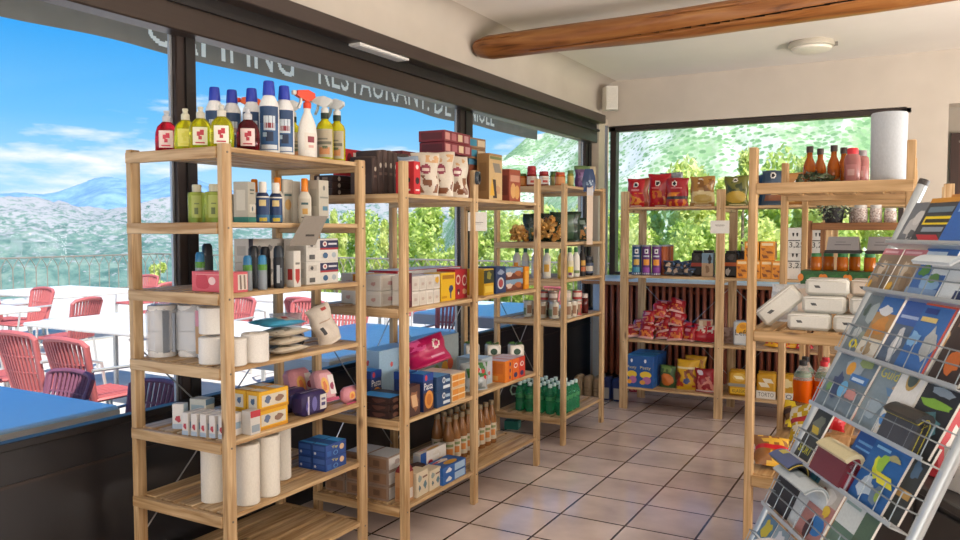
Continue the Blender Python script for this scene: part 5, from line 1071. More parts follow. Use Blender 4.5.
# ================================================================== SHELF WITH AMBER BOTTLES AND WHITE ROLL
z = 1.58
AMB = [(.0, .002), (.021, 0), (.024, .004), (.024, .075), (.021, .09), (.011, .115), (.010, .138)]
for i, (x, y) in enumerate(((-.385, 3.36), (-.358, 3.47), (-.298, 3.36), (-.272, 3.47))):
    t = bottle('syrup_bottle', f'amber bottle with dark cap, {("front one nearer the outer post", "rear one nearer the outer post", "front one nearer the plant sprigs", "rear one nearer the plant sprigs")[i]}', 'bottle', (x, y, z), AMB, liquid('#b8621c', .55, .08), [(.0128, .134), (.0132, .136), (.0132, .158), (.0, .159)], '#33231c', None, -.1, 'amber bottles')
    lbl_band(.024, .012, .068, -10, 140, '#6f6a6c', n=12, extra=[(.2, .8, .3, .7, '#8b8688')]).build('label', t)
for i, (x, y) in enumerate(((-.232, 3.36), (-.208, 3.47))):
    t = bottle('syrup_bottle', f'pinkish bottle with {("red cap", "grey cap")[i]}, {("in front", "behind the red capped one")[i]} beside the white roll', 'bottle', (x, y, z), [(.0, .002), (.026, 0), (.029, .004), (.029, .10), (.026, .115), (.018, .122)], liquid('#b07470', .35, .2), [(.0195, .118), (.020, .12), (.020, .140), (.017, .144), (.0, .144)], ('#d0303a', '#8d8486')[i], None, -.1)
    lbl_band(.029, .02, .08, -130, -50, '#a86a68', extra=[(.2, .8, .3, .7, '#c49a94')]).build('label', t)
t = thing('industrial_roll', 'very large white paper roll standing on the top board', 'paper roll', (-.105, 3.22, z), 0)
MB().lathe([(.02, .004), (.02, 0), (.055, 0), (.058, .004), (.060, .246), (.057, .25), (.02, .25), (.02, .246)], col('#aeb2b7', .9), 40).build('paper', t); MB().lathe([(.0205, .003), (.0205, .247)], '#9b8468', 16, cap=False).build('core', t)
t = thing('herb_pot', 'low sprigs of dark green herbs in front of the amber bottles', 'plant', (-.34, 3.25, z), 0)
def sprigs(parent, n, r, h, c_list, seed, z0=0, nm='leaves', lw=.009):
    rr_ = random.Random(seed); m = MB()
    for i in range(n):
        a = rr_.uniform(0, 2 * PI); q = rr_.uniform(0, 1) ** .5 * r; zz = z0 + rr_.uniform(.2, 1) * h
        M = Matrix.Translation((q * math.cos(a), q * math.sin(a), zz)) @ Euler((rr_.uniform(-1, 1), rr_.uniform(-1, 1), rr_.uniform(0, 6))).to_matrix().to_4x4()
        m.add([(0, -lw, 0), (lw * .8, 0, .002), (0, lw * 1.5, 0), (-lw * .8, 0, .002)], [(0, 1, 2, 3)], rr_.choice(c_list), M)
    return m.build(nm, parent)
MB().lathe([(.0, 0), (.03, 0), (.04, .018), (.037, .018), (.03, .015), (.0, .015)], '#2f3430', 18).build('tray', t)
sprigs(t, 130, .075, .045, ('#3c4a34', '#4f5e40', '#2f3d2c'), 3)
# white wrapped tissue packages on the middle board
z = 1.045
def tissue(label, x, y, zz, rot, seed, c_='#cbc9c1', s=(.148, .10, .062)):
    m = MB(); m.box((0, 0, s[2] / 2), s, col(c_, .35), .012); decals(m, s, [('F', 'd', .2, .45, .36, .6, '#4a4a4a'), ('F', 'r', .03, .9, .97, .94, '#e9e8e4'), ('T', 'd', .6, .4, .75, .6, '#4a4a4a'), ('T', 'r', .02, .47, .98, .53, '#c8c7c1')])
    tag(m.build('tissue_pack', None, (x, y, z + zz), rot), label, 'tissues', 'white tissue packs')
tissue('white tissue pack tipped up on its corner at the outer post', -.43, 3.15, .055, (0, -.72, .1), 1, s=(.17, .10, .075))
tissue('white tissue pack on the board beside the tipped one', -.345, 3.115, 0, (0, 0, .05), 2)
tissue('white tissue pack on the board, nearest the magazine rack', -.19, 3.115, 0, (0, 0, .03), 3)
tissue('white tissue pack in the middle layer above the board', -.295, 3.135, .063, (0, 0, -.05), 4)
tissue('white tissue pack in the middle layer, nearest the magazine rack', -.14, 3.135, .063, (0, 0, .06), 5)
tissue('topmost white tissue pack of the pile', -.29, 3.16, .126, (0, 0, .02), 6)
tissue('beige tinted tissue pack on top, beside the topmost white one', -.14, 3.18, .126, (0, 0, .0), 7, '#bfae9c')
bag('napkin_pack', 'crumpled clear and white wrapped pack behind the tipped tissue pack', 'pack', (-.42, 3.36, z), .2, .15, .12, col('#c7cbd0', .25), [('s', .0, .0, 1, 1, col('#e6e8ea', .25)), ('r', .5, .3, .95, .9, col('#cdbcae', .4))], .1, 0, 90)
for i, x in enumerate((-.40, -.25, -.10)):
    for lv in range(1):
        m = MB(); s = (.145, .30, .095); m.box((0, 0, s[2] / 2), s, col('#c2b09c', .5), .02); decals(m, s, [('F', 'r', .1, .2, .9, .7, '#cbbba8')])
        tag(m.build('paper_pack', None, (x, 3.95, z), (0, 0, 0)), f'beige wrapped paper pack under the green cartons, {ORD[i]} from the outer post', 'pack', 'beige paper packs')
zc = z + .0955
GC = [('F', 'r', 0, .0, 1, .06, '#1c3a1e'), ('F', 'e', -.12, .45, .14, .85, '#d9812c'), ('F', 'e', .78, .45, 1.0, .85, '#d9812c'), ('F', 'e', .36, .06, .62, .34, '#d9d2c4'), ('F', 'e', .42, .12, .56, .28, '#3a2f2c'), ('F', 'n', .2, .4, .75, .9, '#2f6a34')]
for i, x in enumerate((-.42, -.32, -.22, -.12)):
    carton('juice_carton', f'dark green carton with orange print under the honey jars, {ORD[i]} from the outer post', 'carton', (x, 3.92, zc), (.098, .16, .085), '#24592c', GC, 0, 'green cartons')
for i, x in enumerate((-.41, -.365, -.30, -.255, -.19, -.10)):
    jar(f'jar of orange honey with green lid, {ORD[i]} from the outer post', x, (3.90, 3.965)[i % 2], zc + .0855, .024, .078, liquid('#c9701f', .4, .1), '#2f7a44', None, 'green lidded jars', nm='honey_jar')
    
z2 = zc + .0855 + .0785
for i, (x, w_) in enumerate(((-.30, .14), (-.145, .12))):
    m = MB(); s = (w_, .10, .075); m.prism([(-w_ / 2, 0), (w_ / 2, 0), (w_ / 2 * .86, .075), (-w_ / 2 * .86, .075)], 'y', -.05, .05, '#8d8a8c'); m.box((0, 0, .008), (w_ * 1.08, .11, .014), '#1f1d1e', .003)
    m.decal((-w_ / 2 * .8, -.0504, .02), (w_ * .8, 0, 0), (0, 0, .05), [('r', .2, .35, .8, .42, '#55525a'), ('r', .25, .6, .6, .66, '#6a686e')])
    tag(m.build('punnet', None, (x, 3.94, z2)), f'grey carton in a black tray on the green lidded jars, {("nearer the plant pot", "nearer the magazine rack")[i]}', 'carton')
# amber drink bottles and snack bags on the lower board
z = .505
OJ = [(.0, .006), (.036, 0), (.043, .008), (.044, .09), (.041, .12), (.044, .15), (.044, .19)]
OJT = [(.044, .19), (.040, .215), (.022, .245), (.016, .262)]
for i, (x, y) in enumerate(((-.472, 4.03), (-.381, 4.05), (-.475, 4.15), (-.385, 4.17), (-.285, 4.10))):
    t = thing('orange_drink_bottle', f'large bottle of orange drink with green neck band, {("front, at the outer post", "front, second from the outer post", "second row, at the outer post", "second row, further from the post", "nearest the magazine rack")[i]}', 'bottle', (x, y, z), 0, 'orange drink bottles')
    MB().lathe(OJ, liquid('#ee6a10', .3, .15), 24).build('body', t)
    MB().lathe(OJT, milky('#d8d4cc', .35), 24).build('shoulder', t)
    lbl_band(.0442, .012, .085, -190, 10, '#e2601a', n=24, extra=[(.3, .7, .3, .7, '#e87a2a')]).build('label', t)
    MB().lathe([(.0405, .205), (.041, .207), (.034, .224), (.033, .222)], '#1f7a44', 20, cap=False).build('neck_band', t)
    MB().lathe([(.0175, .258), (.018, .26), (.018, .282), (.0, .283)], ('#1d1d20', '#c42a34')[i % 2], 16).build('cap', t)
def floorbag(label, x, y, zz, w_, h_, th, base, pr, rot, seed):
    o = pillow_mesh(w_, h_, th, col(base, .25), pr, seed, 14, 14, stand=False).build('snack_bag', None, (x, y, zz), rot, ang=1.3); tag(o, label, 'snack bag')
ST_ = lambda a, b_: [('s', .0, .0, 1, 1, col(a, .25)), ('r', 0, .45, 1, .6, col(b_, .25))]
floorbag('shiny yellow and brown snack bag lying below the orange drinks', -.44, 3.74, z + .015, .14, .16, .07, '#6a4a2a', ST_('#d9c22c', '#3a2420'), (-.9, .2, .5), 91)
floorbag('yellow and red snack bag propped beside the first tube of the rack', -.40, 3.55, z + .015, .15, .17, .07, '#c9a81e', ST_('#e6e0c4', '#b52a2c'), (-.6, -.3, -.3), 92)
floorbag('red snack bag tucked behind the yellow ones on the lower board', -.34, 3.80, z + .02, .15, .15, .07, '#b01c28', ST_('#c9404a', '#d8b44c'), (-.5, .2, .2), 93)
floorbag('red edged snack bag with silver back at the near corner of the lower board', -.46, 3.10, z + .015, .14, .15, .06, '#8a5a2c', ST_('#d8a83c', '#b8242c'), (-1.0, .1, .3), 94)
# plant pot and jars on the low dark shelf
z = 1.45
t = thing('potted_plant', 'dark plant pot with trailing grey green leaves on the low dark shelf', 'plant', (-.42, 4.80, z), 0)
MB().lathe([(.0, 0), (.044, 0), (.056, .075), (.058, .08), (.053, .08), (.048, .07), (.0, .068)], '#26262a', 22).build('pot', t)
sprigs(t, 240, .085, .10, ('#66745c', '#7d8a72', '#4f5e48', '#8f9a86'), 5, .0)
for i, (x, h_, r_) in enumerate(((-.285, .098, .036), (-.21, .096, .031), (-.14, .078, .031), (-.325, .085, .02))):
    t = jar(f'clear jar of pinkish shells, {("tallest", "second", "shortest", "slim one beside the pot")[i]} on the low dark shelf', x, 4.79 + (.05 if i == 3 else 0), z, r_, h_, speck('#8f7d78', '#c9bdb6', 120, .25), '#b7b4b0', None, 'jars on the low shelf', rz=0)
# ================================================================== MAGAZINE RACK (own frame: x to the right, y away from the camera, turned with the rack)
rack = thing('magazine_rack', 'grey white tubular rack of wire pockets full of magazines and brochures', 'rack', (0, 0, 0), YAW)
RT_ = Matrix.Rotation(YAW, 4, 'Z')
tubem = col('#b4babd', .3, .35); wirem = col('#8d979e', .35, .5)
def lx(z): return .782 + .45 * (z - .61)
SV = Vector((.45, 0, 1)).normalized(); NV = Vector((-1, 0, .45)).normalized()
DF, DN = 2.10, 1.56
for D in (2.165, DN):
    k = MB(); k.tube([(lx(.02) + .012, D, .02), (lx(.9) + .012, D, .9), (lx(1.535) + .012, D, 1.535)], .0135, tubem, 14)
    tp = Vector((lx(1.535) + .012, D, 1.535)); k.tube([tp - SV * .004, tp + SV * .012], .0142, col('#3d3836', .5), 14)
    k.build('upright_tube', rack)
for D in (DF, DN): MB().tube([(lx(1.3) + .012, D, 1.3), (lx(1.3) + .30, D, .02)], .0125, tubem, 12).build('rear_leg', rack)
MB().tube([(lx(.10) + .012, DF, .10), (lx(.10) + .012, DN, .10)], .010, tubem, 10).tube([(lx(1.3) + .012, DF, 1.3), (lx(1.3) + .012, DN, 1.3)], .008, tubem, 10).build('cross_bar', rack)
TIER = [1.36, 1.235, 1.075, .93, .795, .655, .515]
for zt in TIER:
    m = MB()
    base = Vector((lx(zt), 0, zt))
    f0 = base + NV * .045
    def at(D, p): return (p.x, D, p.z)
    # tray: shallow shelf, front lip and wire guard
    for D0, D1 in ((DN, DF),):
        a = base + NV * 0.0; b_ = f0
        m.add([at(D0, a), at(D1, a), at(D1, b_), at(D0, b_), at(D0, a - SV * .003), at(D1, a - SV * .003), at(D1, b_ - SV * .003), at(D0, b_ - SV * .003)], [(0, 1, 2, 3), (7, 6, 5, 4), (0, 4, 5, 1), (1, 5, 6, 2), (2, 6, 7, 3), (3, 7, 4, 0)], tubem)
        c_ = f0 + SV * .007
        m.add([at(D0, f0), at(D1, f0), at(D1, c_), at(D0, c_), at(D0, f0 + NV * .002), at(D1, f0 + NV * .002), at(D1, c_ + NV * .002), at(D0, c_ + NV * .002)], [(3, 2, 1, 0), (4, 5, 6, 7), (0, 1, 5, 4), (2, 3, 7, 6), (1, 2, 6, 5), (3, 0, 4, 7)], tubem)
    tray_ = m.build('tray', rack)
    if zt in (TIER[0],): continue
    g = MB()
    for s in (.045, .075):
        p = f0 + SV * s; g.tube([at(DF, base + SV * s), at(DF - .005, p), at(DN + .005, p), at(DN, base + SV * s)], .0019, wirem, 6)
    n = 8
    for i in range(n + 1):
        D = DN + .01 + (DF - DN - .02) * i / n; g.tube([at(D, f0 + SV * .0), at(D, f0 + SV * .075)], .0012, wirem, 6)
    g.build('wire_guard', tray_)
def rackM(D, zt, off, lean=0.0):
    """matrix of a sheet standing in a pocket: local x runs along the rack towards the camera, y up the slope, z out of the rack"""
    p = Vector((lx(zt), D, zt)) + NV * off
    u = Vector((0, -1, 0))
    return RT_ @ Matrix.Translation(p) @ Matrix((( u.x, SV.x, NV.x, 0), (u.y, SV.y, NV.y, 0), (u.z, SV.z, NV.z, 0), (0, 0, 0, 1))) @ Matrix.Rotation(-lean, 4, 'X')
def magazine(label, D, tier, w_, h_, base, D_items, off=.02, th=.005, lean=0.06, twist=0, name='magazine', cat='magazine', group=None, lift=.004):
    m = MB(); m.box((0, h_ / 2, th / 2), (w_, h_, th), '#e4e1da'); m.box((0, h_ / 2, th + .0004), (w_, h_, .0008), base)
    m.decal((-w_ / 2, 0, th + .0008), (w_, 0, 0), (0, h_, 0), D_items)
    o = m.build(name, None); M = rackM(D, TIER[tier] + lift, off, lean) @ Matrix.Rotation(twist, 4, 'Z'); o.matrix_world = M
    return tag(o, label, cat, group)
# top pocket
magazine('grey magazine with a pale dog picture at the far end of the top pocket', 2.045, 0, .13, .125, '#6f747a', [('n', .08, .05, .75, .8, '#b9b8b6'), ('e', .25, .45, .55, .8, '#c9c7c4'), ('n', .3, .1, .6, .4, '#55585c')], .012)
magazine('yellow and black magazine with red stripe in the top pocket', 1.95, 0, .15, .13, '#3c3f44', [('r', .0, .9, 1, 1, '#c98a2c'), ('r', .1, .42, .95, .6, '#e0c81e'), ('r', .15, .46, .85, .54, '#3a3622'), ('d', .1, .05, .9, .2, '#b8303a'), ('r', .1, .68, .8, .8, '#6a7f8c'), ('r', .2, .26, .8, .36, '#8f9aa4')], .02)
magazine('orange edged magazine behind the yellow and black one', 1.92, 0, .10, .145, '#b9772c', [('r', .1, .1, .9, .5, '#cf9440')], .008)
magazine('bright blue magazine with red corner at the near end of the top pocket', 1.795, 0, .19, .17, '#2d62ae', [('r', .0, .94, 1, 1, '#c8503c'), ('r', .5, .82, .95, .88, '#e0cf7a'), ('n', .45, .1, 1.0, .75, '#a9b8c8'), ('r', .1, .5, .4, .56, '#8fb4dc'), ('r', .92, 0, 1, .3, '#c8503c'), ('n', .6, .15, .8, .5, '#6f7f92')], .026)
# second pocket
PKI = [('r', 0, .86, 1, 1, '#c47882'), ('r', .1, .9, .8, .95, '#e0b8bc'), ('n', .1, .1, .9, .8, '#a08a6e'), ('n', .2, .3, .6, .75, '#c9b9a4'), ('n', .0, .0, .3, .25, '#d9a83c'), ('n', .5, .05, .9, .5, '#857058')]
magazine('brown brochure with pink band at the far end of the second pocket', 2.095, 1, .095, .125, '#8d7a66', PKI, .018, group='pink banded brochures')
magazine('brown brochure with pink band, second from the far end', 1.985, 1, .105, .125, '#94806a', PKI, .02, group='pink banded brochures')
magazine('blue and green mountain magazine in the second pocket', 1.875, 1, .13, .13, '#3f6cae', [('r', .05, .82, .7, .94, '#c9dcec'), ('n', .1, .4, .5, .7, '#4f8a44'), ('n', .3, .1, 1, .5, '#8fb4d8'), ('r', 0, 0, 1, .18, '#7d9ac0'), ('n', .5, .3, .9, .5, '#6a9a5a')], .02)
# white stack flopping out of the second pocket
def flopped(label, D, tier, w_, layers, z_up=.05, out=.10, drop=.06, name='magazine', cat='magazine', top=None, seg=14, side=0.0, group=None):
    """a pad of sheets that bends out of its pocket and hangs over the front"""
    t = None; m = MB(); base = Vector((lx(TIER[tier] + .004), D, TIER[tier] + .004)) + NV * .012
    pts = []
    for i in range(seg + 1):
        u = i / seg
        if u < .25: p = SV * (z_up * u / .25)
        else:
            a = (u - .25) / .75 * (PI * .72)
            p = SV * z_up + NV * (out * .5 * (1 - math.cos(a)) * 1.15) + SV * (drop * .75 * math.sin(a) - drop * .5 * max(0, (u - .6) / .4) ** 1.5)
        pts.append(base + p)
    acc = 0.0
    for (th, c_) in layers:
        n = len(pts)
        for sgn in (0,):
            vs = []
            for i, p in enumerate(pts):
                d = (pts[min(i + 1, n - 1)] - pts[max(i - 1, 0)]).normalized(); nn = Vector((0, -1, 0)).cross(d); nn = -nn if False else nn
                for (dy, o_) in ((w_ / 2, acc), (-w_ / 2, acc), (-w_ / 2, acc + th), (w_ / 2, acc + th)):
                    q = p + nn * (-o_) if False else p - nn * (-o_)
                    vs.append((q.x, q.y + dy + side * (i / n), q.z))
            fs = []
            for i in range(n - 1):
                a, b_ = 4 * i, 4 * i + 4
                for j in range(4): fs.append((a + j, a + (j + 1) % 4, b_ + (j + 1) % 4, b_ + j))
            fs.append((3, 2, 1, 0)); fs.append(tuple(4 * (n - 1) + j for j in range(4)))
            m.add(vs, fs, c_)
        acc += th
    if top:
        n = len(pts)
        for (u0, u1, v0, v1, c_) in top:
            i0, i1 = int(u0 * seg), max(int(u0 * seg) + 1, int(u1 * seg)); vs = []
            for i in range(i0, i1 + 1):
                p = pts[i]; d = (pts[min(i + 1, n - 1)] - pts[max(i - 1, 0)]).normalized(); nn = Vector((0, -1, 0)).cross(d)
                for v in (v0, v1):
                    q = p - nn * .0008; vs.append((q.x, q.y + w_ / 2 - w_ * v + side * (i / n), q.z))
            m.add(vs, [(2 * i, 2 * i + 1, 2 * i + 3, 2 * i + 2) for i in range(i1 - i0)], c_)
    o = m.build(name, None, ang=.9); o.matrix_world = RT_
    return tag(o, label, cat, group)
flopped('pale blue grey leaflet pad bending over the second pocket near the blue magazine', 1.80, 1, .15, [(.006, '#c3ced4'), (.004, '#dfe4e6')], .07, .07, .05, top=[(.35, .45, .15, .9, '#4f7a74'), (.6, .68, .1, .3, '#7f8c94')])
magazine('dark blue brochure at the near end of the second pocket', 1.68, 1, .14, .12, '#2b3a66', [('n', .2, .1, .8, .5, '#8fa0c0'), ('r', 0, .88, 1, 1, '#7a2f38')], .018)
# third pocket
magazine('grey green leaflet with pale photographs at the far end of the third pocket', 2.07, 2, .10, .17, '#78858a', [('n', .1, .1, .6, .5, '#b4bcbc'), ('n', .3, .5, .9, .9, '#a3b0b2'), ('n', .1, .6, .4, .85, '#53645a'), ('n', .5, .2, .9, .4, '#8f9a8c')], .014)
magazine('brochure with blue sky and orange temple in the third pocket', 1.985, 2, .095, .172, '#b08a5a', [('r', 0, .72, 1, 1, '#3d6fb0'), ('n', .0, .66, .9, .86, '#d8dce0'), ('n', .05, .3, .95, .68, '#c98a44'), ('r', 0, 0, 1, .3, '#d9d3c4'), ('n', .2, .0, .7, .25, '#a8906c')], .02)
magazine('blue brochure with a white waterfall in the third pocket', 1.885, 2, .095, .17, '#5a6a80', [('r', 0, .62, 1, 1, '#3f62a8'), ('r', .1, .72, .9, .77, '#9fb4d8'), ('n', .3, .05, .75, .6, '#c8ccd0'), ('n', .4, .2, .6, .5, '#e8e8e8')], .016)
magazine('light blue magazine with red spine and coastline in the third pocket', 1.775, 2, .125, .17, '#3a6cae', [('r', .93, 0, 1, 1, '#cf5a44'), ('r', .0, .96, 1, 1, '#cf5a44'), ('n', .45, .1, .95, .7, '#b0b4b4'), ('r', .1, .84, .5, .92, '#2c3f84'), ('r', .1, .72, .6, .79, '#d8c07a'), ('n', .0, .3, .4, .6, '#7fb0dc')], .022)
magazine('dark brown brochure behind the near tube in the third pocket', 1.655, 2, .11, .16, '#3a2c28', [('n', .2, .1, .8, .5, '#c86a2c'), ('r', .1, .8, .9, .9, '#8f6a58')], .014)
# fourth pocket
GU = lambda s: [('e', .05, .84, .24, .97, '#e0d02c'), ('e', .10, .87, .20, .94, '#51626f'), ('t:uide', .25, .85, .75, .95, '#e0d02c'), ('n', .3, .45, .75, .85, '#9aa9b4'), ('e', .35, .50, .55, .68, '#e0a03c'), ('n', .15, .1, .5, .55, '#3d4f74'), ('e', .4, .2, .62, .42, '#6fb4e0'), ('r', .55, .44, .98, .54, '#3f74b4'), ('r', .6, .46, .9, .50, '#b9d0e6'), ('n', .6, .2, .95, .36, '#c88f8a'), ('n', .1, .2, .25, .35, '#6f9a5c'), ('n', .55, .6, .95, .85, '#8fa06a')]
magazine('large grey guide magazine with yellow title at the far end of the fourth pocket', 2.005, 3, .20, .205, '#72838f', GU(1), .024, group='guide magazines')
magazine('grey blue guide magazine with yellow title, half covered by the white leaflet', 1.835, 3, .16, .165, '#7f929e', [('t:Guide', .08, .78, .7, .94, '#d9cc4a'), ('n', .5, .4, 1, .8, '#b39a86'), ('d', .4, .55, .95, .66, '#5f86ac'), ('n', .1, .1, .6, .5, '#9fb0bc')], .012, group='guide magazines')
magazine('tall white leaflet with a gold and black emblem', 1.755, 3, .095, .235, '#dfdeda', [('e', .3, .5, .8, .78, '#b89a5c'), ('e', .35, .54, .75, .74, '#50605c'), ('r', .7, .84, .88, .9, '#d98a4c'), ('n', .1, .84, .3, .92, '#9aa4a8'), ('n', .2, .0, .9, .25, '#d8b868'), ('e', .1, .1, .4, .22, '#4f8fd0')], .022)
magazine('black brochure with pale lettering and a green boat picture in the fourth pocket', 1.645, 3, .13, .22, '#23262c', [('t:BELO', .1, .72, .9, .84, '#b9c4cc'), ('n', .2, .58, .9, .70, '#8f9ca8'), ('n', .0, .45, 1, .56, '#7fae3c'), ('n', .0, .15, 1, .45, '#4f7f8a'), ('e', .3, .1, .7, .35, '#c8d0d2')], .016)
flopped('stack of black booklets with yellow edges bending over the fourth pocket', 1.68, 3, .13, [(.001, '#2a2826'), (.010, '#3b3d42'), (.002, '#b9b23c'), (.010, '#34363c'), (.002, '#b9b23c'), (.009, '#3b3e46')], .06, .05, .04, top=[(.55, .8, .2, .9, '#4a4038'), (.6, .66, .3, .8, '#8a6f50')])
# fifth pocket
magazine('black magazine with yellow lettering behind the cream stack', 2.055, 4, .085, .15, '#383c3c', [('t:SPORT', .1, .1, .9, .26, '#d9d21e'), ('n', .1, .4, .9, .9, '#6f7466'), ('d', .2, .5, .8, .62, '#c8b03c')], .018)
flopped('thick stack of cream pages with burgundy covers bending over the fifth pocket', 1.86, 4, .155, [(.001, '#cfc39a'), (.010, '#d6cba6'), (.008, '#7c2434'), (.008, '#b79aa4'), (.007, '#7a2232'), (.008, '#6a2a34')], .06, .055, .045, top=[(.5, .8, .15, .85, '#d9cfae')])
BLUB = [('r', .0, .86, 1, 1, '#2563a8'), ('r', .1, .80, .5, .84, '#7fb4dc'), ('n', .2, .35, .55, .75, '#c9d02c'), ('n', .3, .5, .6, .8, '#8fb83c'), ('n', .1, .05, .6, .4, '#b9c8d4'), ('d', .4, .36, .98, .5, '#e0d83c'), ('n', .5, .05, .9, .35, '#6a7f94'), ('n', .5, .7, .9, .82, '#a4a070'), ('n', .65, .1, .85, .3, '#8fa84c')]
magazine('deep blue magazine with yellow figures, facing out in the fifth pocket', 1.695, 4, .145, .155, '#1f5c9c', BLUB, .028)
magazine('plain deep blue magazine behind the one with yellow figures', 1.79, 4, .14, .15, '#1c4e92', [('r', .1, .75, .7, .79, '#5f94c8'), ('r', .1, .66, .6, .69, '#5f94c8'), ('r', 0, 0, 1, .4, '#1f4486')], .02)
magazine('slim dark leaflet with tan stripes next to the near tube', 1.61, 4, .06, .18, '#2f3434', [('r', .1, .3, .9, .4, '#b08a4c'), ('n', .2, .5, .8, .8, '#4f6a84')], .014)
# sixth pocket
flopped('silver grey newspaper pad bending over the sixth pocket', 1.94, 5, .20, [(.002, '#b9c2c6'), (.004, '#8f989c'), (.003, '#c8ced0')], .095, .065, .05, top=[(.5, .75, .3, .9, '#7d8672'), (.78, .9, .15, .6, '#95a0a6'), (.45, .5, .2, .9, '#a3a79c')], side=.03)
flopped('folded blue and yellow newspaper lying over the far end of the sixth pocket', 2.05, 5, .13, [(.002, '#4c5a84'), (.004, '#23242a'), (.003, '#c9b04c'), (.004, '#2a2a30')], .12, .07, .05, top=[(.6, .9, .1, .35, '#c8b858'), (.5, .75, .5, .7, '#d8d4d0'), (.4, .55, .3, .9, '#8a6f58')])
magazine('reddish magazine with blue and yellow shapes in the sixth pocket', 1.865, 5, .125, .165, '#b07a74', [('r', 0, .6, 1, 1, '#b8b0a6'), ('n', .1, .55, .9, .85, '#cfc9c2'), ('e', .4, .1, .95, .4, '#2f74b8'), ('n', .6, .4, .9, .62, '#d9b83c'), ('e', .3, .0, .6, .3, '#4a2c2c'), ('n', .2, .6, .5, .8, '#8f5a58')], .02)
magazine('teal leaflet showing behind the silver newspaper', 1.95, 5, .09, .14, '#2f6f88', [('n', .1, .2, .6, .9, '#3f8fb0'), ('r', .4, 0, .45, 1, '#1f3f4c')], .014)
magazine('pale green booklet with a white top in the sixth pocket', 1.71, 5, .15, .165, '#5f7a6c', [('r', .0, .5, .62, 1, '#c6ccca'), ('r', .05, .8, .5, .84, '#8fa49c'), ('r', .62, .4, 1, 1, '#4f6650'), ('r', .1, .2, .9, .24, '#9fb0a0'), ('n', .05, .0, .9, .3, '#3f6f6c')], .022)
# lowest pockets in view
for i, D in enumerate((2.06, 1.98, 1.90)):
    magazine(f'small colourful picture card, {ORD[i]} from the far tube in the lowest pocket', D, 6, .075, .13, ('#5a7f9c', '#8fa4b0', '#a8b4bc')[i], [('n', .1, .5, .9, .95, ('#c8b83c', '#d8dce0', '#6f9a5c')[i]), ('n', .1, .05, .7, .5, ('#2f6f9c', '#b8743c', '#3f74a8')[i]), ('r', .0, .46, 1, .52, '#d9dcde')], .02, group='picture cards')
flopped('white rolled magazine with bright strips bending over the lowest pocket', 1.83, 6, .15, [(.001, '#d4d2d6'), (.003, '#c8602c'), (.003, '#2f5f9c'), (.004, '#d9b43c'), (.004, '#5a3428')], .075, .12, .06, top=[(.5, .62, .05, .5, '#2c4a7c'), (.55, .75, .6, .9, '#c07a3c'), (.3, .4, .1, .9, '#b9b4bc')])
# dark cabinet behind the rack with red and white packs
cb = thing('side_cabinet', 'low black cabinet behind the magazine rack', 'cabinet', tuple(RT_ @ Vector((1.30, 1.95, 0))), YAW)
MB().box((0, 0, .40), (.40, .62, .72), '#1d1a19', .006).box((0, 0, .02), (.36, .58, .04), '#141212').build('body', cb)
MB().box((0, 0, .772), (.44, .66, .024), '#2a2523', .004).build('top', cb)
for s in (-1, 1): MB().box((-.203, s * .15, .42), (.012, .28, .64), '#262120', .003).build('door', cb)
for i, (x, y, s, c_) in enumerate(((1.19, 1.86, (.11, .09, .10), '#a9a4a0'), (1.20, 2.02, (.12, .10, .17), '#b53038'), (1.28, 1.72, (.12, .09, .10), '#c8403c'))):
    carton('sweet_box', f'{("white box with grey dots", "red and white box", "low red box")[i]} on the black cabinet behind the rack', 'box', tuple(RT_ @ Vector((x, y, .7845))), s, c_, [('L', 'e', .2, .3, .4, .5, '#5a5654'), ('L', 'e', .6, .3, .8, .5, '#5a5654'), ('F', 'n', .2, .2, .8, .8, '#d9d2cc'), ('L', 'n', .1, .55, .9, .9, '#c2bab4')], YAW + .2)
# ================================================================== OUTSIDE: terrace, awning, tables, chairs, railing, trees, hills
TZ = -.25
struct(MB().box((-11.0, 4.0, TZ - .1), (16.3, 22.5, .2), speck('#c4beb6', '#d6d0c8', 4, .9, .3, .7)).build('terrace'))
struct(MB().box((-2.93, 3, -.05), (.16, 12, .4), col('#8a8278', .9)).build('wall_plinth'))
struct(MB().box((.05, 2.3, CZ + .28), (6.0, 11.0, .14), col('#a89c8e', .9)).build('roof'))
# awning cloth and lettered valance
aw = thing('awning', 'grey beige cloth awning with a lettered valance over the terrace windows', 'awning', (-2.95, 2.3, 2.9))
am = speck('#8d806c', '#988b76', 6, .8, .3, .7)
def translucent(mm, k):
    nt = mm.node_tree; b_ = bsdf(mm); out = next(q for q in nt.nodes if q.type == 'OUTPUT_MATERIAL')
    tr = nt.nodes.new('ShaderNodeBsdfTranslucent'); mx = nt.nodes.new('ShaderNodeMixShader'); mx.inputs[0].default_value = k
    src = b_.inputs['Base Color'].links[0].from_socket; nt.links.new(src, tr.inputs['Color'])
    nt.links.new(b_.outputs[0], mx.inputs[1]); nt.links.new(tr.outputs[0], mx.inputs[2]); nt.links.new(mx.outputs[0], out.inputs['Surface'])
translucent(am, .6)
MB().add([(0, -6, .02), (0, 5.35, .02), (-.6, 5.35, -.22), (-.6, -6, -.22), (0, -6, .01), (0, 5.35, .01), (-.6, 5.35, -.23), (-.6, -6, -.23)], [(0, 1, 2, 3)], am).build('canopy', aw)
MB().tube([(-.6, -6, -.22), (-.6, 5.35, -.22)], .022, col('#b9b4aa', .4, .3), 10).build('front_bar', aw)
m = MB()
lm = col('#fff3d8', .8, 0, .02); translucent(lm, .75)
from mathutils.bvhtree import BVHTree
def glyphs(s, y0, y1, z0, z1):
    vs, fs, a0, b0, a1, b1 = text_geo(s)
    return BVHTree.FromPolygons([(0, y0 + (y1 - y0) * (p.x - a0) / (a1 - a0), z0 + (z1 - z0) * (p.y - b0) / (b1 - b0)) for p in vs], fs)
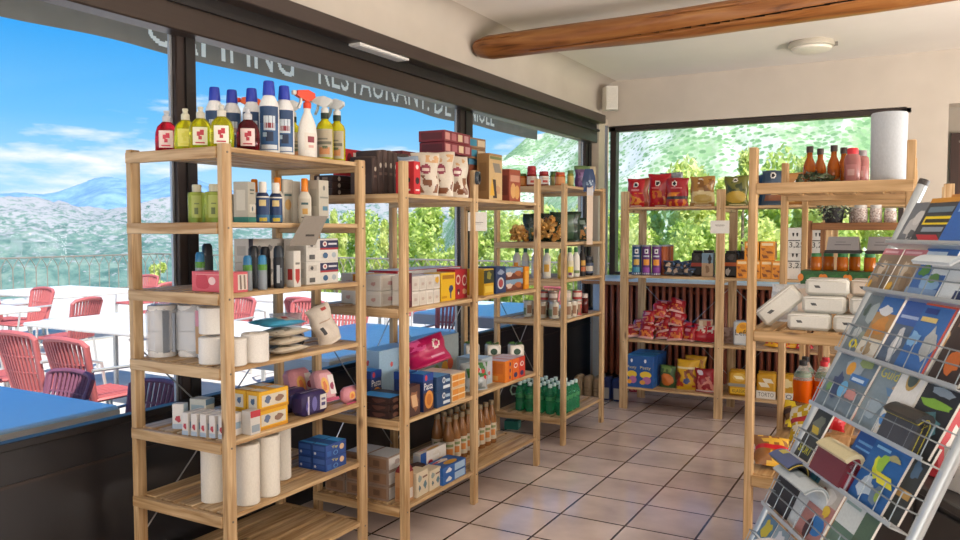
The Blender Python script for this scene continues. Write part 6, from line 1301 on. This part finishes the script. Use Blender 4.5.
GL = [(.50, 1.621, glyphs('CAMPING', .50, 1.621, -.515, -.29)), (1.845, 3.567, glyphs('RESTAURANT: DE', 1.845, 3.567, -.515, -.29)), (3.877, 4.372, glyphs('NIOLE', 3.877, 4.372, -.515, -.29))]
def valp(y, z):
    zb = -.545 + .006 * math.sin(5 * y); t_ = (z + .545) / .325
    return (-.60 + .012 * math.sin(7 * y) * (1 - t_), y, zb + (-.22 - zb) * t_)
def printed(y, z):
    for (y0, y1, bv) in GL:
        if y0 <= y <= y1: return lm if bv.ray_cast(Vector((1, y, z)), Vector((-1, 0, 0)))[0] is not None else am
    return am
for (ya, yb, ny, nz) in ((-6, .40, 60, 4), (.40, 4.45, 560, 38), (4.45, 5.33, 14, 4)):
    m.grid(lambda u, v: valp(ya + (yb - ya) * u, -.545 + .325 * v), ny, nz, lambda u, v: printed(ya + (yb - ya) * u, -.545 + .325 * v))
vo = m.build('valance', aw, ang=1.4)
for y in (-2, 2.0, 5.2): MB().tube([(0, y, -.25), (-.3, y, -.18), (-.6, y, -.22)], .015, col('#8a8680', .4, .5), 8).build('folding_arm', aw)
struct(MB().box((-3.2, 8.35, 1.2), (.26, .26, 3.0), speck('#b49a84', '#cbb49c', 9, .9)).build('trim_9'))
# tables
def table(label, x, y, sx_, sy_, top, group, cat='table', h=.74, edge=None):
    t = thing('terrace_table', label, cat, (x, y, TZ), 0, group)
    m = MB(); m.box((0, 0, h - .02), (sx_, sy_, .04), top, .012); m.build('table_top', t)
    if edge:
        q = MB(); e_ = col('#cdc6bc', .8)
        q.box((0, 0, h - .075), (sx_ + .006, sy_ + .006, .11), e_, .003); q.build('edge_skirt', t)
    lg = col('#c9c9c6', .35, .5)
    for a in (-1, 1):
        k = MB(); k.tube([(a * sx_ * .28, 0, 0.02), (a * sx_ * .28, 0, h - .04)], .025, lg, 10); k.tube([(a * sx_ * .28, -sy_ * .32, .015), (a * sx_ * .28, sy_ * .32, .015)], .018, lg, 8); k.build('pedestal', t)
    return t
BT = newmat('sky_tint_table'); b = bsdf(BT); b.inputs['Base Color'].default_value = hx('#aed6f2'); b.inputs['Roughness'].default_value = .3  # blue of the reflected sky put into a white table top's colour
table('table with painted blue sky tint right outside the window nearest the camera', -4.30, 1.75, 1.28, 1.84, BT, None, edge=True)
table('table with painted pale blue sky tint outside the middle window, seen through the shelves', -4.25, 5.30, 1.20, 1.9, col('#d5e4ee', .3), None, edge=True)  # white top, paler sky tint painted into it
table('table with painted pale blue sky tint outside the far end of the middle window', -4.35, 8.15, 1.2, 1.6, col('#dde8f0', .3), None, edge=True)  # same painted sky tint, palest of the three
WT = col('#ece8e0', .4)
table('long white table behind the three coral chairs', -6.35, 5.2, 2.9, 1.15, WT, None)
table('white table further out at the left edge of the terrace', -10.0, 4.9, 1.9, 1.4, WT, None)
table('white table beside the railing, furthest out', -11.4, 7.4, 1.9, 1.5, WT, None)
table('white table outside seen through the shelves above the blue tables', -7.0, 8.4, 2.9, 1.35, WT, None)
# woven armchairs
def make_chair(label, wov, frame_c, group):
    t = thing('woven_chair', label, 'chair', (0, 0, TZ), 0, group)
    wm = col(wov, .55); fmm = col(frame_c, .3, .5)
    m = MB(); m.box((0, .0, .43), (.44, .42, .03), wm, .014)
    for i in range(9): m.box((-.19 + .0475 * i, 0, .447), (.022, .40, .008), wm)
    m.build('seat', t)
    # backrest on -Y side, leaning outwards; woven slats with gaps
    m = MB(); N = 11
    def bp(u, v):
        wdt = .38 + .10 * v; return ((u - .5) * wdt, -.20 - .10 * v - .03 * math.cos(PI * (u - .5)), .42 + .44 * v)
    for i in range(N):
        u = (i + .5) / N
        m.tube([bp(u, v / 4) for v in range(5)], .0135, wm, 5)
    for v in (.0, .33, .62): m.tube([bp(u / 8, v) for u in range(9)], .010, wm, 5)
    m.tube([bp(0, 0), bp(0, .5), bp(.0, .94), bp(.08, 1.0), bp(.3, 1.03), bp(.5, 1.04), bp(.7, 1.03), bp(.92, 1.0), bp(1, .94), bp(1, .5), bp(1, 0)], .022, wm, 8)
    m.build('backrest', t)
    for s in (-1, 1):
        MB().tube([(s * .22, .20, 0), (s * .235, .19, .40), (s * .245, .16, .62), (s * .25, .05, .65), (s * .25, -.26, .66)], .013, fmm, 8).build('armrest', t)
        MB().tube([(s * .20, -.26, 0), (s * .205, -.20, .42)], .013, fmm, 8).build('leg', t)
        MB().tube([(s * .19, .21, 0), (s * .19, .19, .42)], .013, fmm, 8).build('leg', t)
    return t
coral = make_chair('coral woven chair in front of the long white table, nearest the window frame', '#bd6564', '#d6d3ce', 'coral chairs at the long white table')
coral.location = (-5.36, 3.78, TZ)
dup(coral, (-6.05, 3.82, TZ), 0.03, 'coral woven chair in front of the long white table, middle of three')
dup(coral, (-6.72, 3.75, TZ), -.04, 'coral woven chair in front of the long white table, outermost of three')
mauve = make_chair('shade-coloured mauve woven chair tucked behind the blue table, outer one', '#7d4a60', '#8fa6bc', 'mauve chairs behind the near blue table')  # weave and frame colours carry the shade these chairs stand in
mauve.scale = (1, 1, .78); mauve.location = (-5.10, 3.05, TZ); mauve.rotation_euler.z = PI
dup(mauve, (-4.25, 3.10, TZ), PI + .05, 'shade-coloured mauve woven chair tucked behind the blue table, nearer the shelf')
CL = [(-4.20, 6.75, PI, 'between the two pale blue tables beside the middle window'), (-5.3, 6.4, PI + .1, 'pulled up to the outer end of the middle pale blue table'), (-6.9, 6.35, PI, 'behind the long white table, outer one'), (-5.9, 6.4, PI, 'behind the long white table, inner one'),
      (-9.4, 3.75, 0.0, 'on the near side of the outer white terrace table'), (-10.3, 6.1, PI, 'behind the outer white terrace table'), (-8.6, 5.6, PI / 2 + .3, 'at the inner end of the outer white terrace table'),
      (-10.0, 7.9, PI / 2 + .2, 'at the inner end of the table by the railing'), (-12.4, 6.2, -.2, 'on the near side of the table by the railing, outer one'), (-10.9, 6.25, .1, 'on the near side of the table by the railing, inner one'), (-11.6, 8.8, PI, 'against the railing behind the furthest table'),
      (-6.2, 7.2, 0.0, 'in front of the white table seen through the shelves, inner one'), (-7.5, 7.25, 0, 'in front of the white table seen through the shelves, outer one'), (-6.6, 9.6, PI, 'behind the white table seen through the shelves'), (-4.4, 9.6, PI, 'behind the far pale blue table')]
for x, y, a, where in CL:
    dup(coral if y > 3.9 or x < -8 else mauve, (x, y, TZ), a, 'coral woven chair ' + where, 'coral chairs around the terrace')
# wrought iron railing
rl = thing('railing', 'grey wrought iron railing with pointed arches at the edge of the terrace', 'railing', (0, 0, TZ))
im = col('#a09688', .5, .5)
RPTS = [(-18.6, -6.0), (-18.6, 14.8), (-3.0, 14.8)]
m = MB(); m2 = MB()
for (a, b_) in zip(RPTS[:-1], RPTS[1:]):
    m.tube([(a[0], a[1], 1.0), (b_[0], b_[1], 1.0)], .022, im, 6); m2.tube([(a[0], a[1], .12), (b_[0], b_[1], .12)], .016, im, 6)
m.build('top_rail', rl); m2.build('bottom_rail', rl)
bal = MB(); bal.tube([(0, 0, .12), (0, 0, .72)], .011, im, 6); bal.lathe([(.0, .5), (.022, .52), (.0, .55)], im, 6)
bal.tube([(0, 0, .72), (.035, 0, .82), (.09, 0, .91), (.14, 0, .99)], .009, im, 5); bal.tube([(0, 0, .72), (-.035, 0, .82), (-.09, 0, .91), (-.14, 0, .99)], .009, im, 5)
b0 = None; spots = [(-18.6, 4.4 + .28 * i, PI / 2) for i in range(38)] + [(-18.4 + .28 * i, 14.8, 0) for i in range(55)]
for (x, y, a) in spots:
    if b0 is None: b0 = bal.build('baluster', rl, (x, y, 0), (0, 0, a))
    else:
        c = b0.copy(); COL.objects.link(c); c.parent = rl; c.location = (x, y, 0); c.rotation_euler = (0, 0, a)

# ---- trees and bushes beyond the terrace
def leafmat(a, b_, key):
    m = newmat('leaf_' + key); p = bsdf(m); nt = m.node_tree; L = nt.links
    n = nt.nodes.new('ShaderNodeTexNoise'); n.inputs['Scale'].default_value = 3.0; tc = nt.nodes.new('ShaderNodeTexCoord'); L.new(tc.outputs['Object'], n.inputs['Vector'])
    r = nt.nodes.new('ShaderNodeValToRGB'); r.color_ramp.elements[0].position = .35; r.color_ramp.elements[1].position = .65
    r.color_ramp.elements[0].color = hx(a); r.color_ramp.elements[1].color = hx(b_); L.new(n.outputs['Fac'], r.inputs[0])
    L.new(r.outputs[0], p.inputs['Base Color']); p.inputs['Roughness'].default_value = .6
    tr = nt.nodes.new('ShaderNodeBsdfTranslucent'); L.new(r.outputs[0], tr.inputs['Color'])
    mx = nt.nodes.new('ShaderNodeMixShader'); mx.inputs[0].default_value = .45
    out = next(q for q in nt.nodes if q.type == 'OUTPUT_MATERIAL'); L.new(p.outputs[0], mx.inputs[1]); L.new(tr.outputs[0], mx.inputs[2]); L.new(mx.outputs[0], out.inputs['Surface'])
    return m
LM = [leafmat('#d2de74', '#f2f5b4', 'lime'), leafmat('#b4cc60', '#e0ea98', 'mid'), leafmat('#5f8440', '#93b058', 'deep')]
bark = speck('#5a4a3a', '#8a7660', 12, .9)
GZ_ = -4.0
def crown_mesh(seed, shape, n, leaf):
    rr = random.Random(seed); vs = []; fs = []
    cl = []
    for q in range(26):
        if shape == 'cone':
            h = rr.random() ** 1.2; rad = (1 - h) * .95 + .06; a = rr.uniform(0, 6.28); r_ = math.sqrt(rr.random()) * rad; cl.append((r_ * math.cos(a), r_ * math.sin(a), h * 1.0, .24 * (1 - .6 * h)))
        else:
            a = rr.uniform(0, 6.28); zz = rr.uniform(0, 1); rad = math.sqrt(max(.04, 1 - (2 * zz - 1) ** 2)) * .8; r_ = math.sqrt(rr.random()) * rad; cl.append((r_ * math.cos(a), r_ * math.sin(a), zz, .26))
    for i in range(n):
        cx, cy, cz, cr = rr.choice(cl)
        d = Vector((rr.gauss(0, 1), rr.gauss(0, 1), rr.gauss(0, 1))).normalized() * cr * rr.random() ** .4
        p = Vector((cx + d.x, cy + d.y, cz + d.z * .55))
        R_ = Euler((rr.uniform(-.9, .9), rr.uniform(-.9, .9), rr.uniform(0, 6.28))).to_matrix()
        s = leaf * rr.uniform(.6, 1.3); o = len(vs)
        for q in ((-s, 0, 0), (0, -s * .45, 0), (s, 0, 0), (0, s * .45, 0)): 
            v = R_ @ Vector(q); vs.append((p.x + v.x, p.y + v.y, p.z + v.z * .5))
        fs.append((o, o + 1, o + 2, o + 3))
    return vs, fs
CR = {}
for sh in ('cone', 'round'):
    for sd in range(3): CR[(sh, sd)] = crown_mesh(200 + sd + (0 if sh == 'cone' else 10), sh, 9000, .055)
def tree(label, x, y, top, rad, sh, sd, mi, cz0=None):
    """crown from cz0 to top"""
    t = thing('leafy_tree', label, 'tree', (x, y, GZ_), 0, 'trees beyond the terrace')
    cz0 = cz0 if cz0 is not None else top - 3.4
    vs, fs = CR[(sh, sd)]; ca, sa = math.cos(sd * 2 + x), math.sin(sd * 2 + x)
    hgt = (top - cz0) / 1.08
    m = MB(); m.add([((v[0] * ca - v[1] * sa) * rad, (v[0] * sa + v[1] * ca) * rad, cz0 - GZ_ + v[2] * hgt) for v in vs], fs, LM[mi]); o = m.build('crown', t, smooth=False)
    rr = random.Random(int(x * 10)); k = MB(); k.tube([(0, 0, 0), (.04, .02, (cz0 - GZ_) * .6), (0, 0, cz0 - GZ_ + hgt * .8)], [.10 + rad * .04, .08, .025], bark, 8)
    for q in range(4):
        a = q * 1.7; k.tube([(0, 0, cz0 - GZ_ + .1 * q), (rad * .5 * math.cos(a), rad * .5 * math.sin(a), cz0 - GZ_ + .5 + .25 * q)], [.035, .012], bark, 6)
    k.build('trunk', t)
def atpx(px, py, D):
    l = (px - 480) / F_PX * D
    return (-math.sin(YAW) * D + math.cos(YAW) * l, math.cos(YAW) * D + math.sin(YAW) * l, EYE + (230 - py) / F_PX * D)
TR = [(158, 250, 25, 1.1, 'cone', 0, 0, 3), (205, 262, 24, 1.3, 'round', 0, 1, 3), (300, 226, 23, 1.2, 'cone', 1, 0, 4), (336, 200, 22, 1.0, 'cone', 2, 0, 5), (362, 214, 24, 1.4, 'round', 1, 1, 4), (388, 196, 22, 1.1, 'cone', 0, 0, 5), (422, 204, 21, 1.5, 'round', 2, 1, 4.5), (458, 188, 22, 1.2, 'cone', 1, 0, 5),
      (489, 205, 20, 1.3, 'round', 0, 1, 4), (520, 214, 21, 1.4, 'round', 1, 0, 4), (552, 210, 22, 1.5, 'round', 2, 1, 4.4), (584, 212, 20, 1.4, 'round', 0, 0, 4.4),
      (622, 214, 17, 1.3, 'round', 1, 1, 4), (650, 176, 18, 1.6, 'cone', 2, 0, 5.4), (684, 166, 17, 1.5, 'round', 2, 0, 5), (716, 142, 17, 1.5, 'cone', 0, 0, 6), (742, 130, 16, 1.5, 'cone', 1, 0, 6), (775, 158, 17, 1.6, 'round', 0, 1, 5.2), (806, 142, 16, 1.5, 'cone', 2, 0, 5.8), (845, 172, 16, 1.6, 'round', 1, 0, 4.8), (885, 184, 15, 1.5, 'round', 2, 0, 4.6),
      (635, 232, 14, 1.0, 'round', 0, 0, 3.4), (700, 222, 14, 1.2, 'round', 1, 1, 3.6), (770, 224, 13.5, 1.2, 'round', 2, 0, 3.6), (840, 226, 13, 1.2, 'round', 0, 1, 3.4)]
SHP = {'cone': ('pointed', 'tapering'), 'round': ('rounded', 'bushy')}
for i, (px, py, D, rad, sh, sd, mi, hh) in enumerate(TR):
    x, y, top = atpx(px, py, D)
    win = 'beyond the railing' if px < 600 else 'outside the back window'
    ordn = i if i < 12 else i - 12
    nm = (ORD + ['thirteenth'])[ordn] if px < 600 or True else ''
    tree(f'{("lime", "mid green", "deep green")[mi]} {SHP[sh][sd % 2]} tree {win}, {nm} from the left', x, y, top, rad, sh, sd, mi, top - hh)
# ---- ground falling away, hills
def terrain_mat(name, cols, scale, rough=.95, lo=.35, hi=.65, detail=9, second=None, shrubs=None):
    m = newmat(name); b_ = bsdf(m); nt = m.node_tree; L = nt.links
    tc = nt.nodes.new('ShaderNodeTexCoord'); n = nt.nodes.new('ShaderNodeTexNoise'); n.inputs['Scale'].default_value = scale; n.inputs['Detail'].default_value = detail; n.inputs['Roughness'].default_value = .72
    L.new(tc.outputs['Object'], n.inputs['Vector'])
    r = nt.nodes.new('ShaderNodeValToRGB'); el = r.color_ramp.elements
    el[0].position = lo; el[0].color = hx(cols[0]); el[1].position = hi; el[1].color = hx(cols[-1])
    for i, c in enumerate(cols[1:-1]):
        q = el.new(lo + (hi - lo) * (i + 1) / (len(cols) - 1)); q.color = hx(c)
    L.new(n.outputs['Fac'], r.inputs[0])
    if second:
        cc, s2, zlo, zhi = second     # belt of bare rock between two heights
        g = nt.nodes.new('ShaderNodeSeparateXYZ'); L.new(tc.outputs['Object'], g.inputs[0])
        n2 = nt.nodes.new('ShaderNodeTexNoise'); n2.inputs['Scale'].default_value = s2; n2.inputs['Detail'].default_value = 12; n2.inputs['Roughness'].default_value = .72
        mp2 = nt.nodes.new('ShaderNodeMapping'); mp2.inputs['Scale'].default_value = (1, 1, 2.2); L.new(tc.outputs['Object'], mp2.inputs['Vector']); L.new(mp2.outputs[0], n2.inputs['Vector'])
        mr = nt.nodes.new('ShaderNodeMapRange'); mr.inputs[1].default_value = zlo; mr.inputs[2].default_value = zhi; mr.inputs[3].default_value = -.16; mr.inputs[4].default_value = .14; L.new(g.outputs['Z'], mr.inputs[0])
        ad_ = nt.nodes.new('ShaderNodeMath'); L.new(n2.outputs['Fac'], ad_.inputs[0]); L.new(mr.outputs[0], ad_.inputs[1])
        r2 = nt.nodes.new('ShaderNodeValToRGB'); r2.color_ramp.elements[0].position = .48; r2.color_ramp.elements[1].position = .56; L.new(ad_.outputs[0], r2.inputs[0])
        mx = nt.nodes.new('ShaderNodeMix'); mx.data_type = 'RGBA'; L.new(r2.outputs[0], mx.inputs[0]); L.new(r.outputs[0], mx.inputs[6]); mx.inputs[7].default_value = hx(cc); L.new(mx.outputs[2], b_.inputs['Base Color'])
    elif shrubs:      # bushes dotted over pale ground
        mpv = nt.nodes.new('ShaderNodeMapping'); mpv.inputs['Scale'].default_value = (1, 1, 1.6); L.new(tc.outputs['Object'], mpv.inputs['Vector'])
        vo_ = nt.nodes.new('ShaderNodeTexVoronoi'); vo_.inputs['Scale'].default_value = shrubs[2]; L.new(mpv.outputs[0], vo_.inputs['Vector'])
        sb = nt.nodes.new('ShaderNodeMath'); sb.operation = 'MULTIPLY_ADD'; sb.inputs[1].default_value = -1.3; L.new(n.outputs['Fac'], sb.inputs[0]); sb.inputs[2].default_value = 1.12
        lt = nt.nodes.new('ShaderNodeMath'); lt.operation = 'LESS_THAN'; L.new(vo_.outputs['Distance'], lt.inputs[0]); L.new(sb.outputs[0], lt.inputs[1])
        g2_ = nt.nodes.new('ShaderNodeMix'); g2_.data_type = 'RGBA'; g2_.inputs[6].default_value = hx(shrubs[0]); g2_.inputs[7].default_value = hx(shrubs[1])
        sc_ = nt.nodes.new('ShaderNodeSeparateColor'); L.new(vo_.outputs['Color'], sc_.inputs[0]); L.new(sc_.outputs[0], g2_.inputs[0])
        mx = nt.nodes.new('ShaderNodeMix'); mx.data_type = 'RGBA'; L.new(lt.outputs[0], mx.inputs[0]); L.new(r.outputs[0], mx.inputs[6]); L.new(g2_.outputs[2], mx.inputs[7]); L.new(mx.outputs[2], b_.inputs['Base Color'])
    else: L.new(r.outputs[0], b_.inputs['Base Color'])
    b_.inputs['Roughness'].default_value = rough
    b_.inputs['Specular IOR Level'].default_value = .1
    return m
from mathutils import noise as NZ
def polar(name, az0, az1, r0, r1, hfn, mat, na=160, nr=60, off=0.0):
    """slope in a wedge around the terrace; azimuth in degrees left of the +Y axis"""
    vs = []; fs = []
    for j in range(nr + 1):
        for i in range(na + 1):
            a = math.radians(az0 + (az1 - az0) * i / na); t_ = j / nr; r_ = r0 * (r1 / r0) ** t_
            x, y = -r_ * math.sin(a), r_ * math.cos(a)
            vs.append((x, y, hfn(math.degrees(a), t_, r_, x, y)))
    for j in range(nr):
        for i in range(na):
            k = j * (na + 1) + i; fs.append((k, k + na + 1, k + na + 2, k + 1))
    m = MB(); m.add(vs, fs, mat); return struct(m.build(name, ang=1.5))
def fb(x, y, s, o=5): return NZ.fractal(Vector((x / s, y / s, .3)), .9, 2.1, o)
def sstep(a, b_, x):
    t_ = max(0, min(1, (x - a) / (b_ - a))); return t_ * t_ * (3 - 2 * t_)
# near slope below the terrace and the back window
polar('ground', -80, 110, 7.9, 260, lambda a, t_, r_, x, y: -1.3 - .10 * (r_ - 8) + fb(x, y, 14) * .5 * min(1, r_ / 40) if r_ < 60 else -6.5 - .12 * (r_ - 60) + fb(x, y, 40) * 4, terrain_mat('slope_grass', ['#5d7a3c', '#8aa04c', '#a9a86c'], .25), 90, 50).location.z = -.9
# scrub hillside to the right
GR = terrain_mat('scrub_hill', ['#7d9c74', '#98b088', '#b4c2a4', '#cfd2c4', '#e2e0d8'], .045, .95, .38, .62, 13, shrubs=('#6d9266', '#98b886', .6))
def h_right(a, t_, r_, x, y):
    side = .60 * sstep(35, 28, a) + .40 * sstep(26, 15, a)            # dies away towards the valley on the left
    prof = math.sin(min(1, t_ * 1.05) * PI / 2) ** 1.5
    top = 210 * side * (1 + .25 * math.sin(a / 9.0)) * (.55 + .45 * sstep(30, -20, a))
    return -32 + prof * top + fb(x, y, 90) * 16 * min(1, t_ * 3) + fb(x, y, 22, 4) * 4
polar('hillside', -75, 40, 120, 760, h_right, GR, 240, 90)
# rocky massif across the valley on the left
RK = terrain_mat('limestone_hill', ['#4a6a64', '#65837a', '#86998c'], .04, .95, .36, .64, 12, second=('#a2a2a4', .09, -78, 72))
def h_mid(a, t_, r_, x, y):
    bump = 1 + .06 * math.sin(a / 5.0 + 1) + .04 * math.sin(a / 2.3)
    cl = sstep(.35, .75, t_) * 124 * bump * (.8 + .2 * sstep(66, 50, a))
    return -95 + cl + 22 * t_ + fb(x, y, 220) * 18 * min(1, t_ * 2) + fb(x, y, 60, 4) * 12 * sstep(.2, .8, t_)
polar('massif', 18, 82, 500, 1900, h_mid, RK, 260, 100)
FR = terrain_mat('far_ridge_slope', ['#5f84ae', '#7398bc', '#8aaac6'], .008, .95, .35, .65, second=('#b9c2c8', .0035, 420, 640))  # haze of the distance is mixed into these blue slope colours
def h_far(a, t_, r_, x, y):
    pk = 265 + 190 * math.exp(-((a - 54.3) / 2.2) ** 2) + 190 * math.exp(-((a - 49.6) / 2.6) ** 2) + 90 * math.exp(-((a - 44) / 4) ** 2) + 30 * math.exp(-((a - 62) / 3) ** 2)
    return -150 + sstep(.1, .9, t_) * (pk + 150) * .82 + fb(x, y, 500, 7) * 48 * sstep(.1, .8, t_)
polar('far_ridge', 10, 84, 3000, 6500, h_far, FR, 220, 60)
